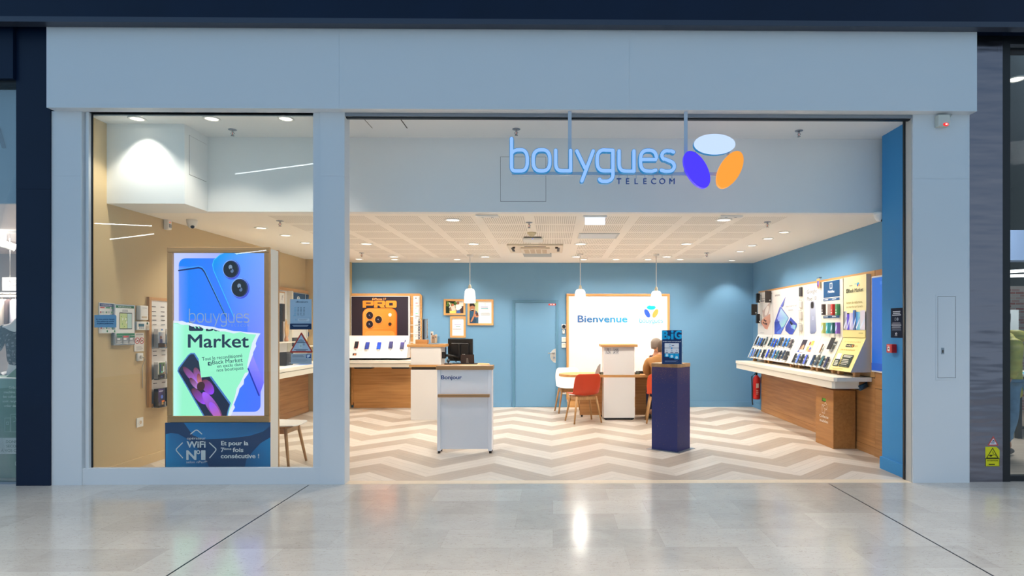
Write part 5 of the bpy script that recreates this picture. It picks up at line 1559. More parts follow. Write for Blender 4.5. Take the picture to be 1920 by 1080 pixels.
def fingers(b_chains, wrist, d_, up, s=1.0):
    """palm and five finger chains from the wrist, for limbs()"""
    d_ = Vector(d_).normalized(); up = Vector(up).normalized(); sd = d_.cross(up).normalized()
    palm = Vector(wrist) + d_ * .05 * s
    b_chains.append([(Vector(wrist), .026 * s), (palm, (.034 * s, .016 * s))])
    for k, (o_, L_) in enumerate(((-.03, .06), (-.01, .075), (.01, .08), (.03, .07))):
        k0 = palm + d_ * .03 * s + sd * o_ * s
        b_chains.append([(palm, (.034 * s, .016 * s)), (k0, .0105 * s), (k0 + (d_ * L_ * .55 - up * .012) * s, .009 * s), (k0 + (d_ * L_ - up * .035) * s, .0075 * s)])
    b_chains.append([(Vector(wrist), .026 * s), (Vector(wrist) + (d_ * .025 - sd * .035) * s, .012 * s), (Vector(wrist) + (d_ * .07 - sd * .05 - up * .01) * s, .009 * s)])
V = Vector
# customer in the brown jacket, back to us, leaning over the table
cx, cy = 1.74, 10.0
t = thing('person', 'seated person in a brown jacket, back turned, leaning on the table beside the navy column', 'person', (cx, cy, 0))
hd = V((1.785, 10.13, 1.185))
ch = [[(V((cx, cy, .55)), (.15, .11)), (V((cx, cy + .03, .75)), (.14, .10)), (V((cx, cy + .06, .95)), (.135, .085)), (V((cx, cy + .08, 1.04)), (.07, .065)), (V((cx + .02, cy + .10, 1.09)), .05), (hd + V((0, -.02, -.05)), .055)]]
shL, shR = V((cx - .19, cy + .05, 1.0)), V((cx + .19, cy + .05, 1.0))
elL, elR = V((1.525, 10.13, .80)), V((2.0, 10.15, .80))
wrL, wrR = V((1.66, 10.40, .785)), V((1.86, 10.42, .785))
ch += [[(V((cx, cy + .06, .95)), (.135, .085)), (shL, .05), (elL, .04), (wrL, .028)], [(V((cx, cy + .06, .95)), (.135, .085)), (shR, .05), (elR, .04), (wrR, .028)]]
for s_ in (-1, 1):
    ch.append([(V((cx, cy, .55)), (.15, .11)), (V((cx + s_ * .11, cy + .05, .53)), .085), (V((cx + s_ * .12, cy + .38, .51)), .06), (V((cx + s_ * .12, cy + .40, .12)), .04), (V((cx + s_ * .12, cy + .52, .05)), .035)])
fingers(ch, wrL, (.6, .7, 0), (0, 0, 1)); fingers(ch, wrR, (-.6, .7, 0), (0, 0, 1))
limbs('body', ch, SKIN, t)
b = MB(); f_, r_ = head_ring(b, hd, (.1, 1, -.12), SKIN); face_bits(hd, f_, r_, b.build('head', t))
hair_cap('hair', hd, f_, r_, mat('brown_grey_hair', (96, 78, 64), .8), t)
BR = mat('brown_jacket_cloth', (176, 122, 66), .8, bump=.3, bscale=25)
jc = [[(V((cx, cy - .01, .56)), (.185, .145)), (V((cx, cy + .02, .75)), (.175, .135)), (V((cx, cy + .05, .95)), (.19, .125)), (V((cx, cy + .08, 1.06)), (.10, .09)), (V((cx + .005, cy + .09, 1.09)), (.075, .075))],
      [(V((cx, cy + .05, .95)), (.19, .125)), (shL, .085), ((shL + elL) / 2 + V((-.01, 0, 0)), .078), (elL, .066), (wrL - V((.02, .04, 0)), .048)], [(V((cx, cy + .05, .95)), (.19, .125)), (shR, .085), ((shR + elR) / 2, .078), (elR, .066), (wrR - V((-.02, .04, 0)), .048)]]
limbs('jacket', jc, BR, t)
NV = mat('navy_trousers', (34, 38, 66), .8)
limbs('trousers', [[(V((cx, cy, .56)), (.17, .13)), (V((cx + s_ * .11, cy + .05, .53)), .098), (V((cx + s_ * .12, cy + .38, .52)), .075), (V((cx + s_ * .12, cy + .40, .14)), .055)] for s_ in (-1, 1)], NV, t)
for s_ in (-1, 1):
    MB().ball((cx + s_ * .12, cy + .47, .045), .045, M_black, 14, (.95, 2.6, .98)).build('shoe', t)
# adviser across the table
cx, cy = 1.92, 11.42
t = thing('person', 'grey-haired person in a pale shirt across the table, half hidden by the person in brown', 'person', (cx, cy, 0))
hd = V((1.875, 11.22, 1.205))
ch = [[(V((cx, cy, .55)), (.15, .11)), (V((cx - .01, cy - .04, .78)), (.14, .10)), (V((cx - .02, cy - .10, .97)), (.13, .085)), (V((cx - .03, cy - .14, 1.06)), .052), (hd + V((0, .03, -.06)), .052)]]
shL, shR = V((cx - .19, cy - .1, .98)), V((cx + .17, cy - .1, .98))
elL, elR = V((1.72, 11.12, .80)), V((2.16, 11.12, .80))
wrL, wrR = V((1.80, 10.90, .785)), V((2.04, 10.90, .785))
ch += [[(V((cx - .02, cy - .10, .97)), (.13, .085)), (shL, .05), (elL, .04), (wrL, .028)], [(V((cx - .02, cy - .10, .97)), (.13, .085)), (shR, .05), (elR, .04), (wrR, .028)]]
for s_ in (-1, 1):
    ch.append([(V((cx, cy, .55)), (.15, .11)), (V((cx + s_ * .1, cy - .05, .53)), .08), (V((cx + s_ * .11, cy - .36, .51)), .058), (V((cx + s_ * .11, cy - .34, .12)), .04), (V((cx + s_ * .11, cy - .46, .05)), .034)])
fingers(ch, wrL, (.4, -.8, 0), (0, 0, 1)); fingers(ch, wrR, (-.4, -.8, 0), (0, 0, 1))
limbs('body', ch, SKIN, t)
b = MB(); f_, r_ = head_ring(b, hd, (.95, .3, 0), SKIN); face_bits(hd, f_, r_, b.build('head', t))
hair_cap('hair', hd, f_, r_, mat('grey_hair', (116, 104, 94), .85), t)
SH = mat('pale_shirt_cloth', (206, 210, 222), .8)
limbs('shirt', [[(V((cx, cy, .56)), (.175, .135)), (V((cx - .01, cy - .04, .78)), (.165, .125)), (V((cx - .02, cy - .10, .97)), (.175, .115)), (V((cx - .03, cy - .13, 1.05)), (.075, .075))],
      [(V((cx - .02, cy - .10, .97)), (.175, .115)), (shL, .078), (elL, .06), (wrL + V((-.01, .03, 0)), .044)], [(V((cx - .02, cy - .10, .97)), (.175, .115)), (shR, .078), (elR, .06), (wrR + V((.01, .03, 0)), .044)]], SH, t)
limbs('trousers', [[(V((cx, cy, .56)), (.165, .125)), (V((cx + s_ * .1, cy - .05, .53)), .094), (V((cx + s_ * .11, cy - .36, .52)), .07), (V((cx + s_ * .11, cy - .34, .14)), .052)] for s_ in (-1, 1)], NV, t)
for s_ in (-1, 1): MB().ball((cx + s_ * .11, cy - .41, .045), .045, M_black, 14, (.95, 2.6, .98)).build('shoe', t)
chair('white shell chair of the grey-haired person across the table', cx, cy + .03, radians(180), (238, 232, 224))

# ------------------------------------------------------------------ navy column with its sign
A, B_, C_ = atz(1222, 842, 0), atz(1270, 848.5, 0), atz(1293.5, 841, 0)
D_ = A + C_ - B_
zc_ = Z_(690, 7.55)
t = thing('display_column', 'navy square display column with an oak cap, specked with gold', 'column', (A + C_) / 2)
def speck():
    m = bpy.data.materials.new('navy_gold_specks')
    nt, b = nodes_of(m); h = NT(nt)
    tc = h.n('ShaderNodeTexCoord')
    vo = h.n('ShaderNodeTexVoronoi'); vo.inputs['Scale'].default_value = 105
    h.link(tc.outputs['Object'], vo.inputs['Vector'])
    sx_ = h.n('ShaderNodeSeparateXYZ'); h.link(tc.outputs['Object'], sx_.inputs[0])
    no = h.n('ShaderNodeTexNoise'); no.inputs['Scale'].default_value = 6; no.inputs['Detail'].default_value = 4
    h.link(tc.outputs['Object'], no.inputs['Vector'])
    top = h.n('ShaderNodeMapRange'); top.inputs[1].default_value = .82; top.inputs[2].default_value = 1.02; top.inputs[3].default_value = 0; top.inputs[4].default_value = 1
    h.link(sx_.outputs[2], top.inputs[0])
    sepc = h.n('ShaderNodeSeparateColor'); h.link(vo.outputs['Color'], sepc.inputs[0])
    dens = h.m('MULTIPLY_ADD', h.m('MULTIPLY', top.outputs[0], no.outputs['Fac']), 1.1, .05)
    on = h.m('MULTIPLY', h.m('LESS_THAN', sepc.outputs[0], dens), h.m('LESS_THAN', vo.outputs['Distance'], .22))
    c = h.mix(on, lin((36, 46, 108)), lin((170, 130, 100)))
    c = h.mix(h.m('MULTIPLY', h.m('MULTIPLY', top.outputs[0], no.outputs['Fac']), .4), c, lin((120, 80, 80)))
    h.link(c, b.inputs['Base Color']); b.inputs['Roughness'].default_value = .55
    return m
b = MB().prism([(p.x, p.y) for p in (A, B_, C_, D_)], (0, 0, .006), (1, 0, 0), (0, 1, 0), (0, 0, zc_ - .006), speck())
b.build('shaft', t)
ctr = (A + C_) / 2
b = MB().prism([((p - ctr) * 1.02 + ctr).to_2d()[:] for p in (A, B_, C_, D_)], (0, 0, zc_ + .0008), (1, 0, 0), (0, 1, 0), (0, 0, .045), M_oakg)
b.build('cap', t)
b = MB().prism([((p - ctr) * 1.28 + ctr).to_2d()[:] for p in (A, B_, C_, D_)], (0, 0, .0005), (1, 0, 0), (0, 1, 0), (0, 0, .005), M_alu)
b.build('base_plate', t)
Ys = 7.56
a, c = at(1241, 683.5, Ys), at(1280, 619, Ys)
zz = zc_ + .0465
t = thing('counter_sign', 'upright blue sign with big light blue letters on top of the navy column', 'sign', ((a.x + c.x) / 2, Ys, zz))
bx('panel', (a.x, Ys, zz), (c.x, Ys + .012, c.z), M_acryl, t)
bx('foot', (a.x, Ys - .03, zz - .0005), (c.x, Ys + .05, zz + .004), M_acryl, t)
g = gfront(1241, 619, Ys - .0006, 6.75, 1030, 530)
NB, LB = (24, 54, 104), (10, 166, 226)
g.rect(1425, 602, 1677, 1030, NB)
g.rect(1425, 602, 1440, 720, LB)
g.text('B', 1438, 712, 100, LB, .045, width=62).ell(1510, 694, 26, 28, NB).ell(1510, 694, 21, 23, LB)
g.rect(1540, 644, 1572, 718, LB).ell(1556, 620, 17, 16, LB).text('G', 1590, 710, 100, LB, .045, width=78)
g.text('Une ligne en plus, encore plus grand !', 1436, 750, 11, (230, 238, 246), .03, width=230)
g.rrect(1458, 766, 1640, 826, 5, (226, 230, 238)).rrect(1458, 830, 1640, 896, 5, (226, 230, 238)).ell(1527, 794, 15, 18, (80, 160, 210)).ell(1527, 794, 11, 14, (226, 230, 238)).bars(1550, 790, 34, 10, 1, (50, 70, 120), .9).ell(1548, 829, 10, 10, (40, 150, 220))
for k in range(3):
    g.ell(1486 + k * 62, 860, 9, 10, (180, 200, 220)); g.bars(1470 + k * 60, 880, 38, 9, 1, (60, 80, 130), .8)
    g.rect(1458 + k * 61, 898, 1516 + k * 61, 940 + k * 15, LB); g.ell(1487 + k * 61, 918 + k * 14, 17, 17, (190, 230, 246))
g.bars(1458, 986, 182, 24, 3, (130, 150, 190), .4)
g.build('print', t)
# ------------------------------------------------------------------ right-hand phone wall
XBD = 3.82                                # face of the oak wall boards
XP, XF = 3.765, 3.575                     # upright panels, front foot of the sloped shelves
ZS0, ZS1 = .985, 1.405                    # sloped shelves, foot and head
def yb(px, X=XP): return atx(px, 600, X).y
t = thing('wall_board', 'long oak wall board behind the phone displays on the right wall', 'wall board', (XBD, 9.4, 0.9))
MB().box((XBD, yb(1640.5, XBD) + .004, .93), (XR - .0005, yb(1422, XBD), 2.205), M_oaky, .004).build('board', t)
t = thing('wall_board', 'oak wall board beside the blue screen, next to the blue pier', 'wall board', (XBD, 7.0, 0))
MB().box((XBD, 6.67, .0), (XR - .0005, yb(1640.5, XBD) - .004, 2.205), M_oakdy, .004).build('board', t)
bx('plinth', (XBD - .012, 6.69, .0), (XBD - .0005, yb(1640.5, XBD) - .01, .1), M_oakdy, t)
bx('groove', (XBD - .0012, 6.69, .80), (XBD, yb(1640.5, XBD) - .008, .806), M_vent, t)
t = thing('cabinet', 'long oak panelled base under the right-hand counter', 'cabinet', (XBD, 9.4, 0))
MB().box((XBD + .005, yb(1640.5, XBD) + .004, .1), (XR - .0005, yb(1427, XBD), .92), M_oakdy).build('panel', t)
MB().box((XBD, yb(1640.5, XBD) + .004, 0), (XR - .0005, yb(1427, XBD), .099), M_oakdy).build('plinth', t)
# counter
ya, yz = 7.40, 11.42
XC0 = 3.37
t = thing('counter', 'long white counter along the right wall under the phones', 'counter', (3.6, 9.4, .8))
b = MB().prism([(XC0, ya + .02), (XC0 + .03, ya), (XBD - .001, ya), (XBD - .001, yz), (XC0, yz)], (0, 0, .925), (1, 0, 0), (0, 1, 0), (0, 0, -.05), M_cream)
b.build('top', t)
ym = 9.1
for y0_, y1_ in ((ya + .07, ym - .001), (ym + .001, yz)):
    b = MB().prism([(XC0 + .012, y0_ + (.03 if y0_ < 8 else 0)), (XC0 + .04 if y0_ < 8 else XC0 + .012, y0_), (XBD - .12, y0_), (XBD - .12, y1_), (XC0 + .012, y1_)], (0, 0, .870), (1, 0, 0), (0, 1, 0), (0, 0, -.085), M_cream)
    b.build('drawer_front', t)
MB().box((XC0 + .03, ya + .09, .868), (XBD - .02, yz - .01, .877), M_vent).build('shadow_gap', t)
MB().tube([(XBD - .03, 7.46, .9), (XBD - .03, 7.47, .83), (XBD - .12, 7.47, .79)], .035, mat('dark_teal_plastic', (24, 60, 84), .4), 10).build('bracket', t)
MB().tube([(XC0 + .3, 7.6, .79), (XC0 + .36, 7.6, .77), (XBD - .02, 7.62, .76)], .008, M_black, 6).build('cable', t)
SLV = Vector((XP - XF, 0, ZS1 - ZS0)).normalized()
SLN = Vector((-SLV.z, 0, SLV.x))
SLEN = Vector((XP - XF, 0, ZS1 - ZS0)).length
def unit(name, label, px0, px1, c_top=(244, 240, 234), m=None, ztop=2.165, slope=True, cat='display unit'):
    y1_, y0_ = yb(px0), yb(px1)          # y1 far, y0 near
    m = m or M_lam
    t = thing(name, label, cat, (3.7, (y0_ + y1_) / 2, ZS0 - .05))
    if slope:
        b = MB().prism([(XP, ztop), (XP, ZS1), (XF, ZS0), (XBD - .001, ZS0), (XBD - .001, ztop)], (0, y0_, 0), (1, 0, 0), (0, 0, 1), (0, y1_ - y0_, 0), m)
    else:
        b = MB().box((XP, y0_, ZS1), (XBD - .001, y1_, ztop), m)
    b.build('body', t)
    if slope:
        for yy in (y0_ + .08, y1_ - .08): MB().box((XF + .08, yy - .03, .9255), (XF + .14, yy + .03, ZS0 - .0005), M_oakd).build('support', t)
    return t, y0_, y1_
def gpanel(y0_, y1_, ztop=2.165):
    """upright print: drawing units 0..100 across (left to right as seen), 0..100 up"""
    return G((XP, y1_, ZS1), (0, -1, 0), (0, 0, 1), (-1, 0, 0), T=(0, 0, (y1_ - y0_) / 100, (ztop - ZS1) / 100))
def gslope(y0_, y1_):
    return G((XF, y1_, ZS0), (0, -1, 0), SLV, SLN, T=(0, 0, (y1_ - y0_) / 100, SLEN / 100))
def sphone(px, py, w_, h_, col, scr, label, group, col2=None, lift=.02):
    # the point of the sloped shelf seen at this place
    r = ray(px, py)
    o = Vector((0, 0, CZ)); n = SLN
    k = (Vector((XF, 0, ZS0)) - o).dot(n) / r.dot(n)
    return phone(label, o + r * k, (0, -1, 0), SLV, SLN, w_, h_, col, scr, group, col2=col2, lift=lift)
# unit 1: narrow white unit by the corner
t, u0, u1 = unit('display_unit', 'narrow white display by the back corner with a rose-gold phone poster', 1421, 1449)
g = gpanel(u0, u1)
GR = (110, 110, 116)
g.text('AI phone', 22, 84, 2.6, GR, .02, width=26).bars(20, 78, 30, 4, 1, (150, 150, 156), .6)
g.poly([(30, 60), (36, 56), (80, 74), (82, 64), (72, 42), (46, 38), (36, 44)], (206, 186, 180)).ell(62, 56, 16, 8, (242, 234, 228), .6).poly([(46, 40), (84, 48), (86, 30), (66, 12), (50, 14), (26, 26), (22, 32)], [(236, 176, 150), (214, 160, 140), (200, 150, 130), (230, 170, 146), (214, 150, 130), (190, 130, 110), (236, 180, 156)])
for k, (x, y) in enumerate(((46, 34), (56, 32), (40, 28), (52, 26), (62, 25))): g.ell(x, y, 4.4, 2.6, (150, 104, 92)).ell(x, y, 3.4, 2, (40, 30, 34))
g.bars(20, 4, 30, 2, 1, (190, 190, 194), .6)
g.build('poster', [o for o in t.children if o.name.startswith('body')][0])
# unit 2: wide white unit, folding phones
t, u0, u1 = unit('display_unit', 'wide white display with a poster of two blue folding phones', 1449.6, 1499)
g = gpanel(u0, u1)
g.text('SAMSUNG', 8, 86, 3.6, (120, 122, 130), .02, width=20)
g.poly([(30, 63), (50, 82), (50, 80), (42, 62), (37, 60)], [(120, 130, 220), (120, 130, 210), (70, 76, 110), (40, 40, 60), (100, 110, 200)])
g.poly([(6, 2), (6, 28), (28, 62), (34, 61), (62, 38), (62, 34), (32, 2)], [(70, 90, 200), (50, 70, 180), (120, 130, 220), (90, 110, 200), (120, 140, 200), (150, 180, 220), (60, 80, 190)])
g.poly([(17, 37), (33, 58), (60, 37), (38, 12)], [(150, 160, 240), (190, 220, 236), (150, 200, 220), (160, 220, 210)])
g.poly([(8, 28), (27, 31), (26, 16), (8, 5)], [(40, 50, 140), (60, 70, 170), (70, 100, 210), (60, 80, 190)]).poly([(15, 6), (44, 20), (32, 3), (17, 3)], (96, 130, 224))
g.poly([(50, 18), (70, 38), (92, 24), (92, 18), (76, 2), (66, 2), (50, 10)], [(70, 80, 170), (70, 90, 190), (70, 80, 170), (110, 170, 200), (60, 80, 190), (60, 80, 190), (60, 70, 160)])
g.poly([(70, 24), (88, 21), (84, 12), (70, 16)], [(150, 160, 220), (150, 220, 200), (150, 200, 220), (90, 110, 220)])
for x, y in ((70, 27), (74, 24)): g.ell(x, y, 3.4, 2.8, (24, 24, 34))
g.text('Galaxy Z Fold7 | Z Flip7', 52, 60, 2.6, (130, 132, 140), 0, width=40).bars(62, 52, 22, 3, 1, (190, 192, 198), .6)
g.build('poster', [o for o in t.children if o.name.startswith('body')][0])
# rail between
t, u0, u1 = unit('accessory_rail', 'narrow cream rail of phone accessories between the folding-phone and the next poster', 1499.6, 1506.8, m=M_cream, slope=True, cat='rail')
for k, (z0_, z1_, c) in enumerate(((2.0, 2.14, (70, 66, 66)), (1.83, 1.93, (214, 210, 206)), (1.66, 1.77, (206, 200, 190)), (1.48, 1.58, (190, 186, 180)))):
    tt = thing('accessory_pack', ['dark case hanging at the top of the cream rail', 'pale pack second from the top of the cream rail', 'pale pack third from the top of the cream rail', 'grey-white pack at the bottom of the cream rail'][k], 'package', (XP - .02, (u0 + u1) / 2, z0_), group='packs on the cream rail')
    MB().box((XP - .03, u0 + .03, z0_), (XP - .0005, u1 - .03, z1_), mat('pack_%d' % k, c, .5), .008).build('pack', tt)
    MB().cyl((XP, (u0 + u1) / 2, z1_ + .012), (XP - .05, (u0 + u1) / 2, z1_ + .012), .004, M_chrome, seg=8).build('hook', tt)
# unit 3
t, u0, u1 = unit('display_unit', 'white display with a tall poster of one lavender-grey phone', 1507.4, 1540.6)
g = gpanel(u0, u1)
GG = (96, 98, 106)
g.text('Google', 18, 82, 7.5, GG, .004, width=56).text('Pixel 10', 20, 68, 7.5, GG, .004, width=52)
g.poly([(36, 6), (36, 62), (42, 67), (60, 67), (66, 62), (72, 10), (64, 5), (42, 4)], [(150, 158, 190), (190, 196, 216), (200, 206, 222), (196, 202, 220), (176, 184, 210), (130, 138, 172), (140, 148, 180), (120, 130, 166)])
g.line([(37, 6), (37, 62)], 1.2, (110, 118, 150)); g.rrect(40, 52, 60, 66, 5, (150, 152, 166)).rrect(42, 53, 58, 65, 5, (40, 34, 36)).ell(54, 34, 4, 3.6, (190, 198, 220)).ell(54, 34, 2.4, 2.2, (166, 174, 200))
g.build('poster', [o for o in t.children if o.name.startswith('body')][0])
g = gslope(u0, u1)
g.bars(20, 90, 56, 6, 2, (216, 216, 220), .5)
g.rect(6, 42, 34, 86, (60, 54, 66)).rect(10, 50, 30, 66, [(170, 110, 90), (120, 80, 70), (60, 50, 56), (90, 60, 60)]).rect(12, 43, 34, 52, (236, 220, 214)).ell(24, 60, 6, 9, (226, 170, 130)).rect(4, 42, 14, 48, (90, 110, 190))
g.rect(48, 46, 78, 84, (226, 210, 190)).rect(50, 50, 62, 64, (200, 180, 110)).rect(64, 68, 76, 84, (230, 196, 90)).ell(70, 56, 5, 6, (80, 90, 190)).ell(58, 74, 5, 6, (170, 110, 80)).rect(62, 46, 76, 54, (190, 140, 110))
g.build('price_sheet', t)
# unit 4
t, u0, u1 = unit('display_unit', 'white display headed by a navy panel, with two rows of boxed phone cases', 1541.2, 1580.6, m=M_cream)
g = gpanel(u0, u1)
NB4 = (24, 78, 126)
g.rect(8, 70, 86, 99, NB4).line([(40, 86), (50, 86), (50, 95), (40, 95), (40, 86)], 1.6, (236, 240, 244)).text('Mobiles', 46, 78, 4.5, (240, 244, 248), .04, 'c', width=30)
for z in (64, 33):
    g.rect(8, z, 46, z + 4.5, (40, 88, 140)).rect(47, z, 86, z + 4.5, (40, 88, 140)).bars(12, z + 1.6, 20, 2, 1, (220, 230, 240), .8, .1).bars(52, z + 1.6, 20, 2, 1, (220, 230, 240), .8, .1)
g.build('poster', [o for o in t.children if o.name.startswith('body')][0])
for r_i, (zz, pys) in enumerate(((1, 580.5), (0, 615))):
    for k, px in enumerate((1545, 1553.3, 1562.4, 1571)):
        c = [[(60, 44, 44), (226, 218, 210), (206, 52, 46), (70, 150, 100)], [(190, 196, 110), (70, 180, 190), (40, 110, 110), (150, 110, 210)]][r_i][k]
        q = atx(px, pys, XP - .02)
        nm = [['dark boxed phone case, leftmost of the upper row under the navy panel', 'white boxed phone case, second in the upper row under the navy panel', 'red boxed phone case, third in the upper row under the navy panel', 'green boxed phone case at the right of the upper row'], ['yellow-green boxed phone case, leftmost of the lower row', 'turquoise boxed phone case, second in the lower row', 'dark green boxed phone case, third in the lower row', 'violet boxed phone case at the right of the lower row']][r_i][k]
        tt = thing('phone_case', nm, 'phone case', (XP - .02, q.y, q.z - .07), group='boxed phone cases on the right wall')
        MB().box((XP - .045, q.y - .028, q.z - .074), (XP - .0007, q.y + .028, q.z + .074), mat('case_%d_%d' % (r_i, k), c, .4), .004).build('box', tt)
        g = G((XP - .0455, q.y + .025, q.z - .06), (0, -1, 0), (0, 0, 1), (-1, 0, 0), T=(0, 0, .005, .012))
        if r_i: g.poly([(1, 1), (9, 4), (9, 9), (1, 6)], [(240, 240, 250), (120, 200, 240), (200, 230, 250), (90, 160, 220)])
        else: g.rect(2, 1, 8, 2.4, (235, 235, 230)).rect(3, 4, 7, 5, (235, 235, 230))
        g.build('label', tt)
g = gslope(u0, u1)
g.bars(14, 86, 40, 6, 2, (214, 208, 204), .5)
g.build('price_sheet', t)
# unit 5: yellow
M_yel = mat('pale_yellow_board', (246, 226, 150), .6)
M_gsd = mat('grey_side_board', (196, 190, 186), .6)
y1_, y0_ = yb(1582), yb(1624.3)
t = thing('display_unit', 'pale yellow display with two dark text panels on its sloped foot, beside the blue screen', 'display unit', (3.7, (y0_ + y1_) / 2, ZS0 - .05))
b = MB().prism([(XP, 2.17), (XP, ZS1), (XF, ZS0), (XBD - .001, ZS0), (XBD - .001, 2.17)], (0, y0_, 0), (1, 0, 0), (0, 0, 1), (0, y1_ - y0_, 0), M_gsd)
b.build('body', t)
for yy in (y0_ + .08, y1_ - .08): MB().box((XF + .08, yy - .03, .9255), (XF + .14, yy + .03, ZS0 - .0005), M_oakd).build('support', t)
g = gpanel(y0_, y1_, 2.17)
Y1, Y2, DK = (250, 238, 184), (244, 226, 152), (46, 54, 44)
g.rect(0, 0, 100, 100, Y1)
g.bars(26, 84, 20, 3, 1, (180, 170, 130), .6); g.ell(66, 86, 5, 2.6, (70, 180, 230)).ell(70, 84, 3, 2, (250, 160, 70)).ell(64, 84, 2.4, 1.8, (60, 80, 210)).bars(50, 86, 12, 2, 1, (120, 190, 210), .5)
g.rrect(13, 73, 22, 80, 1.5, DK); g.line([(19.5, 74.5), (16.5, 76.5), (19.5, 78.5)], .8, Y1)
g.text('Back Market', 24, 73.5, 6, DK, .008, width=64)
g.text('Autant de réductions,', 14, 55, 4, (170, 150, 80), .004, width=72).text('on marche sur la tech.', 14, 48, 4, (170, 150, 80), .004, width=74)
g.rect(2, 12, 100, 40, (28, 34, 40))
for k, (x0, x1, c1, c2, ht) in enumerate(((2, 18, (20, 40, 50), (220, 216, 240), 43), (18, 32, (110, 90, 220), (60, 40, 200), 38), (30, 46, (226, 216, 236), (200, 190, 230), 40), (46, 60, (90, 130, 220), (20, 30, 50), 44), (60, 78, (20, 120, 210), (150, 220, 230), 41), (78, 100, (224, 216, 226), (226, 220, 240), 43))):
    g.rect(x0, 12, x1 - .6, ht, [c1, c2, c2, c1])
    g.poly([(x0, 16), (x1 - 2, 34), (x1 - 1, 28), (x0 + 3, 12)], [(240, 240, 250), c1, (200, 220, 250), c2])
g.rect(0, 0, 100, 11.4, Y2).bars(72, 6, 20, 3, 1, (200, 184, 120), .5)
g.build('poster', [o for o in t.children if o.name.startswith('body')][0])
g = gslope(y0_, y1_)
g.rect(0, 0, 100, 100, Y2)
g.text('Un smartphone préféré', 14, 84, 5, (206, 180, 96), .01, width=72).rrect(28, 70, 66, 79, 4, DK).text('meilleur', 32, 72.5, 4.5, (246, 230, 190), .02, width=24).ell(60, 74.5, 3, 3, (240, 140, 50)).text('prix', 70, 72.5, 4.5, (206, 180, 96), .01, width=12).text('plus le reconditionné', 14, 60, 5, (206, 180, 96), .02, width=64)
g.rect(10, 32, 30, 50, (246, 246, 244))
g.rrect(8, 12, 34, 33, 2, DK); g.bars(12, 15, 18, 16, 4, (230, 226, 206), .5)
g.rrect(38, 12, 84, 48, 2, DK); g.bars(42, 40, 38, 7, 2, (236, 232, 214), .55).bars(44, 19, 34, 18, 4, (226, 222, 206), .4).bars(42, 13.5, 34, 3, 1, (140, 140, 120), .5)
for k in range(4): g.rect(41, 19.5 + k * 4.6, 43, 21.5 + k * 4.6, (240, 220, 120))
g.bars(10, 5, 60, 3, 1, (200, 180, 110), .5)
g.build('shelf_print', t)
# hanging badge above the third poster
q = atx(1534.5, 532, XP - .03)
t = thing('hanging_badge', 'violet and orange shield-shaped badge hung above the lavender phone poster', 'badge', (XP - .03, q.y, q.z - .06))
b = MB().prism([(-.045, .07), (.045, .07), (.045, -.02), (.025, -.06), (0, -.075), (-.025, -.06), (-.045, -.02)], (XP - .034, q.y, q.z), (0, -1, 0), (0, 0, 1), (.006, 0, 0), mat('badge_gold', (226, 170, 90), .4))
b.build('plate', t)
g = G((XP - .0345, q.y, q.z), (0, -1, 0), (0, 0, 1), (-1, 0, 0))
g.poly([(-.034, .04), (.034, .04), (.034, -.02), (.018, -.05), (0, -.062), (-.018, -.05), (-.034, -.02)], [(70, 60, 140), (110, 70, 160), (170, 90, 160), (190, 90, 100), (120, 50, 60), (90, 40, 60), (60, 50, 120)]).ell(0, .01, .016, .026, (120, 140, 240))
g.build('print', t)
MB().box((XP - .036, q.y - .04, q.z + .071), (XP - .0007, q.y + .04, q.z + .092), M_acryl).build('holder', t)
# black accessory cases at the corner end
for k, (px, py, w_, h_, tx) in enumerate(((1421, 559, .05, .17, 'slim black case at the top left corner of the right phone wall'), (1415, 580.5, .12, .20, 'large black case sticking out from the corner end of the right phone wall'), (1421, 597.5, .05, .17, 'slim black case below the large black one at the corner end'), (1441, 556.5, .13, .20, 'large black case between the first two posters of the right wall'))):
    q = atx(px, py, XP - .06)
    t = thing('phone_pouch', tx, 'phone case', (q.x, q.y, q.z - h_ / 2), group='black cases on the right wall')
    if k in (1, 3):
        MB().box((q.x - .06, q.y - .008, q.z - h_ / 2), (q.x + .05, q.y + .012, q.z + h_ / 2), mat('brown_black_leather', (52, 44, 40), .5), .006).build('pouch', t)
    else:
        MB().box((q.x - .03, q.y - .035, q.z - h_ / 2), (q.x + .03, q.y + .035, q.z + h_ / 2), M_black, .008).build('pouch', t)
    MB().cyl((q.x + .03, q.y, q.z + h_ * .3), (XP - .0005, q.y, q.z + h_ * .3), .005, M_chrome, seg=8).build('hook', t)
    MB().ball((q.x + .02, q.y - .038 if k not in (1, 3) else q.y - .01, q.z - h_ * .3), .012, mat('clip_white', (230, 226, 220), .4), 8).build('clip', t)
# the phones on the slopes
dk, nv, bl, lb, gy, gn = (34, 36, 40), (30, 44, 90), (30, 90, 200), (90, 150, 240), (130, 150, 156), (30, 60, 60)
up_ = [(1421, 640, dk, 'black'), (1424.6, 641, lb, 'light blue'), (1429, 642, bl, 'blue'), (1433, 643, dk, 'black'), (1438, 640, gy, 'grey'), (1446, 642, gn, 'dark green'), (1451.3, 643, bl, 'blue'), (1456, 644.5, (20, 70, 210), 'bright blue'), (1463, 641.5, (40, 110, 190), 'blue'), (1467.5, 641.5, dk, 'black'), (1473.7, 643, (40, 100, 180), 'steel blue'), (1480, 643, (30, 110, 210), 'blue'), (1486, 645.5, (60, 48, 52), 'dark brown')]
for i, (px, py, c, cn) in enumerate(up_):
    sphone(px, py, .066, .15, (50, 52, 58), c, '%s phone, %s from the left in the upper row of the right wall' % (cn, ORD[i]), 'phones on the right wall, upper row', tuple(min(255, v + 24) for v in c))
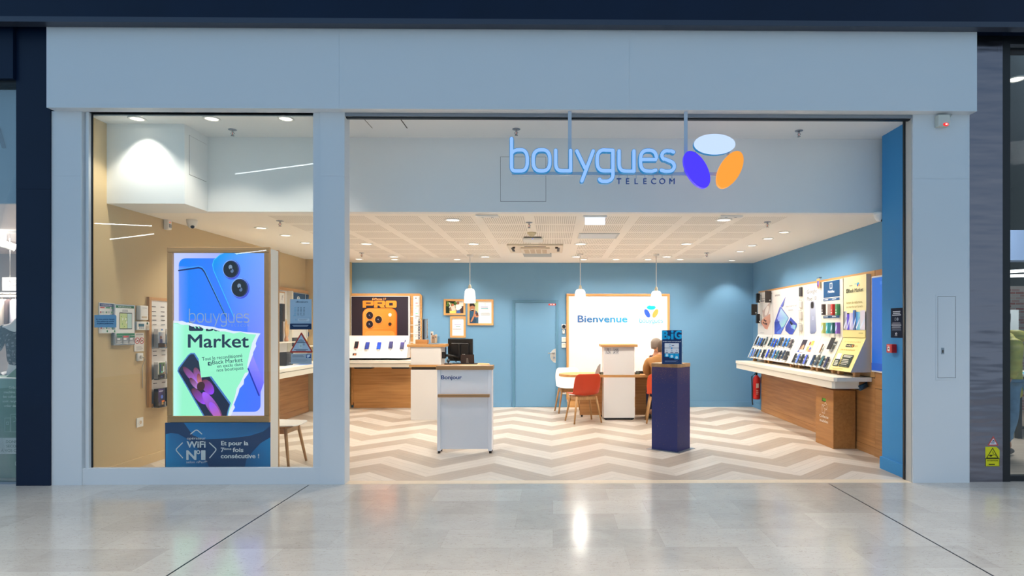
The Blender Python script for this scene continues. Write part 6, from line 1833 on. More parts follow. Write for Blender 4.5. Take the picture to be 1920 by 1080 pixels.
lo_ = [(1411.5, 663, lb, 'light blue'), (1416, 662.5, (110, 140, 220), 'lilac blue'), (1421, 663, dk, 'black'), (1425.5, 663.5, (70, 140, 200), 'sky blue'), (1433.5, 664, (46, 38, 44), 'wide dark'), (1441.5, 664, (30, 70, 230), 'vivid blue'), (1448, 664, (60, 64, 62), 'dark grey'), (1453.6, 665, (70, 130, 240), 'azure'), (1459.6, 666, (40, 110, 130), 'teal'), (1464.8, 666.5, (24, 40, 66), 'dark navy'), (1471.5, 666, (36, 60, 90), 'navy'), (1477, 668, (58, 56, 58), 'wide charcoal')]
for i, (px, py, c, cn) in enumerate(lo_):
    w_ = .10 if 'wide' in cn else .066
    sphone(px, py, w_, .15, (50, 52, 58), c, '%s phone, %s from the left in the lower row of the right wall' % (cn, ORD[i]), 'phones on the right wall, lower row', tuple(max(0, v - 14) for v in c))
for i, (px, py, c, cn) in enumerate(((1492, 672.5, dk, 'black'), (1499, 673.5, (100, 130, 230), 'periwinkle'), (1506.3, 674, dk, 'black'), (1513, 675, (90, 110, 210), 'violet blue'))):
    sphone(px, py, .068, .15, (50, 52, 58), c, '%s phone, %s from the left under the lavender phone poster' % (cn, ORD[i]), 'phones under the lavender poster', tuple(max(0, v - 10) for v in c))
for i, (px, py, c, c2, cn) in enumerate(((1527, 676.5, (30, 70, 120), (24, 40, 60), 'navy'), (1535.5, 677, (50, 70, 90), (90, 90, 80), 'slate'), (1544, 678, (50, 110, 130), (60, 100, 110), 'teal'), (1552.5, 680.5, (40, 44, 90), (30, 34, 60), 'indigo'))):
    sphone(px, py, .07, .155, (46, 48, 52), c, '%s phone, %s from the left on the slope under the boxed cases' % (cn, ORD[i]), 'phones under the boxed cases', c2)
sphone(1564, 646.5, .12, .17, (40, 38, 38), (44, 42, 42), 'large black phone near the top of the slope under the boxed cases', 'phones under the boxed cases', lift=.04)
sphone(1543, 654.5, .03, .13, (60, 50, 44), (170, 130, 100), 'slim gold-brown gadget lying in the middle of the slope under the boxed cases', 'phones under the boxed cases')
# clear price holders at the corner end of the slope
t = thing('price_holder', 'clear price holder at the corner end of the sloped phone shelf', 'price holder', (XF + .05, yb(1415, XF), ZS0 + .1))
p0 = Vector((XF, yb(1406, XF), ZS0)) + SLN * .002
b = MB()
for a_, c_ in ((0, .45), (.5, .95)):
    q0, q1 = p0 + SLV * (SLEN * a_), p0 + SLV * (SLEN * c_)
    b.prism([(0, 0), (.09, 0), (.09, SLEN * .42), (0, SLEN * .42)], q0, (0, 1, 0), SLV, SLN * .004, M_acryl)
b.build('pocket', t)
# blue screen
zs0_, zs1_ = 1.0, 2.13
y1_ = yb(1634, XBD - .03)
y0_ = y1_ - .66
t = thing('video_screen', 'upright bright blue screen in a white frame, half hidden by the blue pier', 'screen', (XBD - .03, (y0_ + y1_) / 2, zs0_))
bx('frame', (XBD - .03, y0_, zs0_), (XBD - .0008, y1_, zs1_), M_lam, t, .003)
g = G((XBD - .031, y1_ - .012, zs0_ + .02), (0, -1, 0), (0, 0, 1), (-1, 0, 0), T=(0, 0, .636 / 100, 1.09 / 100), glow=.8)
g.rect(0, 0, 100, 100, [(0, 104, 214), (0, 120, 235), (0, 124, 236), (0, 116, 226)])
g.rrect(48, 40, 100, 86, 5, (36, 84, 190)).rrect(38, 22, 92, 42, 4, (30, 96, 210)).text('91', 45, 27, 9, (130, 176, 240), .01, width=22).ell(70, 35, 2.4, 1.6, (130, 176, 240)).rrect(50, 41, 80, 46, 2, (120, 90, 170)).bars(50, 50, 20, 4, 1, (30, 80, 180), .7).bars(30, 92, 50, 5, 1, (60, 140, 240), .7)
g.rect(0, 0, 100, 8, (8, 90, 200))
g.build('picture', t)

# recycling box under the counter
P0, P1, P2 = atz(1529.5, 828.6, 0), atz(1562.5, 841.7, 0), atz(1599.7, 841, 0)
t = thing('collection_box', 'oak-veneered collection box for old phones under the end of the right counter', 'box', (P1 + Vector((.12, .2, 0))))
pts = [(P1.x, P1.y), (P0.x, P0.y), (XBD - .02, P0.y), (XBD - .02, P2.y + .0), (P2.x - .1, P1.y)]
pts = [(P1.x, P1.y), (P0.x, P0.y), (XBD - .015, P0.y), (XBD - .015, P1.y)]
b = MB().prism(pts, (0, 0, 0), (1, 0, 0), (0, 1, 0), (0, 0, .735), wood('oak_box', (190, 132, 72), (168, 112, 58), axis='y'))
b.build('body', t)
U_ = (Vector(P1) - Vector(P0)).normalized()
N_ = Vector((U_.y, -U_.x, 0)).normalized()
if N_.x > 0: N_ = -N_
O_ = Vector((P0.x, P0.y, 0))
L_ = (Vector(P1) - Vector(P0)).length
g = G(O_, U_, (0, 0, 1), N_, T=(0, 0, L_ / 34, .735 / 113))
g.rect(12.5, 87, 20, 94, (40, 40, 30)); g.rect(13.8, 88.5, 20, 93.5, (90, 170, 40))
Wt = (240, 232, 220)
g.line([(13, 64), (13, 80), (19, 80)], .9, Wt).line([(13, 64), (18, 64), (18, 70)], .9, Wt).line([(16, 66), (16.4, 66)], .9, Wt)
g.line([(18, 84), (20, 86), (22, 82)], .9, Wt).line([(23, 79), (22, 72), (20, 74)], .9, Wt).line([(17, 74), (20, 71)], .9, Wt).line([(15, 78), (17, 76)], .9, Wt)
g.text('Collecte', 17, 55, 5.2, Wt, .025, 'c', width=17).text('mobiles', 17, 46, 5.2, Wt, .025, 'c', width=16)
g.build('lettering', t)
# fire extinguisher at the corner
q = atx(1418.5, 735, XR - .1)
t = thing('fire_extinguisher', 'red fire extinguisher hung low at the far end of the right counter', 'fire extinguisher', (q.x, q.y, .18))
M_er = mat('extinguisher_red', (206, 36, 34), .3)
MB().lathe([(.02, .2), (.062, .205), (.068, .23), (.068, .56), (.06, .60), (.03, .635), (.022, .65)], (q.x, q.y, 0), M_er, 24, caps=True).build('cylinder', t)
b = MB().cyl((q.x, q.y, .65), (q.x, q.y, .70), .018, M_black, seg=10).box((q.x - .012, q.y - .08, .70), (q.x + .012, q.y + .03, .715), M_black).box((q.x - .012, q.y - .07, .725), (q.x + .012, q.y + .03, .74), M_black)
b.build('valve', t)
MB().tube([(q.x - .02, q.y, .68), (q.x - .09, q.y, .62), (q.x - .085, q.y - .01, .4), (q.x - .08, q.y, .16), (q.x - .07, q.y, .10)], .011, M_black, 8).build('hose', t)
g = G((q.x - .03, q.y - .0685, .30), (1, 0, 0), (0, 0, 1), (0, -1, 0), T=(0, 0, .006, .01))
g.rect(0, 12, 8, 20, (226, 216, 206)).bars(0, 0, 8, 9, 3, (230, 180, 170), .5)
g.build('label', t)
bx('wall_bracket', (q.x + .069, q.y - .03, .5), (XR - .0005, q.y + .03, .62), M_alu, t)
# notices on the blue pier
def gpier(px0, py0, px1, py1):
    a, c = atx(px0, py1, 3.56), atx(px1, py0, 3.56)
    return a, c
ya_, yz_ = 6.28, 6.56
a, c = gpier(1671, 577, 1693, 633)
t = thing('notice_board', 'dark navy notice with white print on the blue pier', 'notice', (3.559, (a.y + c.y) / 2, a.z))
bx('plate', (3.556, min(a.y, c.y), a.z), (3.5595, max(a.y, c.y), c.z), mat('dark_navy_print', (20, 32, 56), .7, spec=.15), t)
hz_ = c.z - a.z
g = G((3.556, max(a.y, c.y), a.z), (0, -1, 0), (0, 0, 1), (-1, 0, 0), T=(0, 0, abs(a.y - c.y) / 100, hz_ / 240))
LG = (206, 214, 226)
g.bars(12, 180, 76, 42, 3, LG, .55, .2, 'c').ell(40, 150, 8, 14, (130, 140, 160)).ell(40, 150, 6, 11, (28, 40, 62)).ell(60, 150, 8, 14, (130, 140, 160)).bars(8, 78, 84, 50, 5, (190, 198, 212), .4, .2, 'c').bars(12, 58, 80, 16, 2, (110, 124, 150), .4, .1, 'c').ell(50, 32, 8, 10, LG).ell(52, 30, 4, 5, (28, 40, 62)).bars(38, 16, 24, 5, 1, LG, .6)
g.build('print', t)
a, c = gpier(1664, 645, 1682, 661)
yc, zc2 = 6.45, (a.z + c.z) / 2
t = thing('fire_alarm', 'small red fire alarm call box on the blue pier', 'alarm', (3.55, yc, zc2 - .045))
MB().box((3.505, yc - .06, zc2 - .045), (3.5595, yc + .045, zc2 + .045), M_red, .006).build('box', t)
MB().box((3.5045, yc - .02, zc2 - .028), (3.508, yc + .02, zc2 + .02), M_ring).box((3.504, yc - .008, zc2 - .01), (3.5046, yc + .008, zc2 + .006), M_black).box((3.504, yc - .02, zc2 + .026), (3.5055, yc + .03, zc2 + .036), mat('pink_label', (240, 150, 140), .5)).build('push_plate', t)
# ------------------------------------------------------------------ left wall behind the window
def lw(px, py, X=None): return atx(px, py, XL if X is None else X)
def lbox(px0, px1, py0, py1, dep):
    """box fixed to the left wall; returns near Y, far Y, low Z, high Z"""
    ya_, yb_ = lw(px0, 600).y, lw(px1, 600).y
    ymid = (px0 + px1) / 2
    return ya_, yb_, lw(ymid, py1).z, lw(ymid, py0).z
def gl(y0_, z0_, X, sx_=1.0, sz_=1.0):
    return G((X, y0_, z0_), (0, 1, 0), (0, 0, 1), (1, 0, 0), T=(0, 0, sx_, sz_))
RD, GN = (206, 70, 66), (40, 130, 84)
y0_, y1_, z0_, z1_ = lbox(184, 213, 568, 625, 0)
t = thing('safety_notice', 'white safety instruction board at the far left of the beige wall', 'notice', (XL, (y0_ + y1_) / 2, z0_))
bx('board', (XL + .0005, y0_, z0_), (XL + .012, y1_, z1_), M_lam, t)
g = gl(y0_, z0_, XL + .0122, (y1_ - y0_) / 100, (z1_ - z0_) / 100)
g.rect(2, 88, 98, 98, (44, 60, 110)).text('CONSIGNES DE SÉCURITÉ', 50, 91, 3.4, (236, 238, 244), .02, 'c', width=80)
for k, c in enumerate((RD, GN, GN)):
    x = 4 + k * 32
    g.rect(x, 82, x + 28, 86, c)
    for r in range(5): g.rect(x, 66 - r * 13, x + 7, 72 - r * 13, c); g.bars(x + 9, 66 - r * 13, 18, 8, 3, (150, 156, 160), .4)
g.rect(4, 2, 46, 12, (236, 240, 236)); g.rect(52, 2, 96, 12, (236, 240, 236)); g.ell(38, 7, 4, 4, GN).ell(86, 7, 4, 4, GN)
g.build('print', t)
y0_, y1_, z0_, z1_ = lbox(208, 248, 571, 647, 0)
t = thing('evacuation_plan', 'framed evacuation plan with a green floor map on the beige wall', 'notice', (XL, (y0_ + y1_) / 2, z0_))
bx('frame', (XL + .0005, y0_, z0_), (XL + .03, y1_, z1_), M_alu, t, .004)
g = gl(y0_, z0_, XL + .0302, (y1_ - y0_) / 100, (z1_ - z0_) / 100)
g.rect(6, 3, 96, 97, (244, 244, 242)).rect(8, 91, 94, 97, (30, 110, 66)).text("PLAN D'ÉVACUATION", 50, 92.5, 2.8, (236, 240, 236), .02, 'c', width=60)
g.bars(36, 83, 30, 5, 2, (110, 112, 116), .5, .2, 'c')
g.rect(24, 39, 84, 80, (60, 60, 60)).rect(26, 41, 60, 78, (206, 222, 158)).rect(61, 41, 82, 78, (196, 226, 222))
for x, y in ((32, 70), (40, 64), (50, 60), (36, 52), (46, 46), (54, 68)): g.ell(x, y, 1.6, 1.4, (90, 170, 90))
for x, y in ((48, 60), (52, 52), (34, 60)): g.poly([(x, y), (x + 6, y + 3), (x + 5, y + 8), (x + 1, y + 6)], (240, 244, 234))
g.rect(8, 24, 94, 29, GN)
for k, c in enumerate((GN, RD, GN)): g.rect(8 + k * 29, 5, 35 + k * 29, 23.5, (150, 152, 156)).rect(9 + k * 29, 19, 34 + k * 29, 22.5, c).rect(10 + k * 29, 13, 24 + k * 29, 17, (240, 240, 240)).bars(10 + k * 29, 6, 20, 6, 2, (220, 220, 222), .4)
g.build('print', t)
def lwall(name, label, cat, px0, px1, py0, py1, dep, m, parts):
    y0_, y1_, z0_, z1_ = lbox(px0, px1, py0, py1, dep)
    t = thing(name, label, cat, (XL, (y0_ + y1_) / 2, z0_))
    MB().box((XL + .0005, y0_, z0_), (XL + dep, y1_, z1_), m, min(.008, dep * .3)).build('body', t)
    parts(t, y0_, y1_, z0_, z1_, XL + dep)
    return t
def f_(t, y0, y1, z0, z1, X): MB().box((X, y0 + .02, z0 + .02), (X + .003, y1 - .03, z0 + .04), M_gr).box((X, y0 + .03, z1 - .03), (X + .002, y1 - .03, z1 - .026), M_alu).build('slot', t)
lwall('wall_alarm', 'upright white alarm box high on the beige wall', 'alarm', 255, 270, 573, 600, .05, M_ring, f_)
def f_(t, y0, y1, z0, z1, X):
    L, H_ = y1 - y0, z1 - z0
    bx('display', (X, y0 + L * .12, z0 + H_ * .4), (X + .002, y0 + L * .55, z1 - H_ * .25), mat('lcd_teal', (60, 110, 130), .2), t)
    b = MB()
    for k in range(3): b.box((X, y0 + L * (.16 + k * .14), z0 + H_ * .2), (X + .004, y0 + L * (.26 + k * .14), z0 + H_ * .3), M_alu)
    for i in range(4):
        for k in range(3): b.box((X, y0 + L * (.66 + k * .1), z0 + H_ * (.1 + i * .15)), (X + .004, y0 + L * (.73 + k * .1), z0 + H_ * (.19 + i * .15)), M_gr)
    b.build('keypad', t)
    MB().cyl((X, y0 + L * .8, z1 - H_ * .2), (X + .003, y0 + L * .8, z1 - H_ * .2), .013, mat('green_badge', (40, 90, 60), .5), seg=12).build('badge', t)
lwall('alarm_keypad', 'white alarm keypad with a small display on the beige wall', 'keypad', 250, 274, 603, 619, .04, M_ring, f_)
def f_(t, y0, y1, z0, z1, X):
    g = gl(y0, z0, X + .0004, (y1 - y0) / 100, (z1 - z0) / 100)
    for cx in (28, 74):
        g.ell(cx, 58, 23, 17, (206, 50, 50)).ell(cx, 58, 18, 13, (244, 240, 236)).line([(cx - 10, 54), (cx + 10, 60)], 4, (60, 56, 56)).line([(cx - 14, 66), (cx + 14, 50)], 3, (206, 50, 50))
    g.bars(10, 88, 76, 6, 1, (150, 150, 150), .6).bars(14, 8, 70, 22, 4, (170, 168, 164), .35)
    g.build('print', t)
lwall('no_smoking_sign', 'small white sign with two red prohibition rings on the beige wall', 'sign', 251, 269, 624, 659, .006, M_lam, f_)
def f_(t, y0, y1, z0, z1, X):
    c = V((X, (y0 + y1) / 2, (z0 + z1) / 2))
    MB().cyl(c, c + V((.02, 0, 0)), .018, M_cream, seg=14).build('plug', t)
    MB().tube([c + V((.02, 0, 0)), c + V((.035, .02, -.02)), V((XL + .01, y1 + .0, z0 - .06)), V((XL + .008, y1 + .005, z0 - .3))], .004, mat('grey_cable', (190, 184, 170), .5), 6).build('cable', t)
lwall('power_socket', 'white socket with a plugged-in lead, below the prohibition sign', 'socket', 255, 265.5, 662, 677, .02, M_ring, f_)
def f_(t, y0, y1, z0, z1, X):
    c = V((X, (y0 + y1) / 2, (z0 + z1) / 2))
    MB().cyl(c - V((.0, 0, 0)), c + V((.004, 0, 0)), .03, M_ring, seg=20).cyl(c + V((.0035, 0, 0)), c + V((.0045, 0, 0)), .02, M_gr, seg=16).build('outlet', t)
lwall('power_socket', 'lone white power socket low on the beige wall', 'socket', 255, 267, 783, 800.5, .012, M_ring, f_)
# leaflet board
y0_, z1_, z0_ = lw(275, 600).y, lw(290, 558).z, lw(280, 763).z
y1_ = y0_ + .72
t = thing('leaflet_board', 'tall white leaflet board framed in oak on the beige wall beside the lit poster', 'leaflet board', (XL, (y0_ + y1_) / 2, z0_))
b = MB().box((XL + .0005, y0_, z0_), (XL + .03, y0_ + .04, z1_), M_oakz).box((XL + .0005, y1_ - .04, z0_), (XL + .03, y1_, z1_), M_oakz)
b.box((XL + .0005, y0_ + .04, z1_ - .035), (XL + .03, y1_ - .04, z1_), M_oaky).box((XL + .0005, y0_ + .04, z0_), (XL + .03, y1_ - .04, z0_ + .035), M_oaky)
b.build('frame', t)
bx('back_panel', (XL + .0005, y0_ + .04, z0_ + .035), (XL + .018, y1_ - .04, z1_ - .035), M_lam, t)
g = gl(y0_, 0, XL + .0184)
for py in (576, 585, 593, 601, 609.5, 659, 667, 719):
    z = lw(290, py).z
    for k in range(4): g.rect(y0_ * 0 + .06 + k * .155, z, .13 + k * .155, z + .008, (70, 66, 62))
g.build('slots', t)
pal = [((96, 120, 150), (60, 60, 90), (220, 170, 130)), ((110, 140, 90), (60, 90, 60), (150, 190, 150)), ((40, 36, 60), (90, 60, 130), (230, 120, 50))]
for tier, (pyt, pyb) in enumerate(((622, 653), (678, 711), (728, 763))):
    zt_a, zb_a = lw(292, pyt).z, lw(292, pyb).z
    for k in range(4):
        ya_ = y0_ + .055 + k * .155
        nm = ['photo-topped', 'green-picture', 'dark purple'][tier]
        lab = '%s leaflets in the %s row of the leaflet board, %s from its left' % (nm, ['top', 'middle', 'bottom'][tier], ORD[k])
        if k > 1: continue
        tt = thing('leaflet_stack', lab, 'leaflets', (XL + .06, ya_ + .07, zb_a), group='leaflet stacks on the board')
        m_ = M_lam if tier < 2 else M_black
        MB().box((XL + .04, ya_ + .008, zb_a + .012), (XL + .088, ya_ + .137, zt_a + (.03 if tier == 0 else 0)), m_).build('leaflets', tt)
        g = gl(ya_ + .008, zb_a, XL + .0884, .129 / 100, (zt_a - zb_a) / 100)
        c0, c1, c2 = pal[tier]
        if tier == 0: g.rect(4, 6, 96, 98, [c1, c0, (220, 214, 206), c0]).ell(36, 66, 14, 10, (120, 80, 66)).poly([(20, 20), (60, 20), (56, 56), (24, 56)], (50, 46, 90)).rect(10, 8, 92, 18, (40, 60, 110)).ell(50, 112, 8, 5, (70, 150, 220))
        elif tier == 1: g.rect(8, 30, 96, 96, [c1, (150, 120, 100), c0, c1]).ell(30, 80, 10, 7, (60, 60, 110)).ell(70, 82, 10, 7, (90, 70, 60)).line([(30, 50), (50, 40), (80, 50)], 6, (120, 220, 190)).rect(24, 40, 38, 74, (40, 60, 120)).rect(64, 40, 78, 74, (220, 220, 224)).ell(50, 16, 8, 5, (90, 90, 190))
        else: g.rect(2, 2, 98, 98, [c0, (30, 26, 50), c0, c1]).bars(10, 84, 60, 8, 2, (200, 200, 214), .5).ell(50, 56, 16, 10, (90, 120, 210)).rect(46, 12, 84, 36, (226, 110, 40)).poly([(52, 14), (70, 14), (66, 34), (56, 30)], (250, 190, 60)).rect(8, 12, 40, 34, (60, 50, 90))
        g.build('cover', tt)
        tt = thing('leaflet_holder', 'clear holder in the %s row of the leaflet board, %s from its left' % (['top', 'middle', 'bottom'][tier], ORD[k]), 'leaflet holder', (XL + .06, ya_ + .07, zb_a), group='leaflet holders on the board')
        MB().box((XL + .019, ya_ + .003, zb_a), (XL + .095, ya_ + .142, zb_a + .008), M_acryl).box((XL + .0905, ya_ + .003, zb_a + .0085), (XL + .095, ya_ + .142, zb_a + .06), M_acryl).build('tray', tt)
        MB().box((XL + .019, ya_ + .003, zb_a + .0085), (XL + .09, ya_ + .006, zt_a - .03), M_acryl).build('side', tt)

# ------------------------------------------------------------------ left counter and its displays
XK = -3.93
t = thing('counter', 'white counter along the left wall behind the shop window', 'counter', (-4.2, 10, .8))
MB().box((XL + .001, 8.4, .875), (XK, 11.40, .925), M_cream, .003).build('top', t)
MB().box((XL + .12, 8.45, .785), (XK - .01, 11.39, .868), M_cream, .002).build('drawer_front', t)
MB().box((XL + .13, 8.46, .866), (XK - .03, 11.38, .877), M_vent).build('shadow_gap', t)
t = thing('cabinet', 'oak panelled base under the left counter', 'cabinet', (XL + .05, 10, 0))
MB().box((XL + .0205, 8.4, .1), (XL + .07, 11.38, .87), M_oakdy).build('panel', t)
MB().box((XL + .0205, 8.4, 0), (XL + .078, 11.38, .099), M_oakdy).build('plinth', t)
XO = XL + .06
t = thing('wall_board', 'oak-edged white display board above the left counter', 'wall board', (XO, 10, .93))
MB().box((XL + .001, 8.4, 2.15), (XO, 11.41, 2.2), M_oaky).box((XL + .001, 8.4, .9255), (XO, 8.44, 2.149), M_oaky).build('frame', t)
bx('back_panel', (XL + .001, 8.441, .9255), (XO - .02, 11.41, 2.149), M_lam, t)
def lb(px, py, X=XO): return atx(px, py, X)
bx('divider', (XO - .019, lb(542, 600).y - .03, .9255), (XO + .06, lb(542, 600).y + .03, 2.149), M_cream, t)
b = MB()
for py in (637, 651): b.box((XO - .019, 9.3, lb(560, py).z - .01), (XO + .1, 11.40, lb(560, py).z + .01), M_cream)
b = MB().box((XO - .019, lb(545, 600).y, 1.19), (XO + .12, 11.40, 1.21), M_cream)
b.build('shelf', t)
b = MB().box((XO - .019, 9.5, 1.28), (XO + .13, lb(541, 600).y - .032, 1.3), M_cream)
b.build('shelf', t)
for px0_, px1_, tx in ((544.5, 571.5, 'navy header panel with a white symbol, above the opening-hours sheet'), (575.5, 590, 'navy header panel cut by the window post')):
    y0_, y1_ = lb(px0_, 600).y, lb(px1_ + (12 if px1_ == 590 else 0), 600).y
    t = thing('header_panel', tx, 'panel', (XO, (y0_ + y1_) / 2, 1.95), group='navy header panels on the left wall')
    bx('plate', (XO - .0195, y0_, 1.93), (XO + .01, min(y1_, 11.4), 2.13), mat('navy_header', (24, 78, 126), .5), t)
    g = gl(y0_, 1.93, XO + .0104, (min(y1_, 11.4) - y0_) / 100, .2 / 100)
    g.ell(50, 50, 10, 26, (236, 240, 244)).ell(50, 50, 6, 18, (24, 78, 126)).rect(46, 40, 62, 56, (236, 240, 244)).rect(44, 26, 50, 74, (236, 240, 244))
    g.build('symbol', t)
y0_ = lb(545, 600).y
t = thing('info_panel', 'white information sheet with a blue block on the left display board', 'panel', (XO, y0_ + .8, 1.3))
bx('plate', (XO - .0195, lb(576, 600).y, 1.35), (XO + .004, 11.38, 1.9), M_lam, t)
g = gl(lb(576, 600).y, 1.35, XO + .0044, .01, .0055)
g.rect(2, 92, 20, 99, (60, 110, 170)).rect(2, 40, 20, 60, (110, 130, 220)).rect(2, 4, 20, 18, (30, 60, 100)).bars(4, 66, 14, 18, 4, (180, 184, 190), .4)
g.build('print', t)
# framed picture, speaker, dried grass, carton
y0_, y1_ = lb(520, 600).y, lb(533, 600).y
t = thing('picture_frame', 'small oak-framed drawing at the top of the left display board', 'picture frame', (XO, (y0_ + y1_) / 2, 1.9))
MB().box((XO - .0195, y0_, 1.88), (XO + .012, y1_, 2.12), M_oaky, .004).build('frame', t)
g = gl(y0_ + .02, 1.9, XO + .0124, (y1_ - y0_ - .04) / 100, .2 / 100)
g.rect(0, 0, 100, 100, (244, 240, 232)).line([(40, 40), (60, 80), (70, 60), (80, 84)], 3, (120, 112, 104)).line([(60, 40), (64, 76)], 3, (150, 140, 130))
g.build('drawing', t)
q = lb(527.5, 603, XO + .06)
t = thing('speaker', 'slim black upright speaker on the left display shelf', 'speaker', (q.x, q.y, 1.3))
MB().box((q.x - .05, q.y - .05, lb(527, 603).z + .0), (q.x + .04, q.y + .05, lb(527, 570).z), M_black, .01).build('body', t)
bx('stand', (q.x - .03, q.y - .03, 1.3008), (q.x + .02, q.y + .03, lb(527, 603).z - .0008), M_black, t)
q = lb(530, 637, XO + .1)
t = thing('carton', 'tan cardboard carton with white lettering on the left display shelf', 'box', (q.x, q.y, 1.3))
MB().box((XO - .018, lb(519, 600).y, 1.3008), (XO + .04, lb(524.8, 600).y, 1.5), mat('tan_card', (214, 158, 120), .6), .003).build('body', t)
g = gl(lb(519, 600).y, 1.3, XO + .0405, .01, .01)
g.text('nt', 4, 7, 4, (246, 236, 226), .03, width=8)
g.build('lettering', t)
q = lb(537, 636, XO + .05)
t = thing('dried_grass', 'plume of dried pampas grass on the left display shelf', 'dried grass', (q.x, q.y, 1.3))
PG = mat('pampas_straw', (222, 176, 122), .8)
b = MB()
for k in range(7):
    a0 = V((q.x, q.y + (k - 3) * .006, 1.3015)); top_ = V((q.x + random.uniform(-.02, .03), q.y + (k - 3) * .03, 1.62 + random.uniform(-.05, .06)))
    b.tube([a0, a0.lerp(top_, .5) + V((0, (k - 3) * .004, 0)), top_], [.003, .014, .004], PG, 6)
b.build('plume', t)
MB().lathe([(.03, .001), (.034, .03), (.02, .09)], (q.x, q.y, 1.3), mat('tan_card', (214, 158, 120), .6), 14, caps=True).build('vase', t)
q = lb(538, 675, -4.25)
t = thing('router', 'black box router standing on the left counter', 'router', (q.x, q.y, .925))
MB().box((q.x - .07, q.y - .13, .9258), (q.x + .05, q.y + .13, 1.14), M_black, .012).build('body', t)
MB().box((q.x + .051, q.y - .05, .96), (q.x + .053, q.y + .05, .97), M_alu).build('trim_line', t)
for k, (px, py, w_, c, tx) in enumerate(((535, 684.5, .2, (236, 236, 236), 'white sheet on the left counter nearest the totem'), (556, 680.5, .22, (226, 234, 246), 'pale sheet on the left counter under the window notices'), (576, 678.5, .18, (90, 130, 200), 'blue leaflet on the left counter near the window post'))):
    q = lb(px, py, -4.05)
    o = bx('paper_sheet', (-4.2, q.y - w_, .9255 + k * .0004), (-3.98, q.y + w_ * .6, .9275 + k * .0004), mat('paper_%d' % k, c, .6))
    tag(o, tx, 'paper', 'papers on the left counter')
q = lb(572, 632, XO + .05)
t = thing('toy_figure', 'small yellow and red plastic toy on the left display shelf', 'toy', (q.x, q.y, 1.21))
MB().ball((q.x, q.y - .02, 1.29), .045, mat('toy_yellow', (240, 190, 40), .4), 12).build('head', t)
MB().ball((q.x, q.y + .02, 1.252), .041, mat('toy_red', (206, 60, 40), .4), 12).build('body', t)
# grey box on the shelf and white case
q = lb(553, 660, XO + .06)
t = thing('device_box', 'dark grey device box on the left display shelf', 'box', (q.x, q.y, 1.21))
MB().box((q.x - .04, q.y - .12, 1.2108), (q.x + .03, q.y + .12, 1.36), mat('dark_grey_plastic', (70, 66, 66), .5), .006).build('body', t)
bx('label', (q.x + .0302, q.y - .08, 1.25), (q.x + .031, q.y - .02, 1.27), M_alu, t)
# stool chair near the window
chair('white shell chair with oak legs beside the lit poster totem', -3.02, 6.90, radians(-90), (232, 228, 222), None)

# ------------------------------------------------------------------ neighbouring shop on the left
M_pale = mat('pale_pink_wall', (236, 222, 214), .7)
M_greyw = mat('grey_shop_wall', (178, 176, 178), .7)
b = MB().box((-10, 6.1, -.1), (XL - .2, 11.2, -.0004), M_marble)
struct(b.build('floor'), 'floor of the neighbouring shop on the left', 'floor')
struct(bx('wall_back', (-10, 11, 0), (XL - .2, 11.1, 3), M_greyw), 'grey back wall of the neighbouring shop on the left', 'wall')
struct(bx('wall_right', (XL - .25, 6.4, 0), (XL - .2, 11, 3), M_pale), 'side wall of the neighbouring shop on the left', 'wall')
struct(bx('wall_left', (-10, 6.1, 0), (-9.9, 11, 3), M_pale), 'far side wall of the neighbouring shop on the left', 'wall')
struct(bx('ceiling', (-10, 6.36, 2.82), (XL - .2, 11.1, 2.9), M_pale), 'pale ceiling of the neighbouring shop on the left', 'ceiling')
zg0 = Z_(157, 6.1, 10)
struct(bx('trim_8', (-8.5, 6.3, Z_(381, 6.3, 10)), (nx0, 6.35, zg0 + .1), mat('blue_grey_panel', (120, 150, 176), .5)), 'blue-grey sign panel behind the left neighbour\'s glass', 'panel')
w = thing('window_2', 'glass front of the neighbouring shop at the left edge', 'window', (-6.5, 6.12, 0), kind='structure')
bx('pane', (-8.5, 6.12, .02), (nx0 + .002, 6.128, zg0), M_glass, w)
bx('window_frame', (-8.5, 6.10, 0), (nx0 + .002, 6.15, .02), M_alu, w)
p = at(4, 277, 6.29)
t = thing('sign_letter', 'dark blue letter A on the blue-grey panel at the left edge', 'sign', (p.x, 6.29, p.z))
g = gfront(4, 277, 6.294, 1, 0, 0)
g.text('A', -3, 277, 38, (24, 40, 84), .04, 'c', width=24)
g.build('letter', t)
x1_ = X_(40, 6.35)
t = thing('donation_box', 'green donation box with white wording in the neighbouring shop at the left edge', 'box', (x1_ - .35, 6.6, 0))
zt_ = Z_(710, 6.35, 20)
M_grn = mat('sage_green_card', (96, 138, 118), .6)
MB().box((x1_ - .62, 6.35, 0), (x1_ + .1, 6.85, zt_), M_grn, .004).build('body', t)
b = MB().prism([(X_(3, 6.4) - .0, zt_ + .005), (x1_ + .09, zt_ + .005), (x1_ + .09, Z_(660, 6.45, 30)), (x1_, Z_(668, 6.45, 30))], (0, 6.45, 0), (1, 0, 0), (0, 0, 1), (0, .02, 0), mat('moss_green_card', (104, 136, 104), .6))
b.build('header', t)
MB().box((x1_ - .3, 6.349, zt_ - .002), (x1_ + .09, 6.40, zt_ + .006), M_lam).build('slot_edge', t)
g = gfront(0, 700, 6.3492, 4.15, 0, 660)
WG = (206, 226, 216)
for i, (s_, x) in enumerate((('Grâce à cette', 68), ('machine vous', 30), ('les collants', 26), ('sont recyclés', 22), ('créer de', 34))): g.text(s_, x, 284 + i * 35, 18, WG, .02)
